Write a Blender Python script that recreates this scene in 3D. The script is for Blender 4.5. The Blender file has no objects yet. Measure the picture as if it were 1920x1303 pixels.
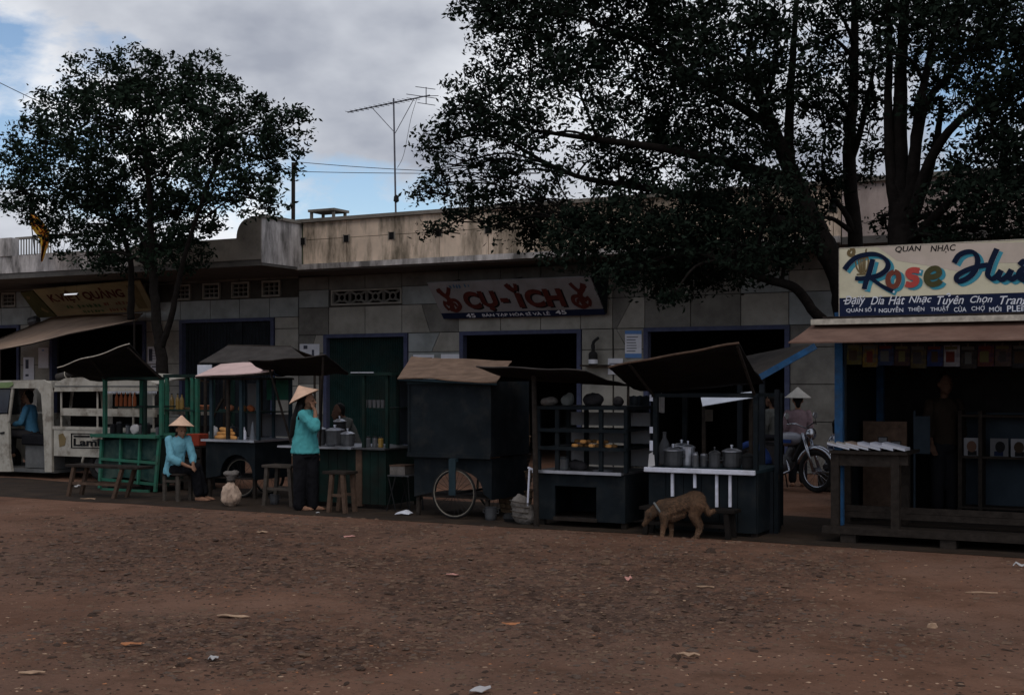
import bpy, bmesh, math, random
import numpy as np
from mathutils import Vector, Matrix, noise as mnoise
random.seed(7)
R = math.radians
scene = bpy.context.scene
col = scene.collection

# ------------------------------------------------------------------ camera
YAW = math.atan2(0.469, 0.883)
CA, SA = math.cos(YAW), math.sin(YAW)
FPX, HOR, CX, EYE = 2400.0, 715.0, 960.0, 1.6
cam_d = bpy.data.cameras.new('camera')
cam = bpy.data.objects.new('camera', cam_d); col.objects.link(cam)
cam.location = (0, 0, EYE); cam.rotation_euler = (R(90), 0, YAW)
cam_d.sensor_width = 36.0; cam_d.lens = 45.0
cam_d.shift_y = 63.5 / 1920.0
cam_d.clip_end = 3000
scene.camera = cam

# ------------------------------------------------------------------ sky
SUN_EL, SUN_AZ = R(54), R(140)          # azimuth measured from +Y (row normal) towards +X
w = bpy.data.worlds.new('World'); scene.world = w; w.use_nodes = True
nt = w.node_tree; nt.nodes.clear()
N = nt.nodes.new; L = nt.links.new
out = N('ShaderNodeOutputWorld')
sky = N('ShaderNodeTexSky'); sky.sky_type = 'NISHITA'; sky.sun_disc = False
sky.sun_elevation = SUN_EL; sky.sun_rotation = SUN_AZ
sky.air_density = 1.0; sky.dust_density = 0.4; sky.ozone_density = 2.0
bg1 = N('ShaderNodeBackground'); bg1.inputs[1].default_value = 0.15
L(sky.outputs[0], bg1.inputs[0])
tc = N('ShaderNodeTexCoord')
cmb = N('ShaderNodeMapping'); L(tc.outputs['Generated'], cmb.inputs[0]); cmb.inputs['Scale'].default_value = (1.0, 1.0, 1.9)
mp = N('ShaderNodeMapping'); L(cmb.outputs[0], mp.inputs[0]); mp.inputs['Location'].default_value = (-0.35, -7.25, 7.70)
n1 = N('ShaderNodeTexNoise'); n1.inputs['Scale'].default_value = 3.2; n1.inputs['Detail'].default_value = 9; n1.inputs['Roughness'].default_value = 0.57; n1.inputs['Distortion'].default_value = 0.15
L(mp.outputs[0], n1.inputs['Vector'])
r1 = N('ShaderNodeValToRGB'); r1.color_ramp.elements[0].position = 0.40; r1.color_ramp.elements[1].position = 0.465
L(n1.outputs[0], r1.inputs[0])
n2 = N('ShaderNodeTexNoise'); n2.inputs['Scale'].default_value = 3.6; n2.inputs['Detail'].default_value = 6; n2.inputs['Roughness'].default_value = 0.5
mp2 = N('ShaderNodeMapping'); L(cmb.outputs[0], mp2.inputs[0]); mp2.inputs['Location'].default_value = (6.58, 0.86, -3.685); L(mp2.outputs[0], n2.inputs['Vector'])
r2 = N('ShaderNodeValToRGB')
r2.color_ramp.elements[0].position = 0.36; r2.color_ramp.elements[0].color = (0.46, 0.495, 0.585, 1)
r2.color_ramp.elements[1].position = 0.66; r2.color_ramp.elements[1].color = (1.30, 1.33, 1.38, 1)
L(n2.outputs[0], r2.inputs[0])
bg2 = N('ShaderNodeBackground'); L(r2.outputs[0], bg2.inputs[0]); bg2.inputs[1].default_value = 1.0
mx = N('ShaderNodeMixShader'); L(r1.outputs[0], mx.inputs[0]); L(bg1.outputs[0], mx.inputs[1]); L(bg2.outputs[0], mx.inputs[2])
L(mx.outputs[0], out.inputs[0])

# ------------------------------------------------------------------ sun (thin cloud: soft)
sl = bpy.data.lights.new('sun', 'SUN'); sl.energy = 0.9; sl.angle = R(24); sl.color = (1.0, 0.90, 0.80)
so = bpy.data.objects.new('sun', sl); col.objects.link(so); so.location = (0, 0, 30)
sd = Vector((math.sin(SUN_AZ) * math.cos(SUN_EL), math.cos(SUN_AZ) * math.cos(SUN_EL), math.sin(SUN_EL)))
so.rotation_euler = sd.to_track_quat('Z', 'Y').to_euler()
# ------------------------------------------------------------------ exposure
vs = scene.view_settings
vs.view_transform = 'Standard'; vs.look = 'None'; vs.exposure = -0.32; vs.gamma = 1.0; vs.use_curve_mapping = False
scene.cycles.use_denoising = True
scene.cycles.max_bounces = 6; scene.cycles.diffuse_bounces = 3; scene.cycles.transparent_max_bounces = 6

# ------------------------------------------------------------------ helpers
def ray(px, py):
    rx = (px - CX) / FPX; rz = (HOR - py) / FPX
    return Vector((CA * rx - SA, SA * rx + CA, rz))
def S(px, py, Y):
    "point of the plane y=Y seen at that place of the photograph"
    r = ray(px, py); t = Y / r.y
    return Vector((r.x * t, Y, EYE + r.z * t))
def G(px, py, z=0.0):
    r = ray(px, py); t = (z - EYE) / r.z
    return Vector((r.x * t, r.y * t, z))
def X(px, Y): return S(px, HOR, Y).x
def Z(px, py, Y): return S(px, py, Y).z

def noise_mat(name, c, rough=0.85, var=0.25, scale=5.0, metal=0.0, bump=0.0, bscale=40.0, dirt=None, dirt_amt=0.5, dscale=1.3, streak=False, island=0.0, spec=0.06, dpos=0.46, c2=None, emit=0.0):
    m = bpy.data.materials.new(name); m.use_nodes = True
    t = m.node_tree; b = t.nodes['Principled BSDF']
    b.inputs['Roughness'].default_value = rough; b.inputs['Metallic'].default_value = metal
    b.inputs['Specular IOR Level'].default_value = spec
    A = t.nodes.new; K = t.links.new
    tc = A('ShaderNodeTexCoord')
    n = A('ShaderNodeTexNoise'); n.inputs['Scale'].default_value = scale; n.inputs['Detail'].default_value = 5; n.inputs['Roughness'].default_value = 0.6
    K(tc.outputs['Object'], n.inputs['Vector'])
    rp = A('ShaderNodeValToRGB'); rp.color_ramp.elements[0].position = 0.3; rp.color_ramp.elements[1].position = 0.7
    lo = c2 if c2 else [max(0, v * (1 - var)) for v in c]
    hi = c if c2 else [min(1, v * (1 + var)) for v in c]
    rp.color_ramp.elements[0].color = (*lo, 1); rp.color_ramp.elements[1].color = (*hi, 1)
    K(n.outputs[0], rp.inputs[0]); cur = rp.outputs[0]
    if dirt:
        n3 = A('ShaderNodeTexNoise'); n3.inputs['Scale'].default_value = dscale; n3.inputs['Detail'].default_value = 7; n3.inputs['Roughness'].default_value = 0.65
        if streak:
            mpp = A('ShaderNodeMapping'); mpp.inputs['Scale'].default_value = (2.0, 2.0, 0.5); K(tc.outputs['Object'], mpp.inputs[0]); K(mpp.outputs[0], n3.inputs['Vector'])
        else: K(tc.outputs['Object'], n3.inputs['Vector'])
        r3 = A('ShaderNodeValToRGB'); r3.color_ramp.elements[0].position = dpos; r3.color_ramp.elements[1].position = dpos + 0.22
        r3.color_ramp.elements[1].color = (dirt_amt,) * 3 + (1,)
        K(n3.outputs[0], r3.inputs[0])
        mxn = A('ShaderNodeMix'); mxn.data_type = 'RGBA'; K(r3.outputs[0], mxn.inputs[0]); K(cur, mxn.inputs[6]); mxn.inputs[7].default_value = (*dirt, 1); cur = mxn.outputs[2]
    if island:
        g = A('ShaderNodeNewGeometry'); hs = A('ShaderNodeHueSaturation'); mr = A('ShaderNodeMapRange')
        mr.inputs[3].default_value = 1 - island; mr.inputs[4].default_value = 1 + island
        K(g.outputs['Random Per Island'], mr.inputs[0]); K(mr.outputs[0], hs.inputs['Value']); K(cur, hs.inputs['Color']); cur = hs.outputs[0]
    K(cur, b.inputs['Base Color'])
    if emit:
        K(cur, b.inputs['Emission Color']); b.inputs['Emission Strength'].default_value = emit
    if bump:
        nb = A('ShaderNodeTexNoise'); nb.inputs['Scale'].default_value = bscale; nb.inputs['Detail'].default_value = 4; K(tc.outputs['Object'], nb.inputs['Vector'])
        bp = A('ShaderNodeBump'); bp.inputs['Strength'].default_value = bump; bp.inputs['Distance'].default_value = 0.02
        K(nb.outputs[0], bp.inputs['Height']); K(bp.outputs[0], b.inputs['Normal'])
    return m

M = {}
def mk(key, *a, **k): M[key] = noise_mat(key, *a, **k); return M[key]

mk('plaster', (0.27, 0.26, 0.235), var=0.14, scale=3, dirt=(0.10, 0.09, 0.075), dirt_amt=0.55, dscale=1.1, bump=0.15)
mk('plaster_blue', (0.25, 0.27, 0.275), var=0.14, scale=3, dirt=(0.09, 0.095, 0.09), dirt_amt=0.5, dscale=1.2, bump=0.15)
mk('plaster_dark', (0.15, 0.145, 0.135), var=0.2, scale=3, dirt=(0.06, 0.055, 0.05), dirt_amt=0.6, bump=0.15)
mk('joint', (0.055, 0.052, 0.048), var=0.2)
mk('parapet', (0.70, 0.56, 0.44), var=0.16, scale=2.2, dirt=(0.10, 0.085, 0.06), dirt_amt=0.9, dscale=1.5, streak=True, bump=0.2, dpos=0.40)
mk('parapet_white', (0.52, 0.49, 0.48), var=0.15, scale=2.4, dirt=(0.09, 0.085, 0.08), dirt_amt=0.9, dscale=1.7, streak=True, bump=0.2, dpos=0.40)
mk('parapet_pink', (0.45, 0.37, 0.34), var=0.12, scale=2.4, dirt=(0.12, 0.10, 0.09), dirt_amt=0.7, dscale=1.2, streak=True, bump=0.2)
mk('concrete', (0.22, 0.20, 0.175), var=0.25, scale=4, dirt=(0.06, 0.055, 0.045), dirt_amt=0.8, dscale=2.0, bump=0.25)
mk('moss_joint', (0.10, 0.11, 0.07), var=0.3)
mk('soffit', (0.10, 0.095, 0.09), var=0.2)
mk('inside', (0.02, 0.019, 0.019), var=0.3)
mk('blue_frame', (0.055, 0.064, 0.115), var=0.2, scale=9, dirt=(0.08, 0.08, 0.1), dirt_amt=0.4)
mk('gate_green', (0.010, 0.028, 0.027), rough=0.5, var=0.3, scale=6, dirt=(0.03, 0.03, 0.025))
mk('gate_dark', (0.014, 0.017, 0.021), rough=0.6, var=0.3)
mk('paper', (0.55, 0.56, 0.62), var=0.08, scale=8)
mk('paper_print', (0.06, 0.065, 0.09), var=0.3)
mk('poster_blue', (0.10, 0.20, 0.42), var=0.15)
mk('green_paint', (0.026, 0.115, 0.078), rough=0.55, var=0.22, scale=14, dirt=(0.05, 0.09, 0.065), dirt_amt=0.7, dscale=6)
mk('green_panel', (0.013, 0.038, 0.035), rough=0.6, var=0.35, scale=8, dirt=(0.06, 0.075, 0.06), dirt_amt=0.6, dscale=4)
mk('dkgreen_panel', (0.009, 0.021, 0.018), rough=0.7, var=0.3, scale=8, dirt=(0.018, 0.017, 0.015), dirt_amt=0.7, dscale=3)
mk('navy_panel', (0.010, 0.0135, 0.0165), rough=0.7, var=0.25, scale=5, dirt=(0.030, 0.030, 0.029), dirt_amt=0.6, dscale=5.5, dpos=.5)
mk('navy_trim', (0.02, 0.034, 0.042), rough=0.6, var=0.25, scale=9)
mk('blue_post', (0.025, 0.085, 0.19), rough=0.6, var=0.25, scale=12, dirt=(0.05, 0.06, 0.07), dirt_amt=0.6, dscale=5)
mk('wood_dark', (0.026, 0.021, 0.018), rough=0.85, var=0.35, scale=18, bump=0.2)
mk('wood_grey', (0.062, 0.052, 0.044), rough=0.9, var=0.3, scale=18, bump=0.2)
mk('wood_brown', (0.085, 0.055, 0.04), rough=0.85, var=0.3, scale=14, bump=0.2)
mk('tarp_dark', (0.014, 0.013, 0.013), rough=0.85, var=0.3, scale=5, dirt=(0.022, 0.019, 0.017), dirt_amt=0.6, dscale=2.5)
mk('tarp_grey', (0.052, 0.046, 0.043), rough=0.9, var=0.22, scale=5, dirt=(0.03, 0.028, 0.026), dirt_amt=0.6, dscale=2.0)
mk('tarp_pink', (0.60, 0.43, 0.40), rough=0.9, var=0.08, scale=3, dirt=(0.33, 0.24, 0.21), dirt_amt=0.5, dscale=2.2)
mk('tarp_tan', (0.33, 0.235, 0.175), rough=0.9, var=0.15, scale=3, dirt=(0.14, 0.10, 0.08), dirt_amt=0.6, dscale=1.6)
mk('rust_sheet', (0.16, 0.105, 0.075), rough=0.85, var=0.25, scale=7, dirt=(0.10, 0.065, 0.045), dirt_amt=0.7, dscale=3.0, bump=0.15)
mk('rust_red', (0.145, 0.088, 0.068), rough=0.85, var=0.22, scale=6, dirt=(0.11, 0.06, 0.045), dirt_amt=0.6, dscale=2.0)
mk('edge_light', (0.42, 0.38, 0.32), rough=0.7, var=0.3, scale=20)
mk('white_paint', (0.60, 0.61, 0.70), rough=0.6, var=0.12, scale=10, dirt=(0.30, 0.29, 0.30), dirt_amt=0.5, dscale=6)
mk('alu', (0.42, 0.43, 0.48), rough=0.38, var=0.15, scale=8, metal=0.85)
mk('tin', (0.060, 0.061, 0.066), rough=0.45, var=0.3, scale=8, metal=0.3, spec=.3)
mk('pot_black', (0.018, 0.018, 0.019), rough=0.55, var=0.3)
mk('iron', (0.022, 0.022, 0.023), rough=0.6, var=0.3, metal=0.3)
mk('tyre', (0.018, 0.017, 0.017), rough=0.9, var=0.3, scale=20)
mk('rim', (0.16, 0.145, 0.12), rough=0.5, var=0.3, scale=20, metal=0.4)
mk('glassware', (0.08, 0.083, 0.092), rough=0.2, var=0.2, spec=0.6)
mk('milkglass', (0.10, 0.10, 0.108), rough=0.7, var=0.25, scale=3, dirt=(0.09, 0.085, 0.08), dirt_amt=0.7, dscale=3)
mk('bread', (0.55, 0.27, 0.09), rough=0.8, var=0.25, scale=10)
mk('fried', (0.16, 0.085, 0.035), rough=0.8, var=0.4, scale=14)
mk('orange', (0.26, 0.075, 0.03), rough=0.5, var=0.25, scale=10)
mk('red_box', (0.26, 0.045, 0.025), rough=0.7, var=0.2)
mk('basket', (0.15, 0.10, 0.062), rough=0.9, var=0.35, scale=25, bump=0.4)
mk('clay', (0.42, 0.16, 0.085), rough=0.8, var=0.2)
mk('sack', (0.42, 0.31, 0.24), rough=0.95, var=0.2, scale=7, bump=0.3, dirt=(0.2, 0.13, 0.09), dirt_amt=0.6, dscale=5)
mk('sack_grey', (0.14, 0.125, 0.115), rough=0.95, var=0.3, scale=10, bump=0.4)
mk('cloth_dark', (0.03, 0.028, 0.03), rough=0.95, var=0.3)
mk('cloth_white', (0.40, 0.385, 0.385), rough=0.95, var=0.15)
mk('bottle_yellow', (0.25, 0.15, 0.03), rough=0.3, var=0.2, spec=0.5)
mk('white_plastic', (0.62, 0.63, 0.72), rough=0.5, var=0.06)
mk('skin', (0.24, 0.13, 0.085), rough=0.6, var=0.08)
mk('hair', (0.010, 0.009, 0.009), rough=0.5, var=0.2, scale=20)
mk('teal_cloth', (0.075, 0.32, 0.335), rough=0.85, var=0.12, scale=9, bump=0.12, bscale=14)
mk('ltblue_cloth', (0.14, 0.34, 0.42), rough=0.85, var=0.15, scale=9, bump=0.12, bscale=14)
mk('blue_cloth', (0.06, 0.17, 0.27), rough=0.9, var=0.15)
mk('black_cloth', (0.009, 0.009, 0.011), rough=0.8, var=0.3)
mk('pink_cloth', (0.18, 0.125, 0.14), rough=0.9, var=0.2, scale=14)
mk('grey_cloth', (0.14, 0.145, 0.14), rough=0.9, var=0.2)
mk('brown_cloth', (0.035, 0.025, 0.018), rough=0.9, var=0.2)
mk('straw', (0.64, 0.42, 0.30), rough=0.8, var=0.14, scale=12, bump=0.1)
mk('straw_grey', (0.38, 0.36, 0.33), rough=0.8, var=0.12, scale=12)
mk('sandal', (0.04, 0.03, 0.03), var=0.2)
mk('lambro_cream', (0.36, 0.335, 0.29), rough=0.6, var=0.14, scale=6, dirt=(0.095, 0.07, 0.05), dirt_amt=0.9, dscale=4.0, bump=0.08, dpos=0.49)
mk('lambro_green', (0.16, 0.22, 0.10), rough=0.6, var=0.2)
mk('lambro_in', (0.10, 0.10, 0.10), rough=0.8, var=0.3)
mk('glass_dark', (0.02, 0.03, 0.045), rough=0.12, var=0.2, spec=0.6)
mk('bark', (0.012, 0.010, 0.009), rough=0.95, var=0.35, scale=14, bump=0.5, bscale=30)
mk('leaf', (0.015, 0.024, 0.016), rough=0.6, var=0.3, scale=1.5, island=0.4, spec=0.0)
mk('leaf_dark', (0.012, 0.018, 0.013), rough=0.6, var=0.3, scale=1.5, island=0.4, spec=0.0)
mk('cream_sign', (0.60, 0.565, 0.42), rough=0.7, var=0.05, scale=3, dirt=(0.30, 0.27, 0.19), dirt_amt=0.5, dscale=1.6)
mk('cream_pink', (0.52, 0.44, 0.38), rough=0.7, var=0.05, scale=3, dirt=(0.30, 0.27, 0.2), dirt_amt=0.4, dscale=2)
mk('sign_grey', (0.22, 0.215, 0.225), rough=0.8, var=0.12, scale=3, dirt=(0.15, 0.14, 0.13), dirt_amt=0.6, dscale=2.0)
mk('sign_tan', (0.26, 0.21, 0.12), rough=0.8, var=0.12, scale=3, dirt=(0.16, 0.13, 0.08), dirt_amt=0.5, dscale=2.0)
mk('ink_navy', (0.008, 0.014, 0.035), var=0.15)
mk('band_navy', (0.012, 0.018, 0.045), var=0.2)
mk('ink_teal', (0.05, 0.25, 0.33), var=0.15)
mk('ink_white', (0.60, 0.62, 0.68), var=0.1)
mk('ink_red', (0.42, 0.07, 0.06), var=0.15)
mk('ink_dred', (0.075, 0.020, 0.016), var=0.25)
mk('ink_maroon', (0.16, 0.05, 0.035), var=0.15)
mk('ink_olive', (0.07, 0.065, 0.03), var=0.15)
mk('ink_brown', (0.15, 0.11, 0.055), var=0.2)
mk('ink_black', (0.012, 0.012, 0.013), var=0.2)
mk('ink_green', (0.05, 0.09, 0.04), var=0.2)
mk('ink_blue', (0.05, 0.10, 0.17), var=0.2)
mk('flag_yellow', (0.55, 0.33, 0.04), rough=0.9, var=0.12)
mk('flag_red', (0.35, 0.05, 0.02), rough=0.9, var=0.12)
mk('tube_lamp', (0.9, 0.9, 0.95), rough=0.4, var=0.02, emit=0.8)
mk('fur', (0.16, 0.092, 0.056), rough=0.95, var=0.35, scale=9, bump=0.7, bscale=90, dirt=(0.030, 0.024, 0.019), dirt_amt=0.9, dscale=4.5)
mk('fur_dark', (0.05, 0.036, 0.027), rough=0.95, var=0.3, scale=9, bump=0.6, bscale=90)
mk('corr_white', (0.45, 0.48, 0.55), rough=0.5, var=0.15)
mk('moto_white', (0.2, 0.205, 0.24), rough=0.3, var=0.08, spec=.4)
mk('moto_blue', (0.02, 0.045, 0.16), rough=0.3, var=0.1)
mk('chrome', (0.32, 0.33, 0.37), rough=0.25, var=0.1, metal=1.0)
mk('cable', (0.03, 0.03, 0.035), rough=0.7, var=0.1)
mk('antenna_metal', (0.12, 0.12, 0.14), rough=0.5, var=0.2, metal=0.5)
mk('stone_a', (0.140, 0.090, 0.062), rough=0.95, var=0.3, scale=14, bump=0.3)
mk('stone_b', (0.105, 0.074, 0.058), rough=0.95, var=0.3, scale=14, bump=0.3)
mk('stone_c', (0.058, 0.038, 0.029), rough=0.95, var=0.3, scale=14, bump=0.3)
mk('shade_soil', (0.036, 0.025, 0.018), rough=1.0, var=0.35, scale=3, bump=0.5, bscale=14, dirt=(0.022, 0.018, 0.016), dirt_amt=0.8, dscale=1.6, spec=0.1)  # dark dirt colour standing in for the shade beneath the carts
mk('record_back', (0.025, 0.034, 0.044), var=0.2)
mk('frosted', (0.20, 0.20, 0.215), rough=0.7, var=0.2, scale=3, dirt=(0.12, 0.115, 0.11), dirt_amt=0.7, dscale=3)
mk('dull_cloth', (0.06, 0.062, 0.06), rough=.9, var=.2)
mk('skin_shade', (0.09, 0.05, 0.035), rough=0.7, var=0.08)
mk('dim_shirt', (0.022, 0.016, 0.012), rough=.9, var=.2)
mk('sleeve_dim', (0.19, 0.19, 0.205), var=.2)
mk('bench_black', (0.014, 0.012, 0.011), var=.3)
mk('scrap_pink', (0.50, 0.25, 0.21), var=0.2, scale=20)
mk('scrap_tan', (0.36, 0.24, 0.16), var=0.25, scale=20)
mk('scrap_orange', (0.36, 0.15, 0.07), var=0.25, scale=20)

# check cloth and ground are special
def check_mat():
    m = bpy.data.materials.new('checked_cloth'); m.use_nodes = True; t = m.node_tree; b = t.nodes['Principled BSDF']
    c = t.nodes.new('ShaderNodeTexChecker'); c.inputs['Scale'].default_value = 22
    c.inputs['Color1'].default_value = (0.45, 0.47, 0.52, 1); c.inputs['Color2'].default_value = (0.03, 0.035, 0.07, 1)
    tc = t.nodes.new('ShaderNodeTexCoord'); t.links.new(tc.outputs['Object'], c.inputs['Vector']); t.links.new(c.outputs[0], b.inputs['Base Color']); b.inputs['Roughness'].default_value = 0.9
    M['checked'] = m
check_mat()
def ground_mat():
    m = bpy.data.materials.new('red_dirt'); m.use_nodes = True; t = m.node_tree; b = t.nodes['Principled BSDF']
    A = t.nodes.new; K = t.links.new; b.inputs['Roughness'].default_value = 1.0; b.inputs['Specular IOR Level'].default_value = 0.1
    g = A('ShaderNodeTexCoord')
    def ns(sc, det=6, ro=0.6):
        n = A('ShaderNodeTexNoise'); n.inputs['Scale'].default_value = sc; n.inputs['Detail'].default_value = det; n.inputs['Roughness'].default_value = ro; K(g.outputs['Object'], n.inputs['Vector']); return n.outputs[0]
    def ramp(src, p0, c0, p1, c1):
        r = A('ShaderNodeValToRGB'); r.color_ramp.elements[0].position = p0; r.color_ramp.elements[1].position = p1; r.color_ramp.elements[0].color = (*c0, 1); r.color_ramp.elements[1].color = (*c1, 1); K(src, r.inputs[0]); return r.outputs[0]
    def mix(f, a, bb):
        x = A('ShaderNodeMix'); x.data_type = 'RGBA'; K(f, x.inputs[0]); K(a, x.inputs[6])
        if isinstance(bb, tuple): x.inputs[7].default_value = (*bb, 1)
        else: K(bb, x.inputs[7])
        return x.outputs[2]
    c = ramp(ns(0.9, 8, .62), 0.32, (0.115, 0.058, 0.037), 0.70, (0.205, 0.110, 0.072))
    c = mix(ramp(ns(0.45, 5), 0.45, (0, 0, 0), 0.68, (.75, .75, .75)), c, (0.128, 0.080, 0.060))
    c = mix(ramp(ns(2.3, 7, .7), 0.50, (0, 0, 0), 0.72, (.8, .8, .8)), c, (0.070, 0.036, 0.021))
    c = mix(ramp(ns(24, 4, .7), 0.56, (0, 0, 0), 0.76, (.85, .85, .85)), c, (0.045, 0.030, 0.024))
    c = mix(ramp(ns(34, 3, .7), 0.60, (0, 0, 0), 0.74, (.6, .6, .6)), c, (0.23, 0.145, 0.095))
    at = A('ShaderNodeAttribute'); at.attribute_name = 'rubble'
    fm = A('ShaderNodeMath'); fm.operation = 'MULTIPLY'; K(at.outputs['Fac'], fm.inputs[0]); K(ramp(ns(6.0, 6, .7), 0.38, (0.1,) * 3, 0.58, (.86,) * 3), fm.inputs[1])
    c = mix(fm.outputs[0], c, ramp(ns(13, 4, .7), 0.35, (0.028, 0.018, 0.014), 0.7, (0.105, 0.064, 0.047)))
    K(c, b.inputs['Base Color'])
    bp = A('ShaderNodeBump'); bp.inputs['Strength'].default_value = 0.8; bp.inputs['Distance'].default_value = 0.03; K(ns(18, 6, .7), bp.inputs['Height']); K(bp.outputs[0], b.inputs['Normal'])
    M['dirt'] = m
ground_mat()

ORIG = {}
def root(name, label, cat, loc, group=None, rz=0.0, kind=None):
    o = bpy.data.objects.new(name, None); col.objects.link(o); o.empty_display_size = 0.2
    o.location = loc; o.rotation_euler = (0, 0, rz)
    tag(o, label, cat, group, kind); ORIG[o] = Vector(loc); return o
def tag(o, label=None, cat=None, group=None, kind=None):
    if label: o['label'] = label
    if cat: o['category'] = cat
    if group: o['group'] = group
    if kind: o['kind'] = kind
    return o

class MB:
    def __init__(s): s.v = []; s.f = []; s.m = []
    def add(s, vs, fs, mi=0):
        k = len(s.v); s.v += [tuple(v) for v in vs]; s.f += [tuple(i + k for i in f) for f in fs]; s.m += [mi] * len(fs); return s
    def box(s, x0, x1, y0, y1, z0, z1, mi=0):
        return s.add([(x0, y0, z0), (x1, y0, z0), (x1, y1, z0), (x0, y1, z0), (x0, y0, z1), (x1, y0, z1), (x1, y1, z1), (x0, y1, z1)],
                     [(0, 3, 2, 1), (4, 5, 6, 7), (0, 1, 5, 4), (1, 2, 6, 5), (2, 3, 7, 6), (3, 0, 4, 7)], mi)
    def fbox(s, p0, p1, q0, q1, Y0, Y1, mi=0):
        "box whose front face fills that photograph rectangle at depth Y0; q1 None = down to the ground"
        pm = (p0 + p1) / 2
        return s.box(X(p0, Y0), X(p1, Y0), Y0, Y1, 0.0 if q1 is None else Z(pm, q1, Y0), Z(pm, q0, Y0), mi)
    def bar(s, a, b, wx, wy=None, mi=0, up=(0, 0, 1)):
        a = Vector(a); b = Vector(b); d = (b - a).normalized(); wy = wy or wx
        u = Vector(up)
        if abs(d.dot(u)) > 0.95: u = Vector((0, 1, 0))
        x = d.cross(u).normalized(); y = x.cross(d)
        vs = [p + x * sx * wx / 2 + y * sy * wy / 2 for p in (a, b) for sx, sy in ((-1, -1), (1, -1), (1, 1), (-1, 1))]
        return s.add(vs, [(3, 2, 1, 0), (4, 5, 6, 7), (0, 1, 5, 4), (1, 2, 6, 5), (2, 3, 7, 6), (3, 0, 4, 7)], mi)
    def tube(s, pts, rad, n=8, mi=0, cap=True):
        pts = [Vector(p) for p in pts]; k = len(pts)
        if not isinstance(rad, (list, tuple)): rad = [rad] * k
        rings = []; px = None
        for i, p in enumerate(pts):
            d = (pts[min(i + 1, k - 1)] - pts[max(i - 1, 0)])
            d = d.normalized() if d.length > 1e-9 else Vector((0, 0, 1))
            if px is None:
                u = Vector((0, 0, 1)) if abs(d.z) < 0.9 else Vector((1, 0, 0))
                px = (u - d * u.dot(d)).normalized()
            else:
                px = px - d * px.dot(d)
                px = px.normalized() if px.length > 1e-6 else d.orthogonal().normalized()
            py = d.cross(px)
            rings.append([p + (px * math.cos(6.28318 * j / n) + py * math.sin(6.28318 * j / n)) * rad[i] for j in range(n)])
        vs = [v for r in rings for v in r]
        fs = [(i * n + j, i * n + (j + 1) % n, (i + 1) * n + (j + 1) % n, (i + 1) * n + j) for i in range(k - 1) for j in range(n)]
        if cap: fs += [tuple(reversed(range(n))), tuple((k - 1) * n + j for j in range(n))]
        return s.add(vs, fs, mi)
    def lathe(s, prof, c=(0, 0, 0), n=16, mi=0, sx=1, sy=1, rot=None):
        c = Vector(c); vs = []
        for (r, z) in prof:
            for j in range(n):
                p = Vector((r * sx * math.cos(6.28318 * j / n), r * sy * math.sin(6.28318 * j / n), z))
                if rot: p = rot @ p
                vs.append(c + p)
        k = len(prof)
        fs = [(i * n + j, i * n + (j + 1) % n, (i + 1) * n + (j + 1) % n, (i + 1) * n + j) for i in range(k - 1) for j in range(n)]
        fs += [tuple(reversed(range(n))), tuple((k - 1) * n + j for j in range(n))]
        return s.add(vs, fs, mi)
    def prism(s, poly, Y0, Y1, mi=0):
        "polygon of (x,z) extruded from Y0 to Y1"
        n = len(poly)
        vs = [(p[0], Y0, p[1]) for p in poly] + [(p[0], Y1, p[1]) for p in poly]
        return s.add(vs, [tuple(range(n)), tuple(reversed(range(n, 2 * n)))] + [(j, j + n, (j + 1) % n + n, (j + 1) % n) for j in range(n)], mi)
    def ring(s, c, axis, R0, r, n=28, k=6, mi=0):
        c = Vector(c); a = Vector(axis).normalized(); u = a.orthogonal().normalized(); v_ = a.cross(u)
        vs = []
        for i in range(n):
            t = 6.28318 * i / n; d = u * math.cos(t) + v_ * math.sin(t)
            for j in range(k):
                q = 6.28318 * j / k; vs.append(c + d * (R0 + r * math.cos(q)) + a * r * math.sin(q))
        fs = [(i * k + j, ((i + 1) % n) * k + j, ((i + 1) % n) * k + (j + 1) % k, i * k + (j + 1) % k) for i in range(n) for j in range(k)]
        return s.add(vs, fs, mi)
    def patch(s, A, B, thick=0.01, nv=6, sag=0.0, rough=0.0, mi=0, seed=0):
        "ruled sheet between polyline A and polyline B with sag, slight ripples and thickness"
        rnd = random.Random(seed); na = len(A)
        vs = []
        for j in range(nv + 1):
            t = j / nv
            for i in range(na):
                p = Vector(A[i]).lerp(Vector(B[i]), t)
                u = i / (na - 1)
                p.z -= sag * math.sin(math.pi * t) * (0.4 + 0.6 * math.sin(math.pi * u))
                if rough: p.z += rough * mnoise.noise(Vector((p.x * 2.3, p.y * 2.3, seed)))
                vs.append(p)
        n = len(vs); top = [v + Vector((0, 0, thick)) for v in vs]
        fs = []
        for j in range(nv):
            for i in range(na - 1):
                q = (j * na + i, j * na + i + 1, (j + 1) * na + i + 1, (j + 1) * na + i)
                fs.append(q); fs.append(tuple(n + k for k in reversed(q)))
        bd = [i for i in range(na)] + [j * na + na - 1 for j in range(1, nv + 1)] + [nv * na + i for i in range(na - 2, -1, -1)] + [j * na for j in range(nv - 1, 0, -1)]
        for a, b in zip(bd, bd[1:] + bd[:1]): fs.append((a, b, n + b, n + a))
        return s.add(vs + top, fs, mi)
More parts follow.
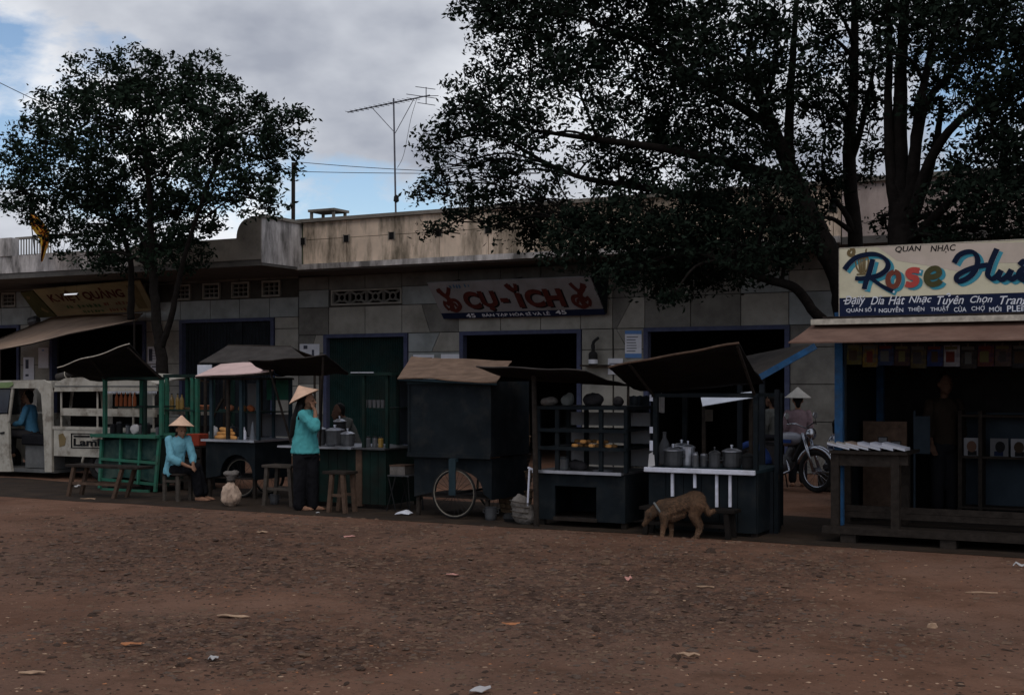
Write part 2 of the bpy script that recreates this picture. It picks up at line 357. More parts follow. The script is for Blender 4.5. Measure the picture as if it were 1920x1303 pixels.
    def build(s, name, mats, parent=None, smooth=False, bevel=0.0, local=False, label=None, cat=None, group=None, kind=None):
        if isinstance(mats, str): mats = [mats]
        me = bpy.data.meshes.new(name)
        v = np.array(s.v, dtype=float).reshape(-1, 3)
        if parent is not None:
            off = Vector((0, 0, 0)) if local else ORIG[parent]
            my = ORIG[parent]
        elif local: off = my = Vector((0, 0, 0))
        else:
            my = off = Vector(((v[:, 0].min() + v[:, 0].max()) / 2, (v[:, 1].min() + v[:, 1].max()) / 2, v[:, 2].min()))
        v = v - np.array(off)
        me.from_pydata([tuple(q) for q in v], [], s.f)
        for m in mats: me.materials.append(M[m])
        if len(mats) > 1: me.polygons.foreach_set('material_index', s.m)
        if smooth: me.polygons.foreach_set('use_smooth', [True] * len(me.polygons))
        o = bpy.data.objects.new(name, me); col.objects.link(o)
        if bevel:
            bm = bmesh.new(); bm.from_mesh(me); bmesh.ops.recalc_face_normals(bm, faces=bm.faces)
            bmesh.ops.bevel(bm, geom=list(bm.edges), offset=bevel, segments=1, affect='EDGES', profile=0.5, clamp_overlap=True); bm.to_mesh(me); bm.free()
        else:
            bm = bmesh.new(); bm.from_mesh(me); bmesh.ops.recalc_face_normals(bm, faces=bm.faces); bm.to_mesh(me); bm.free()
        if parent is not None: o.parent = parent
        else: o.location = off
        ORIG[o] = my
        tag(o, label, cat, group, kind)
        return o

def crom(pts, n=6):
    "Catmull-Rom through points (any dimension)"
    P = [Vector(p) for p in pts]; o = []
    for i in range(len(P) - 1):
        a = P[max(i - 1, 0)]; b = P[i]; c = P[i + 1]; d = P[min(i + 2, len(P) - 1)]
        for k in range(n):
            t = k / n
            o.append(0.5 * ((2 * b) + (c - a) * t + (2 * a - 5 * b + 4 * c - d) * t * t + (3 * b - a - 3 * c + d) * t ** 3))
    o.append(P[-1]); return o

ORD = ['first', 'second', 'third', 'fourth', 'fifth', 'sixth', 'seventh', 'eighth', 'ninth', 'tenth', 'eleventh', 'twelfth', 'thirteenth', 'fourteenth', 'fifteenth', 'sixteenth', 'seventeenth', 'eighteenth', 'nineteenth', 'twentieth']

# text helpers
def text_geo(body, bold=0.0, shear=0.0, space=1.0):
    cu = bpy.data.curves.new('lettering', 'FONT'); cu.body = body; cu.size = 1; cu.offset = bold; cu.shear = shear; cu.space_character = space; cu.resolution_u = 4
    ob = bpy.data.objects.new('lettering', cu); col.objects.link(ob)
    bpy.context.view_layer.update()
    me = bpy.data.meshes.new_from_object(ob.evaluated_get(bpy.context.evaluated_depsgraph_get()))
    vs = [(v.co.x, v.co.y) for v in me.vertices]; fs = [tuple(p.vertices) for p in me.polygons]
    bpy.data.objects.remove(ob); bpy.data.curves.remove(cu); bpy.data.meshes.remove(me)
    return vs, fs
class Board:
    "a flat board with corners TL TR BL BR; writes on its face"
    def __init__(s, TL, TR, BL, BR):
        s.c = [Vector(q) for q in (TL, TR, BL, BR)]
        s.n = (s.c[1] - s.c[0]).cross(s.c[2] - s.c[0]).normalized()
        if s.n.y > 0: s.n = -s.n
    def at(s, u, v, e=0.0):
        a = s.c[0].lerp(s.c[1], u); b = s.c[2].lerp(s.c[3], u); return a.lerp(b, v) + s.n * e
    def slab(s, mb, u0, u1, v0, v1, e0, e1, mi=0):
        c = [(u0, v0), (u1, v0), (u1, v1), (u0, v1)]
        return mb.add([s.at(u, v, e0) for u, v in c] + [s.at(u, v, e1) for u, v in c], [(0, 1, 2, 3), (7, 6, 5, 4), (0, 4, 5, 1), (1, 5, 6, 2), (2, 6, 7, 3), (3, 7, 4, 0)], mi)
    def write(s, mb, body, u0, u1, v0, v1, e=0.004, bold=0.0, shear=0.0, mi=0, space=1.0):
        vs, fs = text_geo(body, bold, shear, space)
        x0 = min(q[0] for q in vs); x1 = max(q[0] for q in vs); y0 = min(q[1] for q in vs); y1 = max(q[1] for q in vs)
        return mb.add([s.at(u0 + (u1 - u0) * (a - x0) / (x1 - x0), v1 + (v0 - v1) * (b - y0) / (y1 - y0), e) for a, b in vs], fs, mi)
    def stroke(s, mb, pts, width, e=0.004, mi=0, n=6, asp=1.0, nib=0.0):
        "ribbon along control points in (u,v); width is a fraction of board height; asp = board width / height; nib = slanted-pen contrast"
        c = crom([(p[0] * asp, p[1], 0) for p in pts], n) if len(pts) > 2 else [Vector((p[0] * asp, p[1], 0)) for p in pts]
        L_, R_ = [], []
        for i, p in enumerate(c):
            d = (c[min(i + 1, len(c) - 1)] - c[max(i - 1, 0)])
            d = d.normalized() if d.length > 1e-9 else Vector((1, 0, 0))
            wd = width * (1 - nib + nib * abs(d.x * 0.55 - d.y * 0.83)); nn = Vector((-d.y, d.x, 0)) * wd / 2
            L_.append(p + nn); R_.append(p - nn)
        k = len(c); vs = [s.at(q.x / asp, q.y, e + 0.0012 * (i % k) / k) for i, q in enumerate(L_ + R_)]
        return mb.add(vs, [(i, i + 1, k + i + 1, k + i) for i in range(k - 1)], mi)

# soft bodies: many overlapping round cones fused into one surface
def blob(name, prims, mat, parent, voxel=0.012, smooth=6, local=True, wrinkle=0.0, wscale=(14, 14, 9)):
    mb = MB()
    for p in prims:
        if p[0] == 'c':
            _, a, ra, b, rb = p
            a = Vector(a); b = Vector(b); d = b - a
            Ln = d.length; dn = d.normalized() if Ln > 1e-6 else Vector((0, 0, 1))
            pts = [a - dn * ra * 0.97, a - dn * ra * 0.8, a - dn * ra * 0.4, a, a.lerp(b, .33), a.lerp(b, .67), b, b + dn * rb * 0.4, b + dn * rb * 0.8, b + dn * rb * 0.97]
            rr = [ra * .2, ra * .6, ra * .917, ra, ra + (rb - ra) * .33, ra + (rb - ra) * .67, rb, rb * .917, rb * .6, rb * .2]
            mb.tube(pts, rr, n=10)
        elif p[0] == 'e':
            c, r = p[1], p[2]; rot = p[3] if len(p) > 3 else None
            prof = [(math.sin(math.pi * (i + .3) / 9.6), -math.cos(math.pi * (i + .3) / 9.6)) for i in range(10)]
            vs = MB().lathe(prof, n=12)
            pts = []
            for q in vs.v:
                v = Vector((q[0] * r[0], q[1] * r[1], q[2] * r[2]))
                if rot: v = rot @ v
                pts.append(v + Vector(c))
            mb.add(pts, vs.f)
        elif p[0] == 'l':       # elliptic loft: list of (center, rx, ry)
            n = 14; vs = []
            for (c, rx, ry) in p[1]:
                for j in range(n): vs.append(Vector(c) + Vector((rx * math.cos(6.28318 * j / n), ry * math.sin(6.28318 * j / n), 0)))
            k = len(p[1])
            fs = [(i * n + j, i * n + (j + 1) % n, (i + 1) * n + (j + 1) % n, (i + 1) * n + j) for i in range(k - 1) for j in range(n)]
            fs += [tuple(reversed(range(n))), tuple((k - 1) * n + j for j in range(n))]
            mb.add(vs, fs)
    o = mb.build(name, mat, parent, local=local)
    md = o.modifiers.new('r', 'REMESH'); md.mode = 'VOXEL'; md.voxel_size = voxel
    sm = o.modifiers.new('s', 'SMOOTH'); sm.iterations = smooth; sm.factor = 0.5
    bpy.context.view_layer.update()
    me = bpy.data.meshes.new_from_object(o.evaluated_get(bpy.context.evaluated_depsgraph_get()))
    o.modifiers.clear(); old = o.data; o.data = me; bpy.data.meshes.remove(old); me.name = name
    if wrinkle:
        n = len(me.vertices); co = np.empty(n * 3); no = np.empty(n * 3); me.vertices.foreach_get('co', co); me.vertices.foreach_get('normal', no); co = co.reshape(-1, 3); no = no.reshape(-1, 3); am = np.empty(n)
        for i in range(n):
            q = Vector((co[i, 0] * wscale[0], co[i, 1] * wscale[1], co[i, 2] * wscale[2])); k = mnoise.noise(q) + .5 * mnoise.noise(q * 2.3 + Vector((3, 1, 7))); r_ = 1 - abs(mnoise.noise(q * 1.4 + Vector((9, 2, 5)))) * 2.2
            am[i] = wrinkle * (.6 * k + .7 * r_)
        co += no * am[:, None]; me.vertices.foreach_set('co', co.ravel())
    me.polygons.foreach_set('use_smooth', [True] * len(me.polygons))
    return o

# ================================================================== GROUND
def patch_density(px, py):
    d = 0.0
    d = max(d, 1.0 - ((px - 420) / 560) ** 2 - ((py - 1040) / 95) ** 2)
    d = max(d, 1.0 - ((px - 480) / 520) ** 2 - ((py - 1205) / 75) ** 2)
    d = max(d, 1.1 - ((px - 1080) / 520) ** 2 - ((py - 1120) / 125) ** 2)
    d = max(d, 0.8 - ((px - 1380) / 330) ** 2 - ((py - 1075) / 45) ** 2)
    d = max(d, 0.35 - ((px - 900) / 900) ** 2 - ((py - 1120) / 190) ** 2)
    return d
def rubble(x, y):
    dp = -SA * x + CA * y
    if dp < 2 or y > 12.6: return 0.0
    px = CX + FPX * (CA * x + SA * y) / dp; py = HOR + FPX * EYE / dp
    pd = patch_density(px, py)
    if pd < -.75: return 0.0
    return max(0.0, min(1.0, 1.1 * pd + .55 * mnoise.noise(Vector((x * .9, y * .9, 5))) + .3 * mnoise.noise(Vector((x * 3, y * 3, 2)))))
def gh(x, y, rb=None):
    if y > 12.7 or y < 3.7 or x < -19.1 or x > .7: return -0.004
    if rb is None: rb = rubble(x, y)
    k = max(0.0, min(1.0, (12.15 - y) / 0.7))
    a = mnoise.noise(Vector((x * 0.45, y * 0.45, 3.1))) * 0.035 + mnoise.noise(Vector((x * 1.6, y * 1.6, 7.7))) * 0.016 + mnoise.noise(Vector((x * 5.0, y * 5.0, 1.2))) * 0.009
    s = max(0.0, min(1.0, (12.32 + 0.05 * mnoise.noise(Vector((x * 1.3, 2.2, 0))) - y) / 0.28)); s = s * s * (3 - 2 * s); far = max(0.0, min(1.0, (y - 9.0) / 2.6))
    return a * k - 0.004 + rb * k * (.020 * mnoise.noise(Vector((x * 7, y * 7, 3))) + .016 * mnoise.noise(Vector((x * 17, y * 17, 6)))) + 0.045 * s * far
fx = np.concatenate([np.array([-900, -300, -120, -60, -35, -24]), np.arange(-19.0, 0.6, 0.045), np.array([3, 8, 20, 60, 300, 900.])])
fy = np.concatenate([np.array([-900, -300, -60, -20, -5, 1.5]), np.arange(3.8, 12.7, 0.045), np.arange(13, 24, 0.5), np.array([27, 32, 45, 80, 300, 900.])])
grb = [rubble(x, y) if 3.7 < y < 12.6 and -19.1 < x < .7 else 0.0 for y in fy for x in fx]
gv = [(x, y, gh(x, y, grb[j * len(fx) + i])) for j, y in enumerate(fy) for i, x in enumerate(fx)]
nx = len(fx)
gf = [(j * nx + i, j * nx + i + 1, (j + 1) * nx + i + 1, (j + 1) * nx + i) for j in range(len(fy) - 1) for i in range(nx - 1)]
gm = bpy.data.meshes.new('ground'); gm.from_pydata(gv, [], gf); gm.materials.append(M['dirt'])
ra_ = gm.attributes.new('rubble', 'FLOAT', 'POINT'); ra_.data.foreach_set('value', grb)
gm.polygons.foreach_set('use_smooth', [True] * len(gm.polygons))
ground = bpy.data.objects.new('ground', gm); col.objects.link(ground); ORIG[ground] = Vector((0, 0, 0)); ground['kind'] = 'structure'

sv_ = []; sf_ = []; ny_ = 8; xs_ = np.arange(-24, 3.0, 0.25)  # dark sheet over the dirt, paints in the shade along the stall row
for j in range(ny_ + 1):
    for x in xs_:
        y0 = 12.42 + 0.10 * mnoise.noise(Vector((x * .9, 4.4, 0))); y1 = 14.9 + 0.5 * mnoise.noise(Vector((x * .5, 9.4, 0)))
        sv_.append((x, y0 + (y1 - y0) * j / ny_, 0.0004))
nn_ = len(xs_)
MB().add(sv_, [(j * nn_ + i, j * nn_ + i + 1, (j + 1) * nn_ + i + 1, (j + 1) * nn_ + i) for j in range(ny_) for i in range(nn_ - 1)]).build('painted_shade_strip', 'shade_soil', None, kind='structure')
# stones bedded in the dirt
def dome(seed):
    rnd = random.Random(seed); n = 8; vs = []; fs = []
    for (r, z) in ((1.0, -0.25), (0.97, 0.10), (0.62, 0.40)):
        for j in range(n):
            k = r * rnd.uniform(0.65, 1.2); vs.append((k * math.cos(6.283 * j / n), k * math.sin(6.283 * j / n), z * rnd.uniform(0.5, 1.4)))
    vs.append((rnd.uniform(-.15, .15), rnd.uniform(-.15, .15), 0.5))
    for i in range(2):
        for j in range(n): fs.append((i * n + j, i * n + (j + 1) % n, (i + 1) * n + (j + 1) % n, (i + 1) * n + j))
    for j in range(n): fs.append((2 * n + j, 2 * n + (j + 1) % n, 3 * n))
    return vs, fs
DOMES = [dome(i) for i in range(8)]
dome_me = []
for i, (vs_, fs_) in enumerate(DOMES):
    for k in ('stone_a', 'stone_b', 'stone_c'):
        me = bpy.data.meshes.new('stone'); me.from_pydata(vs_, [], fs_); me.materials.append(M[k]); dome_me.append(me)
rnd = random.Random(21); st = []; grid = {}
for _ in range(62000):
    px = rnd.uniform(-20, 1940); py = rnd.uniform(965, 1303)
    g = G(px, py)
    if g.y > 12.2: continue
    d = rubble(g.x, g.y)
    if rnd.random() > max(0.012, d * 0.9): continue
    s_ = rnd.choice((0.009, 0.011, 0.013, 0.015, 0.018, 0.022, 0.028, 0.038)) * rnd.uniform(0.75, 1.25) * (0.72 + 0.028 * g.length)
    key = (int(g.x / 0.11), int(g.y / 0.11)); ok = True
    for a in (-1, 0, 1):
        for b in (-1, 0, 1):
            for (qx, qy, qs) in grid.get((key[0] + a, key[1] + b), ()):
                if (qx - g.x) ** 2 + (qy - g.y) ** 2 < (0.8 * (qs + s_)) ** 2: ok = False
    if not ok: continue
    grid.setdefault(key, []).append((g.x, g.y, s_))
    left = px < 620 and py < 1130
    mi = rnd.choices((0, 1, 2), (0.3, 0.4, 0.3) if left else (0.55, 0.25, 0.2))[0]
    st.append((s_ / g.length, g, s_, mi, rnd.randrange(8), rnd.uniform(0, 6.28), rnd.uniform(0.4, 0.9), rnd.uniform(0.22, 0.6)))
st.sort(key=lambda q: -q[0])
for (_, g, s_, mi, di, an, fl, hh) in st[:300]:
    o = bpy.data.objects.new('stone', dome_me[di * 3 + mi]); col.objects.link(o); o.parent = ground
    o.location = (g.x, g.y, gh(g.x, g.y) + 0.0); o.rotation_euler = (rnd.uniform(-.12, .12), rnd.uniform(-.12, .12), an); o.scale = (s_, s_ * fl, s_ * hh)
sb = MB()
for (_, g, s_, mi, di, an, fl, hh) in st[300:]:
    ca, sa = math.cos(an), math.sin(an); z0 = gh(g.x, g.y)
    sb.add([(g.x + (v[0] * ca - v[1] * fl * sa) * s_, g.y + (v[0] * sa + v[1] * fl * ca) * s_, z0 + v[2] * s_ * hh) for v in DOMES[di][0]], DOMES[di][1], mi)
sb.build('small_stones', ['stone_a', 'stone_b', 'stone_c'], ground, smooth=False, kind='stuff')
# crumbs of dirt and dry leaf bits
cb = MB()
for _ in range(5200):
    px = rnd.uniform(-20, 1940); py = 955 + 348 * rnd.random() ** 1.3; g = G(px, py)
    if g.y > 12.3: continue
    s_ = rnd.uniform(0.004, 0.013); z0 = gh(g.x, g.y)
    mi = rnd.choices((0, 1, 2, 3), (.45, .34, .15, .06))[0]
    vs_, fs_ = DOMES[rnd.randrange(8)]; an = rnd.uniform(0, 6.28); fl = rnd.uniform(.3, 1)
    if mi >= 2: s_ *= 1.3
    ca, sa = math.cos(an), math.sin(an)
    cb.add([(g.x + (v[0] * ca - v[1] * fl * sa) * s_, g.y + (v[0] * sa + v[1] * fl * ca) * s_, z0 + v[2] * s_ * (.9 if mi < 2 else .3)) for v in vs_], fs_, mi)
cb.build('loose_crumbs', ['stone_c', 'stone_a', 'scrap_tan', 'scrap_orange'], ground, smooth=True, kind='stuff')

# ================================================================== BUILDINGS
YF, YC, YL = 22.0, 20.8, 19.6
def wall_with_holes(mb, x0, x1, z0, z1, holes, Y0, Y1):
    xs = sorted({x0, x1, *[h[0] for h in holes], *[h[1] for h in holes]})
    for a, b in zip(xs, xs[1:]):
        hs = sorted([h for h in holes if h[0] <= a + 1e-6 and h[1] >= b - 1e-6], key=lambda h: h[2])
        z = z0
        for h in hs:
            if h[2] > z + 1e-4: mb.box(a, b, Y0, Y1, z, h[2])
            z = h[3]
        if z1 > z + 1e-4: mb.box(a, b, Y0, Y1, z, z1)
def wpanel(root_, poly, mat, Y=YF, t=0.03, gap=0.008):
    cx = sum(p[0] for p in poly) / len(poly); cz = sum(p[1] for p in poly) / len(poly)
    x0 = min(p[0] for p in poly); x1 = max(p[0] for p in poly); z0 = min(p[1] for p in poly); z1 = max(p[1] for p in poly)
    q = [(p[0] + (cx - p[0]) * gap / max(.05, (x1 - x0) / 2), p[1] + (cz - p[1]) * gap / max(.05, (z1 - z0) / 2)) for p in poly]
    MB().prism(q, Y - t - random.uniform(0, .004), Y - 0.002).build('wall_panel', mat, root_)
def rectp(x0, x1, z0, z1): return [(x0, z0), (x1, z0), (x1, z1), (x0, z1)]
def door_frame(root_, x0, x1, zt, Y=YF, wd=0.07):
    mb = MB(); mb.box(x0 - wd * .2, x0 + wd, Y - 0.06, Y + .1, 0, zt).box(x1 - wd, x1 + wd * .2, Y - 0.06, Y + .1, 0, zt).box(x0 + wd, x1 - wd, Y - 0.058, Y + .1, zt - wd, zt + .004)
    return mb.build('door_frame', 'blue_frame', root_)
def corrugated(mb, x0, x1, z0, z1, Y, pitch=0.055, amp=0.018):
    n = int((x1 - x0) / pitch * 2); vs = []; 
    for i in range(n + 1):
        x = x0 + (x1 - x0) * i / n; y = Y + (amp if i % 2 else -amp); vs += [(x, y, z0), (x, y, z1)]
    k = len(vs); vs += [(v[0], v[1] + 0.01, v[2]) for v in vs]
    fs = []
    for i in range(n): fs += [(2 * i, 2 * i + 2, 2 * i + 3, 2 * i + 1), (k + 2 * i + 1, k + 2 * i + 3, k + 2 * i + 2, k + 2 * i)]
    mb.add(vs, fs); return mb
def breeze_vent(root_, x0, x1, z0, z1, n, style, Y=YF):
    fr = MB(); b = 0.035
    fr.box(x0 - b, x1 + b, Y - .06, Y + .05, z0 - b, z0).box(x0 - b, x1 + b, Y - .06, Y + .05, z1, z1 + b).box(x0 - b, x0, Y - .058, Y + .05, z0, z1).box(x1, x1 + b, Y - .058, Y + .05, z0, z1)
    v = fr.build('vent', 'plaster', root_)
    w_ = (x1 - x0) / n
    for i in range(n):
        mb = MB(); a = x0 + i * w_ + .006; c = a + w_ - .012
        if style == 'grid':
            for k in range(4):
                xx = a + (c - a) * k / 3; mb.box(xx - .014, xx + .014, Y - .03, Y + .04, z0, z1)
                zz_ = z0 + (z1 - z0) * k / 3; mb.box(a, c, Y - .028, Y + .038, max(z0, zz_ - .014), min(z1, zz_ + .014))
        else:
            xm = (a + c) / 2; zm = (z0 + z1) / 2; rr = min(c - a, z1 - z0) * .30
            mb.ring((xm, Y, zm), (0, 1, 0), rr, .025, n=16, k=5)
            for sx in (-1, 1):
                for sz in (-1, 1): mb.bar((xm + sx * rr * .7, Y, zm + sz * rr * .7), (xm + sx * (c - a) / 2, Y, zm + sz * (z1 - z0) / 2), .045)
            mb.box(a, a + .02, Y - .03, Y + .03, z0, z1).box(c - .02, c, Y - .03, Y + .03, z0, z1)
        mb.build('breeze_block', 'plaster_dark', v)
    return v

# ---- centre building
xL = X(560, YC); xR = X(1577, YC)
ZD = Z(980, 620, YF); ZR2 = Z(690, 574, YF); ZR1 = Z(690, 540, YF); ZCB = Z(700, 497, YC); ZCT = Z(700, 404, YC)
xLf = X(562, YF)
bc = root('shop_building', 'long grey-beige shop building with stained parapet and blue-framed doors', 'building', ((xL + xR) / 2, YF, 0))
ds = [(X(610, YF), X(765, YF), 0, ZD), (X(865, YF), X(1090, YF), 0, ZD), (X(1210, YF), X(1480, YF), 0, ZD)]
vent = (X(626, YF), X(753, YF), Z(690, 568, YF), Z(690, 545, YF))
mb = MB(); wall_with_holes(mb, xLf, xR + .9, 0, ZCB, ds + [vent], YF, YF + .22); mb.build('wall', 'joint', bc)
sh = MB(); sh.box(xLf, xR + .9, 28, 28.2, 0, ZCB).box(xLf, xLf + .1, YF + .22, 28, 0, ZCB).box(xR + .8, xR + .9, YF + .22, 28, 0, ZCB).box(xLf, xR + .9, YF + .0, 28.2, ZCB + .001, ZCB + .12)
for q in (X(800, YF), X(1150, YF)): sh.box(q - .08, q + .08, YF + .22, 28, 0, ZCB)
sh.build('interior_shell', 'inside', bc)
for d in ds: door_frame(bc, *d[:2], ZD)
mb = MB(); corrugated(mb, ds[0][0] + .07, ds[0][1] - .07, 0.02, ZD - .07, YF + .08); mb.build('folding_gate', 'gate_green', bc)
breeze_vent(bc, *vent, 4, 'ring')
cols = [562, 618, 686, 755, 861, 940, 1015, 1090, 1150, 1210, 1296, 1390, 1480, 1577]
pm = ['plaster', 'plaster', 'plaster_dark', 'plaster_blue']
for a, b in zip(cols, cols[1:]):
    xa, xb = X(a, YF), X(b, YF)
    if a == 1480: xb = xR + .9
    if a == 755:
        d0, d1 = X(792, YF), X(808, YF)
        wpanel(bc, [(xa, ZD), (d1, ZD), (d0, ZR2), (xa, ZR2)], 'plaster'); wpanel(bc, [(d1, ZD), (xb, ZD), (xb, ZR2), (d0, ZR2)], 'plaster_dark')
    elif a == 1150:
        d0, d1 = X(1188, YF), X(1157, YF)
        wpanel(bc, [(d1, ZD), (xb, ZD), (xb, ZR2), (d0, ZR2)], 'plaster'); wpanel(bc, [(xa, ZD), (d1, ZD), (d0, ZR2), (xa, ZR2)], 'plaster_dark')
    else: wpanel(bc, rectp(xa, xb, ZD, ZR2), random.choice(pm))
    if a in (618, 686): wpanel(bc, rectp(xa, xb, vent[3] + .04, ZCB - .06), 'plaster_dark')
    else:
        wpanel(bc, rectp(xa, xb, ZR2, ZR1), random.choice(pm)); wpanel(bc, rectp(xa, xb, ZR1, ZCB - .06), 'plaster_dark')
zrow = [0, 0.9, 1.55, Z(700, 661, YF), ZD]
def pier(a, b, mats, diag=None):
    xa, xb = X(a, YF), X(b, YF)
    for i, (z0, z1) in enumerate(zip(zrow, zrow[1:])):
        if diag and i == 3:
            d0, d1 = X(diag[0], YF), X(diag[1], YF)
            wpanel(bc, [(xa, z0), (d1, z0), (d0, z1), (xa, z1)], mats[0]); wpanel(bc, [(d1, z0), (xb, z0), (xb, z1), (d0, z1)], mats[-1])
        else: wpanel(bc, rectp(xa, xb, z0, z1), mats[i % len(mats)])
pier(562, 608, ['plaster_dark', 'plaster'], (594, 584)); pier(767, 863, ['plaster_blue', 'plaster'], (826, 811)); pier(1092, 1150, ['plaster']); pier(1152, 1208, ['plaster'], (1156, 1178)); pier(1482, 1577, ['plaster_dark'])  # rightmost pier all in darker plaster, tree shade put into its colour
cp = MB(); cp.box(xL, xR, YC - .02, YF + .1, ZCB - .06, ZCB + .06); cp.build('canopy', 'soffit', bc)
MB().box(xL - .02, xR, YC - .10, YC - .02, ZCB - .03, ZCB + .075).build('canopy_edge', 'parapet_white', bc)
MB().box(xL, xR, YC + .03, YC + .18, ZCB + .06, ZCT - .05).build('parapet', 'moss_joint', bc)
MB().box(xL - .02, xR, YC - .06, YC + .26, ZCT - .05, ZCT + .02).build('parapet_cap', 'concrete', bc)
pw = X(735, YC) - X(650, YC); xs0 = X(650, YC) - pw; zm = Z(690, 443, YC)
holes_x = []
x = xs0
while x < xR:
    x1 = min(x + pw, xR); x0 = max(x, xL)
    for (z0, z1) in ((ZCB + .06, zm), (zm, ZCT - .05)):
        MB().box(x0 + .006, x1 - .006, YC, YC + .028, z0 + .005, z1 - .005).build('parapet_panel', 'parapet', bc)
    if x > xL: holes_x.append(x)
    x += pw
for hx in holes_x:
    mb = MB(); mb.box(hx - .06, hx + .06, YC - .012, YC - .002, zm - .09, zm + .05, 0)
    for (a, b, c, d) in ((-.075, -.06, -.1, .06), (.06, .075, -.1, .06)): mb.box(hx + a, hx + b, YC - .025, YC - .002, zm + c, zm + d, 1)
    mb.build('drain_hole', ['ink_black', 'concrete'], bc)
# ---- right-hand neighbour
xN = 5.0
bn = root('shop_building', 'pinkish plastered building behind the tree trunks and the painted sign', 'building', ((xR + xN) / 2, YC, 0))
hN = [(-5.6 + 2.5, -0.4, 0, ZD)]
mb = MB(); wall_with_holes(mb, xR + .92, xN, 0, ZCB, hN, YF, YF + .2); mb.build('wall', 'plaster_dark', bn)
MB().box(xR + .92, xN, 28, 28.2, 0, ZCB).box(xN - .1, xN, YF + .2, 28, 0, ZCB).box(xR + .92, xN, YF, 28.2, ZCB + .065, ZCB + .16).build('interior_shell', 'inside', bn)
MB().box(xR + .02, xN, YC - .02, YF, ZCB - .06, ZCB + .06).build('canopy', 'soffit', bn)
MB().box(xR + .02, xN, YC - .02, YC + .15, ZCB + .06, ZCT - .05).build('parapet', 'parapet_pink', bn)
MB().box(xR + .02, xN, YC - .08, YC + .22, ZCT - .05, ZCT + .03).build('parapet_cap', 'concrete', bn)
door_frame(bn, hN[0][0], hN[0][1], ZD)

# ---- left building
ZLB = Z(60, 512, YL); ZLW = Z(60, 478, YL); ZLT = Z(492, 405, YL); xS = X(492, YL); xE = X(-260, YF)
ZLD = Z(425, 598, YF)
bl = root('shop_building', 'left shop building with curved parapet step, low balustrade and dark gate', 'building', ((xE + xS) / 2, YF, 0))
dl = [(X(340, YF), X(515, YF), 0, ZLD), (X(97, YF), X(274, YF), 0, ZLD), (X(-110, YF), X(38, YF), 0, ZLD)]
vz0, vz1 = Z(450, 556, YF), Z(450, 532, YF)
vents = [(X(a, YF), X(b, YF), vz0, vz1) for a, b in ((332, 357), (385, 412), (439, 467), (496, 525), (8, 30), (-60, -38))]
mb = MB(); wall_with_holes(mb, xE, xLf - .02, 0, ZLB, dl + vents, YF, YF + .22); mb.build('wall', 'joint', bl)
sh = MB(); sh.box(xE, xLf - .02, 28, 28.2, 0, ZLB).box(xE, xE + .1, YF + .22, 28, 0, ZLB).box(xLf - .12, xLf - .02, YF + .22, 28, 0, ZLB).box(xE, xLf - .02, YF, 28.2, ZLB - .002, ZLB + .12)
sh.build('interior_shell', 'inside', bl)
for d in dl: door_frame(bl, d[0], d[1], ZLD)
mb = MB(); corrugated(mb, dl[0][0] + .07, X(440, YF), 0.02, ZLD - .07, YF + .08, .09, .012); corrugated(mb, X(452, YF), dl[0][1] - .07, .02, ZLD - .07, YF + .08, .09, .012); mb.box(X(440, YF), X(452, YF), YF + .03, YF + .12, 0, ZLD - .07)
mb.build('folding_gate', 'gate_dark', bl)
for v_ in vents: breeze_vent(bl, *v_, 1, 'grid')
zv = Z(450, 561, YF)
for a, b in ((-200, -150), (-150, -100), (-100, -50), (-50, 5), (5, 60), (60, 130), (130, 200), (200, 274), (274, 340), (340, 396), (396, 451), (451, 507), (507, 561)):
    xa, xb = X(a, YF), X(b, YF); wpanel(bl, rectp(xa, xb, ZLD, zv), 'plaster_blue')
    inner = [v_ for v_ in vents if v_[0] > xa - .05 and v_[1] < xb + .05]
    if inner:
        v_ = inner[0]
        wpanel(bl, rectp(xa, v_[0] - .04, zv, vz1 + .05), 'plaster_blue'); wpanel(bl, rectp(v_[1] + .04, xb, zv, vz1 + .05), 'plaster_blue')
    elif not any(v_[0] < xb and v_[1] > xa for v_ in vents): wpanel(bl, rectp(xa, xb, zv, vz1 + .05), 'plaster_blue')
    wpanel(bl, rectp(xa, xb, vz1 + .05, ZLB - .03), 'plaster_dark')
for a, b in ((276, 338), (40, 95), (517, 561)):
    zs_ = [0, .8, 1.5, 2.0, Z(300, 622, YF), ZLD]; xa, xb = X(a, YF), X(b, YF); xm = (xa + xb) / 2
    for z0, z1 in zip(zs_, zs_[1:]):
        if a == 276:
            wpanel(bl, rectp(xa, xm, z0, z1), 'plaster'); wpanel(bl, rectp(xm, xb, z0, z1), 'plaster')
        else: wpanel(bl, rectp(xa, xb, z0, z1), 'plaster')
MB().box(xE, xS, YL, YF + .1, ZLB - .10, ZLB + .02).build('canopy', 'soffit', bl)
MB().box(xE, X(250, YL), YL - .02, YL + .14, ZLB + .02, ZLW).build('parapet', 'parapet_white', bl)
MB().box(X(250, YL), xS - .02, YL - .02, YL + .14, ZLB + .02, ZLW + .06).build('parapet', 'concrete', bl)
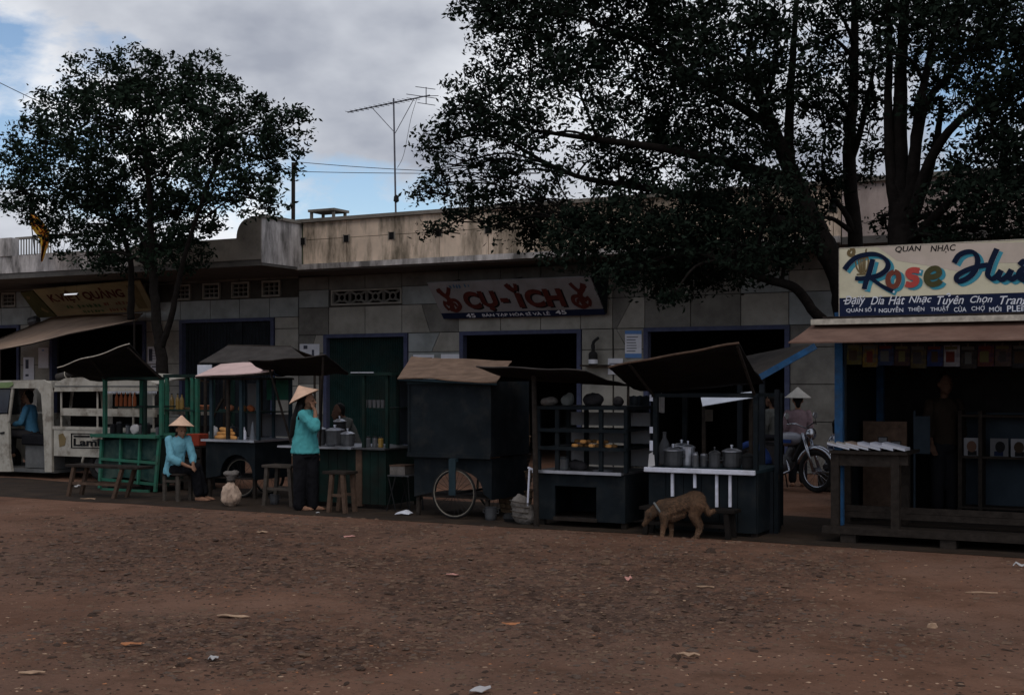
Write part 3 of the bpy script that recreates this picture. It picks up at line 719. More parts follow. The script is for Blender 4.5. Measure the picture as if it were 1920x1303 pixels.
# curved step up to the raised corner block
zc0 = ZLW + .06; pts = [(xS - .02, zc0), (xS - .02, ZLT), (X(472, YL), ZLT + .01)]
for i in range(9):
    t = i / 8; a = math.pi / 2 * t
    pts.append((X(467, YL) - .30 * math.sin(a) * 1.0 + .0, ZLT - .03 - (ZLT - .03 - zc0) * (1 - math.cos(a))))
MB().prism(pts, YL - .02, YL + .14).build('parapet_step', 'concrete', bl)
mb = MB(); mb.box(xS - .02, xS + .01, YL - .02, YC + .2, ZLB - .05, ZLT - .03); mb.build('parapet_return', 'parapet_white', bl)
MB().box(xS - .06, xS + .05, YL - .05, YC + .22, ZLT - .03, ZLT + .03).build('parapet_cap', 'concrete', bl)
for pxx in (10, -150): MB().box(X(pxx - 14, YL), X(pxx + 14, YL), YL - .05, YL + .17, ZLW - .001, Z(10, 447, YL)).build('parapet_post', 'parapet_white', bl)
rail = MB(); zb0, zb1 = ZLW + .02, Z(60, 443, YL + .6); rail.box(X(28, YL + .6), X(150, YL + .6), YL + .6, YL + .68, zb1 - .05, zb1)
rail.box(X(28, YL + .6), X(150, YL + .6), YL + .6, YL + .68, ZLB, zb0 + .08); rl = rail.build('balustrade', 'concrete', bl)
for i in range(13):
    xx = X(32, YL + .6) + i * .085; MB().tube([(xx, YL + .64, zb0 + .08), (xx, YL + .64, zb1 - .05)], [.014, .014], n=6).build('baluster', 'concrete', rl)
# roof things
p0 = S(604, 408, YC + .9); zr = ZCT - .05
sv = root('roof_ventilator', 'small concrete ventilator box with open sides on the parapet roof', 'ventilator', (p0.x, p0.y, zr))
xa, xb = X(581, YC + .6), X(626, YC + .6); zt = Z(604, 392, YC + .6)
MB().box(xa - .03, xb + .03, YC + .57, YC + 1.1, zt - .05, zt).build('cover_slab', 'concrete', sv)
MB().box(xa, xb, YC + .6, YC + 1.07, ZCB + .1, zr + .06).build('base', 'concrete', sv)
for sx in (xa, xb - .05):
    for sy in (YC + .6, YC + 1.0): MB().box(sx, sx + .05, sy, sy + .05, zr + .06, zt - .05).build('post', 'concrete', sv)
# utility pole and wires
pb = S(549, 410, 24.5); ptop = S(550, 305, 24.5)
up = root('utility_pole', 'slim dark utility pole rising behind the parapet corner', 'utility pole', (pb.x, 24.5, 0))
MB().tube([(pb.x, 24.5, 0), (ptop.x, 24.5, ptop.z)], [.055, .045], n=10).build('pole', 'wood_dark', up)
for q in (312, 325): MB().lathe([(.02, 0), (.035, .03), (.02, .06), (.03, .09), (.012, .11)], S(555, q, 24.45), n=8).build('insulator', 'plaster_dark', up)
def wire(name, label, a, b, sag, r=.008):
    pts = []
    for i in range(17):
        t = i / 16; p = Vector(a).lerp(Vector(b), t); p.z -= sag * 4 * t * (1 - t); pts.append(p)
    return MB().tube(pts, r, n=5).build(name, 'cable', None, label=label, cat='wire')
wire('overhead_wire', 'upper overhead wire running right from the utility pole', S(556, 304, 24.45), S(1010, 326, 25.5), .06)
wire('overhead_wire', 'lower overhead wire running right from the utility pole', S(556, 322, 24.45), S(1010, 324, 25.5), .03)
wire('overhead_wire', 'overhead wire slanting into the left tree at the picture edge', S(-60, 125, 20), S(110, 208, 18.2), .02)
# TV antenna
YA = 22.5
am = S(744, 398, YA); at_ = S(738, 185, YA)
an = root('television_antenna', 'tall roof television antenna with long slanted boom', 'antenna', (am.x, YA, ZCB + .12))
MB().tube([(am.x, YA, ZCB + .12), at_], [.022, .018], n=8).build('mast', 'antenna_metal', an)
MB().tube([S(652, 211, YA - .02), S(806, 179, YA - .02)], .014, n=6).build('boom', 'antenna_metal', an)
for a, b in (((699, 204), (741, 250)), ((776, 186), (741, 250))): MB().tube([S(*a, YA - .02), S(*b, YA - .02)], .008, n=5).build('brace', 'antenna_metal', an)
for i in range(14):
    t = i / 13; px = 655 + 120 * t; py = 210.5 - 25 * t; q = S(px, py, YA - .02); ln = .10 + .05 * t
    MB().tube([q + Vector((-ln * .9, -ln * .3, 0.02)), q + Vector((ln * .9, ln * .3, -0.02))], .006, n=5).build('element', 'antenna_metal', an)
MB().tube([S(799, 164, YA), S(799, 196, YA)], .011, n=6).build('reflector_mast', 'antenna_metal', an)
for a, b in (((779, 163), (816, 168)), ((762, 177), (818, 185)), ((786, 181), (822, 180)), ((783, 193), (816, 198))): MB().tube([S(*a, YA), S(*b, YA)], .008, n=5).build('reflector_element', 'antenna_metal', an)
MB().tube(crom([S(781, 187, YA), S(770, 225, YA + .05), S(757, 290, YA + .05), S(745, 315, YA)]), .005, n=5).build('feeder_cable', 'cable', an)
MB().lathe([(.02, -.08), (.06, -.05), (.05, .05), (.02, .08)], S(743, 373, YA), n=8).build('clamp', 'iron', an)

# ---- posters and notices on the wall
def poster(label, p0, p1, q0, q1, bands=(), lines=0, Y=YF - .045, base='paper', cat='poster', name='poster'):
    B = Board(S(p0, q0, Y), S(p1, q0, Y), S(p0, q1, Y), S(p1, q1, Y)); mb = MB(); B.slab(mb, 0, 1, 0, 1, 0, .004, 0)
    for (u0, u1, v0, v1, k) in bands: B.slab(mb, u0, u1, v0, v1, .0045, .006, k)
    for i in range(lines):
        v = .22 + .62 * i / lines; B.slab(mb, .1, random.uniform(.6, .9), v, v + .03, .0045, .006, 1)
    mb.build(name, [base, 'paper_print', 'poster_blue'], None, label=label, cat=cat)
poster('framed notice with blue header and footer beside the wide right doorway', 1172, 1203, 620, 671, ((0, 1, 0, .13, 2), (0, 1, .84, 1, 2)), 6)
poster('torn white notice below the blue-banded notice', 1140, 1168, 672, 702, ((.1, .8, .3, .36, 1), (.1, .9, .55, .6, 1)))
poster('white notice with dark figure left of the green gate', 562, 599, 645, 672, ((.62, .74, .4, .85, 1), (.2, .4, .1, .35, 1)))
poster('narrow white notice above left end of the rusty cart roof', 775, 814, 665, 690, ((.1, .9, .2, .24, 1),))
poster('wide white notice above the rusty cart roof by the black doorway', 827, 862, 664, 690)
poster('election notice with dark portrait on pier left of the forked trunk', 277, 301, 650, 682, ((.1, .38, .12, .85, 1),), 4)
poster('lower torn notice on pier left of the forked trunk', 283, 304, 684, 700, ((.1, .9, .15, .3, 1),))
poster('pale blue sheet pasted high on the far left pier', 72, 91, 652, 690, ((.35, .6, .1, .16, 2),))
poster('white sheet with black portrait low on the far left pier', 44, 64, 670, 712, ((.2, .5, .1, .5, 1), (.2, .5, .75, .85, 1)))
# canister with a bent spout on a little wall shelf
sp = S(1112, 684, YF - .2)
MB().box(X(1092, YF - .2), X(1140, YF - .2), YF - .32, YF - .035, sp.z - .03, sp.z).build('wall_shelf', 'wood_dark', None, label='small dark wall shelf carrying a canister beside the black doorway', cat='shelf')
cn = root('canister', 'dark metal canister with bent spout on small wall shelf', 'canister', sp)
MB().lathe([(.07, .0), (.085, .01), (.085, .2), (.07, .23), (.035, .25), (.03, .31)], sp, n=14).build('body', 'pot_black', cn)
MB().tube(crom([sp + Vector((0, 0, .30)), sp + Vector((0, -.0, .38)), sp + Vector((.03, -.01, .44)), sp + Vector((.12, -.02, .50))]), [.04] * 6 + [.032] * 6 + [.028] * 7, n=8).build('spout', 'iron', cn)
MB().lathe([(.0875, .02), (.0875, .10)], sp, n=14).build('label', 'paper', cn)

# ---- CU-ICH sign
def smudge(B, mb, u0, u1, v0, v1, n, seed):
    "a row of worn brush marks where the paint can no longer be read"
    r = random.Random(seed); w_ = (u1 - u0) / n
    for i in range(n):
        if r.random() < .12: continue
        a = u0 + i * w_
        for k in range(r.choice((2, 2, 3))):
            ua = a + w_ * r.uniform(.05, .6); B.slab(mb, ua, ua + w_ * r.uniform(.18, .4), v0 + (v1 - v0) * r.uniform(0, .4), v1 - (v1 - v0) * r.uniform(0, .3), .003 + .0004 * k, .004 + .0004 * k + .0001 * i)
def board_root(name, label, B, depth=.04):
    c = B.at(.5, 1); return root(name, label, 'sign', c)
YS = YF - .15
B1 = Board(S(801, 531, YS - .55), S(1106, 519, YS - .55), S(832, 598, YS), S(1135, 590, YS))
s1 = board_root('shop_sign', 'tilted grey shop sign with dark red letters over the black doorway', B1)
mb = MB(); B1.slab(mb, 0, 1, 0, .84, -.03, 0); mb.build('board', 'sign_grey', s1)
mb = MB(); B1.slab(mb, 0, 1, .843, 1, -.03, 0.003); mb.build('lower_band', 'band_navy', s1)
mb = MB(); e_ = [B1.at(1, 0, -.03), B1.at(1, 1, -.03)]; mb.add([e_[0], e_[1], Vector((e_[1].x, YF - .04, e_[0].z)), e_[0] + Vector((.02, 0, 0)), e_[1] + Vector((.02, 0, 0)), Vector((e_[1].x + .02, YF - .04, e_[0].z))], [(0, 1, 2), (5, 4, 3), (0, 3, 4, 1), (1, 4, 5, 2), (2, 5, 3, 0)]); mb.build('end_cheek', 'gate_dark', s1)
mb = MB()
for uu in (.1, .5, .9): MB().bar(B1.at(uu, .05, -.03), (B1.at(uu, 0).x, YF - .04, B1.at(uu, .0).z + .1), .02).build('bracket', 'iron', s1)
for e, k, off in ((.004, 'ink_black', .018), (.009, 'ink_dred', 0)):
    mb = MB()
    for ch, u0, u1 in (('C', .185, .285), ('Ụ', .29, .395), ('I', .515, .55), ('C', .57, .68), ('H', .69, .80)):
        v1 = .74; v0 = .26
        if ch == 'Ụ': v1 = .80
        if ch == 'I': v0 = .34
        B1.write(mb, ch, u0 + off * .5, u1 + off * .5, v0 + off * 2, v1 + off * 2, e, bold=.05)
    B1.stroke(mb, [(.487 + off * .5, .10 + off * 2), (.50 + off * .5, .2 + off * 2), (.525 + off * .5, .29 + off * 2)], .13, e, asp=4.2); B1.stroke(mb, [(.545 + off * .5, .10 + off * 2), (.54 + off * .5, .2 + off * 2), (.53 + off * .5, .27 + off * 2)], .09, e - .0006, asp=4.2)
    B1.slab(mb, .415 + off * .5, .465 + off * .5, .47 + off * 2, .58 + off * 2, e - .001, e)
    mb.build('lettering' if k == 'ink_dred' else 'letter_shadow', k, s1, kind='stuff')
mb = MB(); smudge(B1, mb, .13, .285, .06, .17, 8, 5); mb.build('faded_lettering', 'ink_blue', s1, kind='stuff')
mb = MB(); B1.write(mb, '45', .155, .215, .865, .98, .006, bold=.02); B1.write(mb, 'BÁN TẠP HÓA SỈ VÀ LẺ', .26, .68, .86, .985, .006, bold=.015); B1.write(mb, '45', .715, .78, .84, .955, .006, bold=.02); mb.build('band_lettering', 'ink_white', s1)
# painted sprays at the two ends
for (uc, fl, kk) in ((.095, 1, 'painted_spray'), (.90, -1, 'painted_spray')):
    mb = MB(); asp = 4.2
    for pts, wd in ((((-.045, .16), (-.03, .3), (-.005, .42), (.0, .6), (-.01, .8)), .13), (((.03, .14), (.012, .28), (-.012, .4)), .10), (((-.03, .62), (.0, .5), (.04, .5), (.05, .66), (.01, .78), (-.025, .7)), .10), (((.0, .62), (.02, .58), (.03, .68)), .07), (((-.035, .5), (-.045, .62), (-.03, .76)), .08), (((-.055, .22), (-.04, .28), (-.02, .26)), .07)):
        B1.stroke(mb, [(uc + fl * p[0], p[1]) for p in pts], wd, .005, asp=asp)
    mb.build(kk, 'ink_dred', s1)

# ---- left tan sign
B2 = Board(S(62, 544, YF - 1.15), S(262, 527, YF - 1.15), S(108, 593, YF - .2), S(290, 582, YF - .2))
s2 = board_root('shop_sign', 'tilted tan shop sign with faded red letters above the tan awning', B2)
mb = MB(); B2.slab(mb, 0, 1, 0, 1, -.03, 0); mb.build('board', 'sign_tan', s2)
mb = MB(); B2.write(mb, 'K.VIỆT QUẢNG', .08, .80, .10, .55, .005, bold=.03); mb.build('lettering', 'ink_dred', s2)
mb = MB(); smudge(B2, mb, .17, .52, .62, .76, 9, 1); smudge(B2, mb, .30, .52, .83, .95, 6, 2); mb.build('faded_lettering', 'ink_green', s2, kind='stuff')
mb = MB(); smudge(B2, mb, .55, .80, .60, .74, 7, 3); smudge(B2, mb, .56, .82, .82, .95, 7, 4); mb.build('faded_lettering', 'ink_maroon', s2, kind='stuff')
mb = MB(); B2.slab(mb, .86, .95, .1, .9, .003, .005); mb.build('painted_panel', 'ink_brown', s2)
mb = MB()
for uu in (.08, .92): MB().bar(B2.at(uu, .03, -.03), (B2.at(uu, 0).x, YF - .03, B2.at(uu, 0).z + .05), .025).build('bracket', 'iron', s2)

B3 = Board(S(38, 549, YF - 1.0), S(61, 546, YF - 1.05), S(72, 596, YF - .25), S(106, 594, YF - .22))
s3 = board_root('shop_sign', 'narrow dark board left of the tilted tan shop sign', B3)
mb = MB(); B3.slab(mb, 0, 1, 0, 1, -.03, 0); mb.build('board', 'ink_olive', s3)
mb = MB(); B3.stroke(mb, [(.2, .2), (.6, .3), (.5, .55), (.8, .8)], .12, .004, asp=.6); mb.build('painted_stroke', 'ink_brown', s3)
# fluorescent tube in front of it
tl = root('fluorescent_lamp', 'short lit fluorescent tube hanging before the tan sign', 'lamp', S(133, 552, YF - 1.4))
MB().tube([S(120, 552.5, YF - 1.4), S(146, 551, YF - 1.4)], .016, n=8).build('tube', 'tube_lamp', tl)
mb = MB()
for q in (120, 146): mb.lathe([(.02, -.02), (.024, 0), (.02, .02)], S(q, 552, YF - 1.4), n=8)
mb.build('end_cap', 'iron', tl)
mb = MB()
for q in (122, 144): 
    a = S(q, 551, YF - 1.4); mb.tube([a, (a.x, a.y, ZLB - .1)], .004, n=4)
mb.build('hanger', 'iron', tl)
# round metal drum lamp under the sign at far left
MB().lathe([(.05, -.18), (.11, -.12), (.115, .08), (.07, .14)], S(64, 602, YF - .5), n=14, rot=Matrix.Rotation(R(80), 3, 'Y')).build('drum', 'tin', None, label='grey metal drum tucked under the dark board over the far left shop', cat='drum')
# flag
fb = root('flag', 'yellow flag with red stripes hanging from a pole by the left tree', 'flag', S(57, 398, YL - .5))
MB().tube([S(66, 478, YL - .02), S(55, 392, YL - .5)], .012, n=6).build('flag_pole', 'wood_dark', fb)
spine = crom([(57, 401, 0), (70, 422, 0), (84, 445, 0), (83, 464, 0), (78, 491, 0)], 5); mb = MB(); vs_ = []; nu = 10
for i, c in enumerate(spine):
    t = i / (len(spine) - 1); hw = 2 + 15 * math.sin(math.pi * min(1, t * 1.0) ** .8) * (1 - .45 * t)
    for j in range(nu + 1):
        u = j / nu - .5; vs_.append(S(c.x + 2 * hw * u * (.8), c.y - hw * u * (1.0 - 1.2 * t), YL - .5 - .10 * math.sin(u * 9 + i * .35)))
fs_ = []; 
for i in range(len(spine) - 1):
    for j in range(nu): mb.add([vs_[i * (nu + 1) + j], vs_[i * (nu + 1) + j + 1], vs_[(i + 1) * (nu + 1) + j + 1], vs_[(i + 1) * (nu + 1) + j]], [(0, 1, 2, 3)], 1 if j in (3, 5, 7) else 0)
mb.build('cloth', ['flag_yellow', 'flag_red'], fb, smooth=True)
# tan awning of the left shop
aw = root('awning', 'tan canvas awning sagging to the left over the left shop', 'awning', S(100, 600, YF - .4))
Aa = [S(a, b, YF - .3 - .5 * (1 - i / 6)) for i, (a, b) in enumerate(((-60, 650), (0, 634), (55, 612), (95, 597), (150, 592), (210, 590), (268, 588)))]
Ab = [S(a, b, 19.2 + .4 * i / 6) for i, (a, b) in enumerate(((-60, 668), (0, 656), (60, 645), (125, 628), (165, 620), (205, 612), (252, 602)))]
MB().patch(Aa, Ab, .012, 6, .05, .02).build('canvas', 'tarp_tan', aw, smooth=True)
for i in (1, 6): 
    q = Ab[i]; MB().tube([(q.x, q.y, 0), q], .022, n=8).build('pole', 'wood_dark', aw)
MB().tube(Ab, .014, n=6).build('front_rail', 'wood_dark', aw)

# ================================================================== TREES
def leaf_mesh(name, centers, size, seed, mat, parent, kind=None):
    rs = np.random.RandomState(seed); c = np.array(centers); n = len(c)
    d = rs.normal(size=(n, 3)); d[:, 2] = d[:, 2] * .8 - .35; d /= np.linalg.norm(d, axis=1)[:, None]
    s = rs.normal(size=(n, 3)); s -= d * (s * d).sum(1)[:, None]; s /= np.linalg.norm(s, axis=1)[:, None]
    nn = np.cross(d, s)
    L_ = size * rs.uniform(.45, 1.45, size=(n, 1)); W_ = L_ * rs.uniform(.36, .52, size=(n, 1))
    v = np.stack([c - d * L_ * .5, c + s * W_ * .5 + nn * L_ * .07, c + d * L_ * .5, c - s * W_ * .5 + nn * L_ * .07], 1).reshape(-1, 3)
    v -= np.array(ORIG[parent])
    me = bpy.data.meshes.new(name); me.vertices.add(4 * n); me.vertices.foreach_set('co', v.ravel())
    me.loops.add(4 * n); me.loops.foreach_set('vertex_index', np.arange(4 * n, dtype=np.int32))
    me.polygons.add(n); me.polygons.foreach_set('loop_start', np.arange(0, 4 * n, 4, dtype=np.int32)); me.polygons.foreach_set('loop_total', np.full(n, 4, dtype=np.int32))
    me.update(); me.validate(); me.materials.append(M[mat])
    o = bpy.data.objects.new(name, me); col.objects.link(o); o.parent = parent
    if kind: o['kind'] = kind
    return o
def tree(label, trunks, lobes, leaf, seed, mat, dens=1.0, spread=.15):
    "trunks: lists of (px,py,Y,radius); lobes: (px,py,r_px,Y)"
    rnd = random.Random(seed); first = trunks[0][0]
    b = S(*first[:3]); b.z = 0
    t = root('tree', label, 'tree', b)
    nodes = []
    for k, tr in enumerate(trunks):
        pts = [S(*q[:3]) for q in tr]
        if k == 0: pts[0].z = -.05
        sp = crom(pts, 6); rad = []
        for i in range(len(tr) - 1): rad += [tr[i][3] + (tr[i + 1][3] - tr[i][3]) * j / 6 for j in range(6)]
        rad.append(tr[-1][3])
        sp = [p + Vector((rnd.uniform(-1, 1), rnd.uniform(-1, 1), 0)) * r * .12 for p, r in zip(sp, rad)]
        MB().tube(sp, rad, n=10).build('trunk' if k == 0 else 'limb', 'bark', t, smooth=True)
        nodes += [(p, r) for p, r in zip(sp, rad)][len(sp) // 3:]
    cs = []
    for (px, py, rp, Y) in lobes:
        c = S(px, py, Y); m = (c - cam.location).length / FPX; r = rp * m
        cand = [q for q in nodes if q[0].z < c.z + .3 * r] or nodes
        a, ra = min(cand, key=lambda q: (q[0] - c).length + 0.6 * max(0, q[0].z - c.z + .2))
        mid = a.lerp(c, .5) + Vector((rnd.uniform(-.1, .1), rnd.uniform(-.1, .1), .12 * (c - a).length))
        mb = MB(); br = max(.012, min(ra * .55, .05)); pth = crom([a, mid, c], 5)
        mb.tube(pth, [br + (.010 - br) * i / (len(pth) - 1) for i in range(len(pth))], n=6)
        ncl = max(6, int(dens * 215 * r * r)); twig = rnd.sample(range(ncl), min(ncl, 10))
        for i in range(ncl):
            while True:
                d = Vector((rnd.uniform(-1, 1), rnd.uniform(-1, 1), rnd.uniform(-1, 1)))
                if .05 < d.length < 1: break
            d = d.normalized() * d.length ** .55
            q = c + Vector((d.x * r, d.y * r * 1.15, d.z * r))
            if i in twig: mb.tube([c.lerp(a, .25 * rnd.random()), c.lerp(q, .55) + Vector((0, 0, .04)), q], [.009, .006, .003], n=4)
            nl = rnd.randint(18, 38)
            for _ in range(nl): cs.append((q.x + rnd.gauss(0, spread), q.y + rnd.gauss(0, spread), q.z + rnd.gauss(0, spread * .75)))
        mb.build('branch', 'bark', t, smooth=True)
    leaf_mesh('crown', cs, leaf, seed, mat, t)
    return len(cs)
YT = 17.5
def rl(lst, Y, dv, seed):
    r = random.Random(seed); return [(a, b, c, Y + r.uniform(-dv, dv)) for a, b, c in lst]
tree('spreading left tree with forked slim trunk behind the market carts',
     [[(305, 880, YT, .15), (303, 760, YT, .12), (305, 690, YT, .11), (298, 640, YT, .095), (290, 560, YT, .085), (285, 470, YT, .07), (280, 360, YT, .05), (270, 240, YT, .03)],
      [(303, 650, YT, .06), (320, 600, YT - .05, .055), (332, 540, YT - .1, .05), (352, 460, YT - .2, .04), (385, 360, YT - .2, .03), (420, 270, YT - .2, .02)],
      [(245, 600, YT + .4, .07), (246, 540, YT + .35, .06), (240, 470, YT + .3, .05), (200, 380, YT + .3, .035), (150, 300, YT + .3, .02)],
      [(288, 520, YT, .05), (262, 440, YT + .1, .04), (180, 400, YT + .3, .03), (90, 350, YT + .5, .015)]],
     rl([(190, 165, 62), (255, 150, 60), (310, 165, 62), (378, 140, 42), (395, 185, 55), (130, 215, 62), (205, 235, 85), (290, 235, 88), (370, 240, 75), (440, 220, 58), (475, 250, 55), (535, 245, 46), (550, 230, 26),
         (80, 265, 55), (45, 320, 45), (30, 360, 42), (55, 385, 30), (110, 330, 62), (160, 330, 60), (235, 330, 75), (320, 330, 70), (400, 310, 62), (455, 320, 62), (510, 300, 45), (480, 370, 40), (515, 385, 28),
         (270, 400, 72), (200, 410, 55), (340, 400, 60), (150, 390, 45), (125, 440, 38), (95, 425, 26), (190, 460, 45), (240, 460, 50), (300, 460, 52), (350, 470, 40), (390, 400, 34), (160, 475, 24)], YT, 1.15, 3),
     .092, 11, 'leaf', dens=.64, spread=.085)
YR = 16.4
tree('big dark leaning tree reaching left over the shop parapet',
     [[(1600, 780, YR, .20), (1592, 640, YR, .18), (1575, 520, YR, .165), (1530, 430, YR, .14), (1490, 340, YR, .11), (1450, 240, YR, .08), (1400, 120, YR, .06)],
      [(1590, 640, YR, .08), (1530, 588, YR - .3, .066), (1490, 540, YR - .5, .06), (1440, 525, YR - .7, .05), (1390, 505, YR - .8, .055), (1300, 470, YR - .9, .04), (1200, 440, YR - .9, .025), (1100, 430, YR - .9, .012)],
      [(1490, 340, YR, .09), (1380, 310, YR - .3, .07), (1250, 280, YR - .4, .055), (1120, 262, YR - .5, .04), (1000, 245, YR - .5, .02)],
      [(1530, 430, YR, .10), (1400, 400, YR + .2, .07), (1250, 360, YR + .4, .05), (1080, 330, YR + .4, .035), (960, 270, YR + .4, .015)],
      [(1450, 240, YR, .07), (1340, 170, YR, .05), (1220, 90, YR, .04), (1080, 30, YR, .02)],
      [(1480, 330, YR, .08), (1480, 200, YR + .3, .06), (1490, 60, YR + .3, .04), (1500, -80, YR + .3, .02)]],
     rl([(890, 20, 40), (950, 60, 62), (930, 20, 45), (1010, 30, 70), (1000, 110, 70), (1080, 70, 85), (1080, 160, 80), (1160, 50, 90), (1180, 150, 95), (1260, 70, 100), (1280, 180, 100), (1360, 90, 105), (1360, 220, 100), (1450, 120, 95), (1430, 270, 90), (1250, -50, 120), (1050, -60, 110), (1420, -40, 110), (1150, -120, 120),
         (900, 165, 45), (870, 190, 42), (930, 200, 60), (985, 180, 50), (880, 240, 50), (940, 270, 55), (1000, 260, 45), (830, 265, 38), (805, 280, 26), (850, 310, 40), (900, 330, 45), (960, 330, 42), (820, 345, 26), (790, 355, 18), (870, 375, 38), (930, 385, 42), (1000, 380, 40), (1040, 330, 35),
         (1110, 300, 52), (1180, 270, 75), (1170, 340, 55), (1250, 300, 75), (1320, 330, 72), (1100, 390, 48), (1060, 420, 45), (1150, 410, 52), (1220, 390, 60), (1300, 410, 66), (1380, 380, 66), (1450, 380, 60), (980, 425, 38), (930, 430, 28), (860, 415, 25), (810, 440, 18), (1120, 465, 50), (1190, 475, 55), (1260, 480, 55), (1330, 470, 58), (1400, 460, 56), (1460, 450, 48), (1050, 470, 32), (1230, 520, 42), (1290, 525, 40), (1160, 510, 38), (1350, 515, 38), (1420, 500, 34), (1230, 555, 18), (1265, 550, 14), (1080, 440, 48), (1140, 440, 52), (1210, 435, 55), (1280, 440, 58), (1350, 430, 58), (1420, 420, 55), (1480, 400, 50), (1500, 450, 42), (1440, 470, 48), (1370, 480, 50), (1300, 490, 48), (1200, 500, 44), (1030, 400, 38), (1000, 440, 30), (1530, 380, 40)], YR - .3, 1.35, 5),
     .080, 17, 'leaf_dark', dens=.80, spread=.082)
tree('slender straight tree between the leaning tree and the many-stemmed tree',
     [[(1612, 760, YR + .9, .12), (1606, 600, YR + .9, .11), (1602, 440, YR + .9, .10), (1592, 300, YR + .9, .09), (1600, 180, YR + .9, .07), (1602, 40, YR + .9, .05), (1600, -80, YR + .9, .03)],
      [(1603, 445, YR + .9, .05), (1585, 400, YR + .7, .04), (1560, 365, YR + .6, .03), (1540, 300, YR + .6, .015)],
      [(1597, 300, YR + .9, .05), (1620, 220, YR + .8, .04), (1640, 120, YR + .8, .02)]],
     rl([(1545, 230, 50), (1560, 120, 48), (1530, 170, 45), (1600, 60, 52), (1570, 20, 50), (1620, 150, 42), (1590, 200, 40), (1555, 300, 40), (1530, 340, 38), (1570, 360, 24), (1630, 250, 26), (1610, -60, 80), (1520, 60, 42), (1620, 330, 22), (1530, 410, 30)], YR + .7, .8, 8),
     .076, 23, 'leaf_dark', dens=.85, spread=.08)
YQ = 15.9
tree('large many-stemmed tree rising behind the painted music sign',
     [[(1700, 780, YQ, .24), (1698, 600, YQ, .22), (1694, 460, YQ, .19), (1690, 380, YQ, .16), (1685, 260, YQ, .10), (1690, 120, YQ, .07), (1700, -60, YQ, .04)],
      [(1692, 440, YQ, .10), (1672, 340, YQ - .1, .07), (1665, 220, YQ - .1, .055), (1668, 80, YQ, .04), (1660, -60, YQ, .02)],
      [(1696, 430, YQ, .11), (1712, 330, YQ - .1, .08), (1722, 220, YQ - .2, .06), (1740, 120, YQ - .2, .04), (1770, -40, YQ, .02)],
      [(1712, 330, YQ - .1, .06), (1735, 200, YQ + .1, .05), (1790, 130, YQ + .1, .035), (1840, 60, YQ + .1, .02)],
      [(1700, 440, YQ, .07), (1740, 330, YQ + .2, .055), (1760, 240, YQ + .2, .04), (1765, 180, YQ + .2, .02)],
      [(1700, 440, YQ, .08), (1745, 300, YQ - .3, .06), (1800, 225, YQ - .4, .045), (1870, 180, YQ - .4, .02)],
      [(1698, 470, YQ, .07), (1760, 400, YQ - .4, .055), (1830, 340, YQ - .5, .04), (1930, 310, YQ - .5, .02)]],
     rl([(1670, 40, 55), (1730, 40, 62), (1800, 40, 70), (1870, 40, 70), (1920, 100, 62), (1690, 130, 40), (1760, 110, 52), (1830, 110, 58), (1880, 160, 55), (1800, 190, 42), (1850, 230, 55), (1920, 210, 70), (1770, 280, 30), (1830, 300, 48), (1890, 300, 65), (1940, 300, 70), (1800, 350, 45), (1860, 370, 60), (1920, 380, 70), (1790, 410, 48), (1840, 430, 55), (1900, 440, 62), (1740, 400, 34), (1640, 190, 26), (1655, 100, 32), (1710, 200, 22), (1740, 190, 24), (1690, -60, 90), (1820, -50, 100), (1960, 0, 100), (1990, 160, 90), (2010, 320, 90), (1770, 450, 32), (1640, 290, 16), (1760, 350, 20), (1650, 410, 20)], YQ - .1, 1.1, 9),
     .078, 29, 'leaf_dark', dens=.85, spread=.08)

# ================================================================== MARKET ROW
def awning(label, FL, FR, BR, BL, mat='tarp_dark', edge='edge_light', sag=.045, n=13, poles=(), name='awning', thick=.012, rough=.035, seed=1, edge_r=.008):
    "sheet from front edge FL-FR to back edge BL-BR (world points)"
    A = [Vector(FL).lerp(Vector(FR), i / (n - 1)) for i in range(n)]; B = [Vector(BL).lerp(Vector(BR), i / (n - 1)) for i in range(n)]
    a = root(name, label, 'awning', (A[0] + B[0] + A[-1] + B[-1]) / 4)
    MB().patch(A, B, thick, 9, sag, rough, seed=seed).build('sheet', mat, a, smooth=True)
    if edge: MB().tube([p + Vector((0, -.004, thick * .6 + rough * mnoise.noise(Vector((p.x * 2.3, p.y * 2.3, seed))))) for p in A], edge_r, n=6).build('front_rod', edge, a)
    for p, q in poles: MB().tube([p, q], .016, n=6).build('prop', 'wood_dark', a)
    return a
def pot(label, p, r, h, mat='tin', lid=True, group=None, name='pot', cat='pot', lidmat=None, n=16):
    t = root(name, label, cat, p, group)
    MB().lathe([(r * .86, 0), (r * .97, .02), (r, h * .3), (r, h * .96), (r * 1.06, h * .97), (r * 1.06, h)], p, n=n).build('body', mat, t, smooth=False)
    if lid: MB().lathe([(r * 1.08, h + .002), (r * 1.08, h + .012), (r * .5, h + .035), (r * .12, h + .04), (r * .1, h + .055), (r * .18, h + .06), (r * .16, h + .075)], p, n=n).build('lid', lidmat or mat, t)
    mb = MB()
    for s in (-1, 1): 
        c = Vector(p) + Vector((s * r, 0, h * .75)); MB().tube([c, c + Vector((s * .03, 0, .01)), c + Vector((s * .03, 0, -.03)), c + Vector((0, 0, -.03))], .006, n=5).build('handle', mat, t)
    return t
def bottle(label, p, r, h, mat, cap='iron', group=None, name='bottle', cat='bottle'):
    t = root(name, label, cat, p, group)
    MB().lathe([(r * .9, 0), (r, .01), (r, h * .55), (r * .85, h * .66), (r * .38, h * .8), (r * .34, h * .94)], p, n=12).build('body', mat, t)
    MB().lathe([(r * .42, h * .94), (r * .42, h)], p, n=10).build('cap', cap, t)
    return t
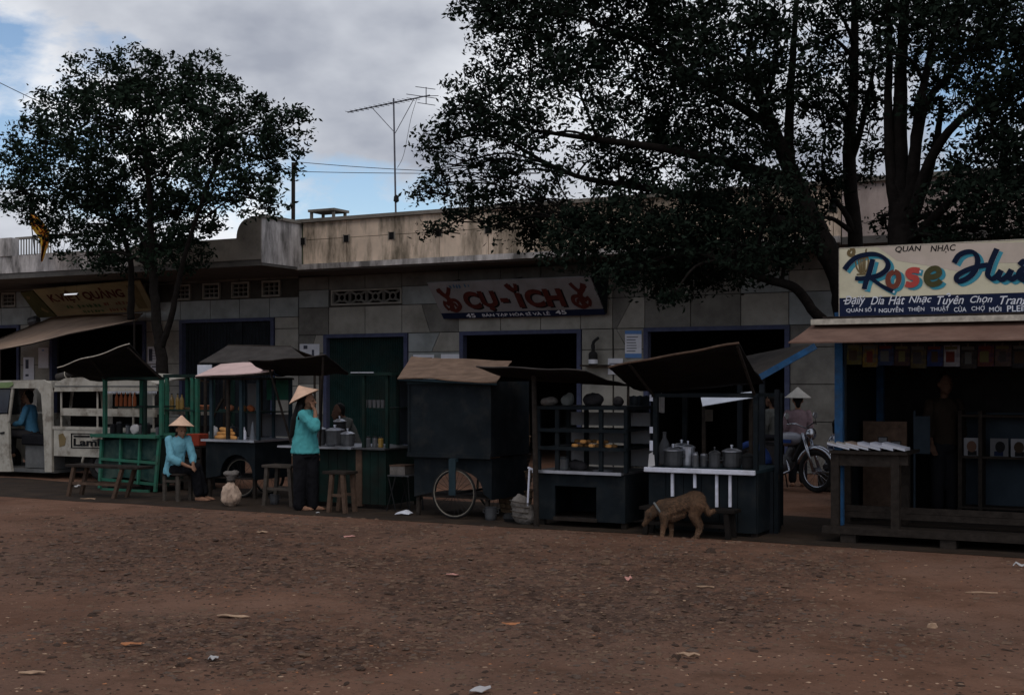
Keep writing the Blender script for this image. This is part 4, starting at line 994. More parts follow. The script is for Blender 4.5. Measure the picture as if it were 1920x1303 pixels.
def jar(label, p, r, h, mat, lidmat='tin', group=None):
    t = root('jar', label, 'jar', p, group)
    MB().lathe([(r * .92, 0), (r, .012), (r, h * .8), (r * .8, h * .88)], p, n=14).build('body', mat, t)
    MB().lathe([(r * .84, h * .88), (r * .84, h), (r * .2, h * 1.04)], p, n=14).build('lid', lidmat, t)
    return t
def tumbler(label, p, r, h, mat, group=None, name='tumbler', cat='glass'):
    return MB().lathe([(r * .75, 0), (r, h), (r * .88, h), (r * .66, .012)], p, n=12).build(name, mat, None, label=label, cat=cat, group=group)
def tray(label, p, r, mat, h=.03, name='tray', cat='tray', sy=1.0):
    return MB().lathe([(r * .85, 0), (r, h), (r * .95, h), (r * .8, .008)], p, n=20, sy=sy).build(name, mat, None, label=label, cat=cat)
def clothbundle(label, p, s, mat, seed, name='bundle', cat='bundle'):
    r = random.Random(seed); t = root(name, label, cat, p)
    pr = [('e', (r.uniform(-.3, .3) * s[0], r.uniform(-.3, .3) * s[1], s[2] * r.uniform(.35, .6)), (s[0] * r.uniform(.45, .7), s[1] * r.uniform(.4, .7), s[2] * .42)) for _ in range(5)]
    blob('cloth', pr, mat, t, voxel=.014, smooth=2, wrinkle=.012); return t
def lay(px, py, Y): return S(px, py, Y)

# ---------------------------------------------------------------- green cart
Y0 = 13.9; D = .75
def xz(px, py, Y): q = S(px, py, Y); return q.x, q.z
g1 = root('market_cart', 'bright green framed drinks cart with dark panes beside the seated woman', 'cart', (X(245, Y0), Y0 + D / 2, 0))
zc = Z(240, 818, Y0); zt = Z(240, 712, Y0); zbm = Z(240, 908, Y0)
xa, xb = X(191, Y0), X(299, Y0)
for (px, yy) in ((197, Y0), (303, Y0), (197, Y0 + D), (303, Y0 + D)):
    x_ = X(px, Y0); MB().box(x_ - .025, x_ + .025, yy - .025, yy + .025, zc + .03, zt + .02).build('post', 'green_paint', g1)
MB().box(X(180, Y0), X(302, Y0), Y0 - .12, Y0 + D + .05, zc - .02, zc + .028).build('counter', 'green_paint', g1, bevel=.004)
fr = [((191, 824), (187, 915)), ((227, 822), (225, 905)), ((263, 822), (259, 908)), ((299, 822), (291, 922))]
for i, (a, b) in enumerate(fr):
    MB().bar(S(*a, Y0 - .01), S(b[0], b[1], Y0 - .1), .045 if i in (0, 3) else .032, .04, up=(0, 1, 0)).build('stile', 'green_paint', g1)
for a, b in (((189, 860), (296, 868)), ((188, 898), (294, 908)), ((190, 917), (280, 921))):
    MB().bar(S(a[0], a[1], Y0 - .065), S(b[0], b[1], Y0 - .065), .035, .04).build('rail', 'green_paint', g1)
ww = [(191, 824, 187, 912), (227, 822, 225, 906), (263, 822, 259, 910), (297, 822, 290, 918)]
for k in range(3):
    a = ww[k]; b = ww[k + 1]
    for (t0, t1) in ((.02, .44), (.46, .86)):
        c = [Vector(S(a[0], a[1], Y0 + .02)).lerp(S(a[2], a[3], Y0 - .06), t0), Vector(S(b[0], b[1], Y0 + .02)).lerp(S(b[2], b[3], Y0 - .06), t0), Vector(S(b[0], b[1], Y0 + .02)).lerp(S(b[2], b[3], Y0 - .06), t1), Vector(S(a[0], a[1], Y0 + .02)).lerp(S(a[2], a[3], Y0 - .06), t1)]
        MB().add(c + [q + Vector((0, .012, 0)) for q in c], [(0, 1, 2, 3), (7, 6, 5, 4), (0, 4, 5, 1), (1, 5, 6, 2), (2, 6, 7, 3), (3, 7, 4, 0)]).build('panel', 'green_panel', g1)
MB().box(xb - .02, xb + .02, Y0 + .03, Y0 + D, .12, zc - .02).build('side_panel', 'dkgreen_panel', g1)
MB().box(xa - .02, xa + .02, Y0 + .03, Y0 + D, .12, zc - .02).build('side_panel', 'dkgreen_panel', g1)
MB().box(xa + .02, xb - .02, Y0 + D - .02, Y0 + D, .12, zc - .02).build('back_panel', 'dkgreen_panel', g1)
MB().box(xa + .02, xb - .02, Y0 + .05, Y0 + D - .021, .12, .15).build('floor', 'wood_dark', g1)
zs = Z(235, 762, Y0)
MB().box(X(200, Y0), X(262, Y0), Y0 + .1, Y0 + D, zs - .02, zs).build('shelf', 'dkgreen_panel', g1)
MB().box(X(194, Y0), X(306, Y0), Y0 - .03, Y0 + .03, zt, zt + .04).build('top_rail', 'dkgreen_panel', g1)
MB().box(X(260, Y0), X(264, Y0), Y0 + .09, Y0 + .13, zc + .03, zt).build('post', 'dkgreen_panel', g1)
for px in (205, 277):
    for yy in (Y0 + .05, Y0 + D - .08):
        c = (X(px, Y0), yy, .12); wl = MB(); wl.ring(c, (0, 1, 0), .085, .03, 20, 8); wl.build('wheel', 'tyre', g1, smooth=True); MB().lathe([(.06, -.015), (.06, .015)], c, n=14, rot=Matrix.Rotation(R(90), 3, 'X')).build('hub', 'iron', g1)
for i in range(5):
    p = S(219 + i * 8.3, 758, Y0 + .2); p.z = zs
    bottle('%s orange drink bottle from the left on the green cart shelf' % ORD[i], p, .028, .21, 'orange', 'edge_light', 'orange drink bottles on the green cart')
for i, (px, r, h, m) in enumerate(((212, .045, .13, 'pot_black'), (224, .05, .17, 'pot_black'), (240, .035, .14, 'glassware'), (250, .04, .12, 'glassware'), (262, .035, .15, 'glassware'), (276, .05, .16, 'pot_black'))):
    p = S(px, 815, Y0 + .2 + .06 * (i % 2)); p.z = zc + .028
    jar('%s jar from the left on the green cart counter' % ORD[i], p, r, h, m, 'tin' if i % 2 else 'pot_black', 'jars on the green cart')
p = S(252, 800, Y0 + .05); p.z = zc + .028
clothbundle('crumpled white cloth among the jars on the green cart', p, (.09, .06, .15), 'cloth_white', 4, 'cloth', 'cloth')
p = S(295, 812, Y0 + .06); p.z = zc + .028; tumbler('single clear tumbler at right end of the green cart counter', p, .03, .11, 'glassware')
awning('dark tarpaulin awning raised over the bright green cart', S(108, 690, Y0 - .7), S(243, 648, Y0 - .7), S(308, 712, Y0 + D), S(185, 716, Y0 + D), seed=2,
       poles=[(S(198, 712, Y0), S(170, 672, Y0 - .66)), (S(303, 712, Y0), S(240, 652, Y0 - .66))])

# ---------------------------------------------------------------- green shelf stall behind the seated woman
Y1 = 14.75
g2 = root('display_shelf', 'green framed open shelf with oil bottles behind the seated woman', 'shelf', (X(350, Y1), Y1, 0))
z2t = Z(350, 708, Y1); z2s = Z(350, 768, Y1); z2c = Z(350, 842, Y1)
for px in (313, 361, 399):
    for yy in (Y1, Y1 + .45):
        MB().box(X(px - 2.6, Y1), X(px + 2.6, Y1), yy - .02, yy + .02, 0, z2t).build('post', 'green_paint' if px < 390 else 'dkgreen_panel', g2)
MB().box(X(308, Y1), X(402, Y1), Y1 - .025, Y1 + .48, z2t, z2t + .05).build('top_board', 'dkgreen_panel', g2)
MB().box(X(311, Y1), X(401, Y1), Y1 - .03, Y1 + .47, z2s - .025, z2s).build('shelf', 'green_panel', g2)
MB().box(X(311, Y1), X(401, Y1), Y1 - .03, Y1 + .47, z2c - .03, z2c).build('counter', 'dkgreen_panel', g2)
MB().box(X(316, Y1), X(396, Y1), Y1 + .44, Y1 + .46, 0.05, z2c - .03).build('back_panel', 'navy_panel', g2)
for i, px in enumerate((322, 333, 341)):
    p = S(px, 765, Y1 + .18); p.z = z2s; bottle('%s yellow oil bottle from the left on the green shelf' % ORD[i], p, .035, .24, 'bottle_yellow', 'iron', 'oil bottles on the green shelf')
p = S(347, 766, Y1 + .12); p.z = z2s; tray('round tan basket tray on the green shelf by the oil bottles', p + Vector((.12, 0, 0)), .13, 'basket')
p = S(383, 768, Y1 + .1); p.z = z2s; MB().lathe([(.09, 0), (.13, .06), (.12, .07), (.08, .02)], p, n=18).build('bowl', 'clay', None, label='reddish clay bowl at right end of the green shelf', cat='bowl')
p = S(373, 853, Y1 - .25); p = Vector((p.x, p.y, 0)); 
cr = root('crate', 'dark wooden crate carrying a red box behind the seated woman', 'crate', p)
for k in range(4): MB().box(p.x - .16, p.x + .16, p.y - .15, p.y - .135, .02 + k * .155, .15 + k * .155).build('slat', 'wood_dark', cr); MB().box(p.x - .16, p.x + .16, p.y + .135, p.y + .15, .02 + k * .155, .15 + k * .155).build('slat', 'wood_dark', cr)
for sx in (-.16, .16):
    for sy in (-.135, .115): MB().box(p.x + sx * .9 - .015, p.x + sx * .9 + .015, p.y + sy, p.y + sy + .02, 0, .63).build('post', 'wood_dark', cr)
MB().box(p.x - .16, p.x + .16, p.y - .15, p.y + .15, .632, .65).build('lid', 'wood_dark', cr)
mb = MB(); mb.box(p.x - .14, p.x + .10, p.y - .12, p.y + .1, .652, .83); mb.build('box', 'red_box', None, bevel=.01, label='red box behind the seated woman', cat='box')

# ---------------------------------------------------------------- pink-roofed cart
Y2 = 13.7; D2 = .8
g3 = root('market_cart', 'glass-fronted food cart under the pale pink roof sheet', 'cart', (X(435, Y2), Y2 + D2 / 2, 0))
zc = Z(432, 824, Y2); zt = Z(432, 712, Y2); zb = Z(432, 898, Y2); xa, xb = X(386, Y2), X(478, Y2)
MB().box(xa - .04, xb + .03, Y2 - .06, Y2 + D2, zc - .03, zc).build('counter', 'alu', g3)
pts = [(xa, zb), (xa, zc - .03), (xb, zc - .03), (xb, zb)]
cxw = X(443, Y2); rw = .30; wz = .30
for k in range(13):
    a = math.pi * k / 12; pts.append((cxw + rw * math.cos(a) * .95, max(zb, wz + rw * math.sin(a))))
MB().prism(pts, Y2, Y2 + .03).build('front_panel', 'navy_panel', g3)
MB().box(xb - .03, xb, Y2 + .03, Y2 + D2, zb, zc - .03).build('side_panel', 'navy_panel', g3)
MB().box(xa, xa + .03, Y2 + .03, Y2 + D2, zb, zc - .03).build('side_panel', 'navy_panel', g3)
MB().box(xa + .03, xb - .03, Y2 + .03, Y2 + D2, zb + .0, zb + .02).build('floor', 'wood_dark', g3)
def spoked(c, r, parent_, tyre='tyre', axis=(0, 1, 0), spokes=16, rt=.018, name='wheel'):
    w_ = MB(); w_.ring(c, axis, r - rt, rt, 32, 8); W = w_.build(name, tyre, parent_, smooth=True); sub = W if ORIG.get(parent_) is not None and parent_.parent is None else parent_
    MB().ring(Vector(c) - Vector(axis) * .006, axis, r - rt * 1.9, .009, 32, 6).build('rim', 'rim', sub, smooth=True)
    a = Vector(axis).normalized(); u = a.orthogonal().normalized(); v_ = a.cross(u); sm = MB()
    for k in range(spokes):
        t = 6.28318 * k / spokes; d = u * math.cos(t) + v_ * math.sin(t); sm.tube([Vector(c) + a * .02 * (1 if k % 2 else -1), Vector(c) + d * (r - rt * 2.2)], .0022, n=4)
    sm.build('spokes', 'iron', sub, kind='stuff'); MB().tube([Vector(c) - a * .035, Vector(c) + a * .035], .022, n=10).build('hub', 'iron', sub)
    return W
for yy in (Y2 + .1, Y2 + D2 - .1): spoked((cxw, yy, .28), .28, g3)
MB().tube([(cxw, Y2 + .05, .28), (cxw, Y2 + D2 - .05, .28)], .015, n=8).build('axle', 'iron', g3)
for px in (386, 470): MB().box(X(px, Y2), X(px + 5, Y2), Y2 + .04, Y2 + .08, 0, zb + .01).build('leg', 'wood_dark', g3)
for px in (392, 423, 448, 480):
    for yy in (Y2 + .05, Y2 + D2 - .05): MB().box(X(px - 2.5, Y2), X(px + 2.5, Y2), yy - .018, yy + .018, zc, zt).build('post', 'navy_trim' if px != 423 else 'wood_dark', g3)
z2 = Z(440, 772, Y2)
MB().box(X(392, Y2), X(482, Y2), Y2 + .08, Y2 + D2 - .08, z2 - .015, z2).build('shelf', 'dkgreen_panel', g3)
MB().box(X(390, Y2), X(483, Y2), Y2 + .02, Y2 + D2, zt, zt + .025).build('top_board', 'wood_dark', g3)
MB().box(X(425, Y2), X(478, Y2), Y2 + D2 - .05, Y2 + D2 - .04, zc + .02, z2 - .05).build('back_pane', 'milkglass', g3)
MB().box(X(398, Y2), X(421, Y2), Y2 + D2 - .05, Y2 + D2 - .04, zc + .02, zt - .05).build('back_pane', 'milkglass', g3)
MB().bar(S(399, 782, Y2 + .1), S(418, 748, Y2 + .1), .03).build('brace', 'wood_dark', g3)
for i, (px, dy) in enumerate(((415, 0), (423, .02), (432, -.01), (419, .03), (428, 0), (424, .01))):
    lv = 0 if i < 3 else (1 if i < 5 else 2); p = S(px, 820, Y2 + .12 + dy); p.z = zc + .028 + lv * .05
    MB().lathe([(.012, -.115), (.026, -.09), (.032, 0), (.026, .09), (.012, .115)], p, n=10, rot=Matrix.Rotation(R(86 + 5 * (i % 3)), 3, 'Y'), sy=1.15).build('bread_loaf', 'bread', None, label='%s bread loaf of the golden pile on the pink-roofed cart' % ORD[i], cat='bread', group='bread loaves on the metal counter')
p = S(458, 820, Y2 + .1); p.z = zc; bottle('white bottle beside the bread on the metal counter', p, .03, .17, 'white_plastic', 'white_plastic')
p = S(474, 820, Y2 + .15); p.z = zc; MB().lathe([(.055, 0), (.05, .03), (.012, .22), (.004, .25)], p, n=12).build('sauce_bottle', 'glassware', None, label='dark cone-shaped bottle right of the white bottle', cat='bottle')
p = S(403, 820, Y2 + .2); p.z = zc; clothbundle('pale plastic bag at left end of the bread counter', p, (.09, .07, .17), 'cloth_white', 7, 'plastic_bag', 'bag')
for i, (px, m, s_) in enumerate(((430, 'clay', .08), (455, 'fried', .07), (470, 'orange', .06))):
    p = S(px, 770, Y2 + .25); p.z = z2; clothbundle(['pinkish food heap', 'brown food heap', 'orange food heap'][i] + ' on the upper shelf of the pink-roofed cart', p, (s_, s_, .09), m, 20 + i, 'food_heap', 'food')
p = S(436, 800, Y2 + .35); p.z = zc; pot('small tin pot behind the bread pile', p, .075, .13)
rfA = [S(x_, y_, Y2 - .15) for x_, y_ in ((366, 706), (400, 704), (440, 703), (480, 700), (500, 698), (512, 695))]
rfB = [S(x_, y_, Y2 + D2) for x_, y_ in ((414, 684), (428, 683), (442, 682), (456, 681), (464, 681), (472, 681))]
a3 = root('roof_sheet', 'pale pink roof sheet of the bread cart', 'awning', rfA[2])
MB().patch(rfA, rfB, .012, 6, .0, .006).build('sheet', 'tarp_pink', a3)
MB().tube([p + Vector((0, .02, -.012)) for p in rfA], .018, n=6).build('front_batten', 'wood_dark', a3)
e0 = [rfA[-1], rfB[-1]]; hx = [S(512, 697, Y2 - .13), S(545, 712, Y2 + D2)]
MB().patch([rfA[-1] + Vector((.015, 0, -.006)), rfB[-1] + Vector((.015, 0, -.006))], [S(516, 703, Y2 - .1), S(528, 706, Y2 + D2)], .01, 3).build('side_flap', 'poster_blue', a3)
MB().box(X(370, Y2 + .9), X(396, Y2 + .9), Y2 + .9, Y2 + .92, Z(383, 703, Y2 + .9), Z(383, 684, Y2 + .9)).box(X(380, Y2 + .9), X(384, Y2 + .9), Y2 + .921, Y2 + .95, 0, Z(383, 690, Y2 + .9), 1).build('signboard', ['paper', 'wood_dark'], None, label='pale blue-white board edge behind left corner of pink roof', cat='board')

# ---------------------------------------------------------------- grey pyramid tarpaulin behind
Y3 = 16.2
g4 = root('tarpaulin_canopy', 'dark grey peaked tarpaulin canopy behind the pink-roofed cart', 'canopy', (X(468, Y3), Y3, 0))
c = [S(374, 680, Y3 - .6), S(590, 682, Y3 - .6), S(600, 672, Y3 + .7), S(420, 672, Y3 + .7)]; rg = [S(428, 648, Y3), S(545, 651, Y3)]
n_ = 6
fA = [c[0].lerp(c[1], i / n_) for i in range(n_ + 1)]; fR = [rg[0].lerp(rg[1], i / n_) for i in range(n_ + 1)]; bB = [c[3].lerp(c[2], i / n_) for i in range(n_ + 1)]
MB().patch(fA, fR, .012, 4, .03, .015).build('front_sheet', 'tarp_grey', g4); MB().patch(fR, bB, .012, 4, .03, .015).build('rear_sheet', 'tarp_grey', g4)
for q in c: MB().tube([(q.x, q.y, 0), q], .02, n=6).build('pole', 'wood_dark', g4)
MB().tube(rg, .02, n=6).build('ridge_pole', 'wood_dark', g4)

# ---------------------------------------------------------------- dark green counter cart
Y4 = 13.35; D4 = .85
g5 = root('market_cart', 'dark green noodle counter behind the standing woman in teal', 'cart', (X(640, Y4), Y4 + D4 / 2, 0))
zc = Z(640, 838, Y4); xa, xb = X(548, Y4), X(724, Y4); zt = Z(690, 704, Y4)
MB().box(xa - .15, X(668, Y4), Y4 - .12, Y4 + D4, zc - .02, zc + .004).build('counter', 'alu', g5)
MB().box(X(668, Y4) + .002, xb + .02, Y4 - .07, Y4 + D4, zc - .02, zc).build('counter', 'tin', g5)
n_ = 7
for i in range(n_):
    a = xa + (X(668, Y4) - xa) * i / n_; b = xa + (X(668, Y4) - xa) * (i + 1) / n_
    MB().box(a + .004, b - .004, Y4, Y4 + .03, .06, zc - .022).build('plank', 'dkgreen_panel', g5)
MB().box(X(668, Y4) + .0, X(679, Y4), Y4 - .012, Y4 + .04, .03, zc - .022).build('corner_post', 'wood_brown', g5)
for i in range(3):
    a = X(679, Y4); a, b = a + (xb - a) * i / 3, a + (xb - a) * (i + 1) / 3
    MB().box(a + .004, b - .004, Y4, Y4 + .03, .06, zc - .022).build('plank', 'dkgreen_panel', g5)
MB().box(xb - .03, xb, Y4 + .03, Y4 + D4, .06, zc - .022).build('side_panel', 'dkgreen_panel', g5)
MB().box(xa, xa + .03, Y4 + .03, Y4 + D4, .06, zc - .022).build('side_panel', 'dkgreen_panel', g5)
for px in (552, 720):
    for yy in (Y4 + .05, Y4 + D4 - .1): MB().box(X(px, Y4) - .03, X(px, Y4) + .03, yy, yy + .06, 0, .06).build('foot', 'wood_dark', g5)
for px in (680, 724):
    for yy in (Y4 + .03, Y4 + D4 - .03): MB().box(X(px - 2.5, Y4), X(px + 2.5, Y4), yy - .02, yy + .02, zc, zt).build('post', 'dkgreen_panel', g5)
MB().box(X(655, Y4), X(736, Y4), Y4 - .02, Y4 + D4, zt, zt + .04).build('top_board', 'dkgreen_panel', g5)
MB().box(X(660, Y4), X(703, Y4), Y4 - .032, Y4 - .02, zt + .03, zt + .045).build('metal_strip', 'alu', g5)
zsh = Z(700, 765, Y4); MB().box(X(683, Y4), X(722, Y4), Y4 + .1, Y4 + D4 - .06, zsh - .015, zsh).build('shelf', 'dkgreen_panel', g5)
MB().box(X(684, Y4), X(721, Y4), Y4 + D4 - .05, Y4 + D4 - .04, zc + .01, zt - .02).build('back_pane', 'gate_dark', g5)
for i in range(5):
    p = S(686 + 8 * i, 785, Y4 + .15); h_ = .1
    tumbler('%s cup from the left hanging in the glass case of the dark green counter' % ORD[i], Vector((p.x, p.y, zsh + .0)), .028, h_, 'milkglass', 'cups in the glass case', 'cup', 'cup')
for i, px in enumerate((690, 703, 714)):
    p = S(px, 830, Y4 + .2); p.z = zc; jar('%s jar inside the glass case of the dark green counter' % ORD[i], p, .035, .13, 'glassware' if i < 2 else 'bottle_yellow', 'iron', 'jars in the glass case')
for i, (px, r, h, dy) in enumerate(((597, .10, .20, .25), (628, .12, .19, .3), (652, .09, .15, .2))):
    p = S(px, 830, Y4 + dy); p.z = zc + .004; pot(['steel stock pot beside the standing woman on the dark green counter', 'wide steel pot with bright lid in the middle of the dark green counter', 'low pot by the glass case on the dark green counter'][i], p, r, h, 'tin', True, None, lidmat='alu')
p = S(637, 792, Y4 + .45); p.z = zc + .004; pot('tall dark pot at the back of the dark green counter', p, .08, .30, 'pot_black', lidmat='alu')
p = S(621, 832, Y4 + .02); p.z = zc + .004; MB().lathe([(.04, 0), (.08, .035), (.075, .035), (.035, .008)], p, n=16).build('bowl', 'glassware', None, label='small pale bowl at the front of the dark green counter', cat='bowl')
MB().box(X(500, Y4 + 1.2), X(546, Y4 + 1.2), Y4 + 1.2, Y4 + 1.23, Z(522, 750, Y4 + 1.2), Z(522, 708, Y4 + 1.2)).build('hanging_board', 'green_paint', None, label='plain green board hanging behind the standing woman', cat='board')
zz_ = Z(522, 708, Y4 + 1.2)
awning('wide dark tarpaulin awning above the standing woman', S(466, 678, Y4 - .55), S(610, 667, Y4 - .55), S(662, 702, Y4 + D4 - .1), S(520, 706, Y4 + D4 + .55), seed=5, poles=[(S(600, 838, Y4 + .02), S(606, 669, Y4 - .53)), (S(548, 838, Y4 + .02), S(505, 690, Y4 - .2))], edge='tarp_grey')

# ---------------------------------------------------------------- folding stand and crate left of the navy cart
Y5 = 13.25
q = S(750, 960, Y5); fs_ = root('folding_stand', 'thin cross-legged folding stand left of the navy box cart', 'stand', (q.x, Y5, 0))
ztp = Z(748, 893, Y5)
for yy in (Y5, Y5 + .3):
    MB().tube([(X(725, Y5), yy, 0), (X(742, Y5), yy, ztp)], .008, n=5).build('leg', 'iron', fs_); MB().tube([(X(742, Y5), yy, 0), (X(728, Y5), yy, ztp)], .008, n=5).build('leg', 'iron', fs_); MB().tube([(X(769, Y5), yy, 0), (X(765, Y5), yy, ztp)], .008, n=5).build('leg', 'iron', fs_)
MB().box(X(728, Y5), X(768, Y5), Y5 - .02, Y5 + .32, ztp, ztp + .015).build('top', 'tin', fs_)
p = S(752, 885, Y5 + .1); 
cb_ = root('cardboard_box', 'brown box resting on the thin folding stand', 'box', (p.x, Y5 + .15, ztp + .015)); xx = p.x
MB().box(xx - .12, xx + .1, Y5 + .03, Y5 + .28, ztp + .015, ztp + .12).build('body', 'sack_grey', cb_); MB().box(xx - .125, xx + .105, Y5 + .025, Y5 + .285, ztp + .12, ztp + .135).build('lid', 'wood_brown', cb_)
mb = MB(); 
q = S(753, 963, 12.9); MB().patch([(q.x - .1, q.y, .005), (q.x, q.y, .02), (q.x + .1, q.y, .012)], [(q.x - .08, q.y + .1, .03), (q.x + .02, q.y + .12, .05), (q.x + .1, q.y + .1, .02)], .004, 3, -.02).build('paper_scrap', 'paper', None, label='white paper scrap on the ground under the folding stand', cat='paper')
# brown clay jars and sacks beside
# ---------------------------------------------------------------- navy box cart with rusty roof
Y6 = 12.9; D6 = .95
g6 = root('market_cart', 'closed navy plywood box cart with rusty roof and large wheel', 'cart', (X(860, Y6), Y6 + D6 / 2, 0))
xa, xb = X(769, Y6), X(917, Y6); zt = Z(845, 715, Y6); zm_ = Z(845, 855, Y6); zl = Z(845, 935, Y6)
MB().box(xa, xb, Y6, Y6 + .025, zm_, zt).build('front_panel', 'navy_panel', g6)
MB().box(xb + .002, xb + .03, Y6 - .01, Y6 + D6, zm_, zt).build('side_panel', 'navy_panel', g6)
MB().box(xa - .03, xa - .002, Y6 - .01, Y6 + D6, zm_, zt).build('side_panel', 'navy_panel', g6)
MB().box(xa, xb, Y6 + D6 - .025, Y6 + D6, zm_, zt).build('back_panel', 'navy_panel', g6)
MB().box(xa - .03, xb + .03, Y6 - .03, Y6 - .011, zt - .03, zt + .02).build('top_batten', 'navy_trim', g6)
MB().box(xa - .03, xb + .03, Y6 - .028, Y6 - .011, zm_ - .02, zm_ + .03).build('bottom_batten', 'navy_panel', g6)
pts = [(xa + .02, zl), (xa + .02, zm_ - .02), (xb, zm_ - .02), (xb, zl)]; cxw = X(849, Y6 - .08); rw = Z(849, 877, Y6 - .08) / 2
for k in range(13):
    a = math.pi * k / 12; pts.append((cxw + (rw + .03) * math.cos(a), max(zl, rw + (rw - .04) * math.sin(a))))
MB().prism(pts, Y6 + .06, Y6 + .085).build('lower_panel', 'navy_panel', g6)
MB().box(xb - .025, xb, Y6 + .086, Y6 + D6, zl, zm_ - .02).build('lower_side', 'navy_panel', g6)
MB().box(xa + .02, xb - .03, Y6 + .09, Y6 + D6 - .03, zl + .0, zl + .02).build('floor', 'wood_dark', g6)
for yy in (Y6 - .05, Y6 + D6 + .05): spoked((cxw, yy, rw), rw, g6, spokes=24, rt=.015)
MB().tube([(cxw, Y6 - .07, rw), (cxw, Y6 + D6 + .07, rw)], .016, n=8).build('axle', 'iron', g6)
MB().box(cxw - .045, cxw + .045, Y6 - .10, Y6 - .085, rw - .02, zm_ - .03).build('wheel_bracket', 'navy_trim', g6)
MB().box(cxw - .045, cxw + .045, Y6 - .085, Y6 - .03, zm_ - .06, zm_ - .021).build('bracket_arm', 'navy_trim', g6)
for px in (775, 905): MB().box(X(px - 3, Y6), X(px + 3, Y6), Y6 + .1, Y6 + .14, 0, zl).build('leg', 'wood_dark', g6)
MB().box(X(763, Y6), X(768, Y6), Y6 + .2, Y6 + .24, Z(766, 760, Y6), Z(766, 715, Y6)).build('side_strip', 'edge_light', g6)
ra = [S(745 + 31 * i, 708 + 1.4 * i, Y6 - .12) for i in range(7)]; rb = [S(771 + 31.5 * i, 671 + 1.2 * i, Y6 + D6 + .1) for i in range(7)]
MB().patch(ra, rb, .012, 8, .02, .03).build('roof', 'rust_sheet', g6)
MB().tube([p + Vector((0, .03, -.02)) for p in ra], .02, n=6).build('roof_batten', 'navy_trim', g6)
# ---------------------------------------------------------------- bits on the ground between carts
q = G(898, 979); pot('dented tin bucket on the ground right of the big cart wheel', Vector((q.x, 12.95, 0)), .07, .15, 'tin', False, name='bucket', cat='bucket')
q = G(962, 986); sk = root('sack', 'grey striped sack leaning beside the brown pole', 'sack', (q.x, 12.75, 0), rz=YAW)
blob('body', [('e', (0, 0, .13), (.12, .1, .14), Matrix.Rotation(R(-12), 3, 'Y')), ('e', (-.03, 0, .22), (.1, .09, .1)), ('e', (.04, 0, .08), (.12, .1, .09)), ('c', (-.05, 0, .27), .05, (-.04, 0, .31), .03)], 'sack_grey', sk, voxel=.01, smooth=2, wrinkle=.01)
mb = MB()
for z_ in (.08, .14, .2, .25): MB().ring((0 - z_ * .12, 0, z_), (0.15, 0, 1), .118, .006, 20, 5).build('cord', 'wood_grey', sk, local=True)
q = G(925, 985); MB().lathe([(.06, 0), (.085, .04), (.07, .09), (.03, .1)], (q.x, 12.9, 0), n=12, sx=1.3).build('clay_pot', 'pot_black', None, label='squat dark pot between bucket and grey sack', cat='pot')
# stack of baskets and boxes behind
Yb = 13.9
base = Vector((X(966, Yb), Yb, 0)); z_ = 0
for i, (r, h, m, nm) in enumerate(((.22, .28, 'basket', 'bottom'), (.2, .24, 'basket', 'second'), (.19, .2, 'wood_dark', 'third'), (.17, .22, 'basket', 'topmost'))):
    t = root('basket', '%s basket of the stack between navy cart and brown pole' % nm, 'basket', base + Vector((.02 * (i % 2), 0, z_)), 'stacked baskets')
    MB().lathe([(r * .8, 0), (r * .97, h * .6), (r, h - .005), (r * .94, h - .005), (r * .75, .02)], ORIG[t], n=18).build('body', m, t); MB().ring(ORIG[t] + Vector((0, 0, h - .015)), (0, 0, 1), r, .012, 22, 6).build('rim', m, t)
    for k in range(3): MB().ring(ORIG[t] + Vector((0, 0, h * (.2 + .22 * k))), (0, 0, 1), r * (.86 + .06 * k), .007, 22, 5).build('weave_band', 'wood_brown', t)
    z_ += h
cbx = root('cardboard_box', 'dark brown carton standing on the basket stack', 'box', base + Vector((0, 0, z_)))
MB().box(base.x - .17, base.x + .13, Yb - .12, Yb + .14, z_, z_ + .26).build('body', 'brown_cloth', cbx); MB().box(base.x - .172, base.x - .03, Yb - .2, Yb - .121, z_ + .24, z_ + .265).build('flap', 'brown_cloth', cbx)

# ---------------------------------------------------------------- showcase stall
Y7 = 12.75; D7 = .85
g7 = root('showcase_stall', 'food showcase stall with glazed shelves, blue base and brown corner pole', 'stall', (X(1085, Y7), Y7 + D7 / 2, 0))
xa, xb = X(1008, Y7), X(1172, Y7); zc = Z(1085, 884, Y7); zt = Z(1085, 768, Y7)
MB().box(xa - .04, xb, Y7 - .05, Y7 + D7, zc - .02, zc).build('counter', 'tin', g7)
MB().box(xa - .04, xb - .02, Y7 - .062, Y7 - .0505, zc - .025, zc + .008).build('metal_edge', 'alu', g7)
ox0, ox1, oz0, oz1 = X(1040, Y7), X(1118, Y7), Z(1080, 970, Y7), Z(1080, 912, Y7)
mb = MB(); wall_with_holes(mb, xa, xb, .07, zc - .021, [(ox0, ox1, oz0, oz1)], Y7, Y7 + .03); mb.build('front_panel', 'navy_panel', g7)
MB().box(xb - .03, xb, Y7 + .031, Y7 + D7, .07, zc - .021).build('side_panel', 'navy_panel', g7); MB().box(xa, xa + .03, Y7 + .031, Y7 + D7, .07, zc - .021).build('side_panel', 'navy_panel', g7); MB().box(xa + .03, xb - .03, Y7 + D7 - .03, Y7 + D7, .07, zc - .021).build('back_panel', 'navy_panel', g7)
MB().box(xa + .03, xb - .03, Y7 + .031, Y7 + D7 - .031, .07, .09).build('floor', 'wood_dark', g7)
MB().box(ox0 - .01, ox1 + .01, Y7 - .015, Y7 - .001, oz0 - .04, oz0).build('sill', 'wood_dark', g7)
for px in (1012, 1166):
    for yy in (Y7 + .05, Y7 + D7 - .1): MB().box(X(px, Y7) - .03, X(px, Y7) + .03, yy, yy + .06, 0, .07).build('foot', 'wood_dark', g7)
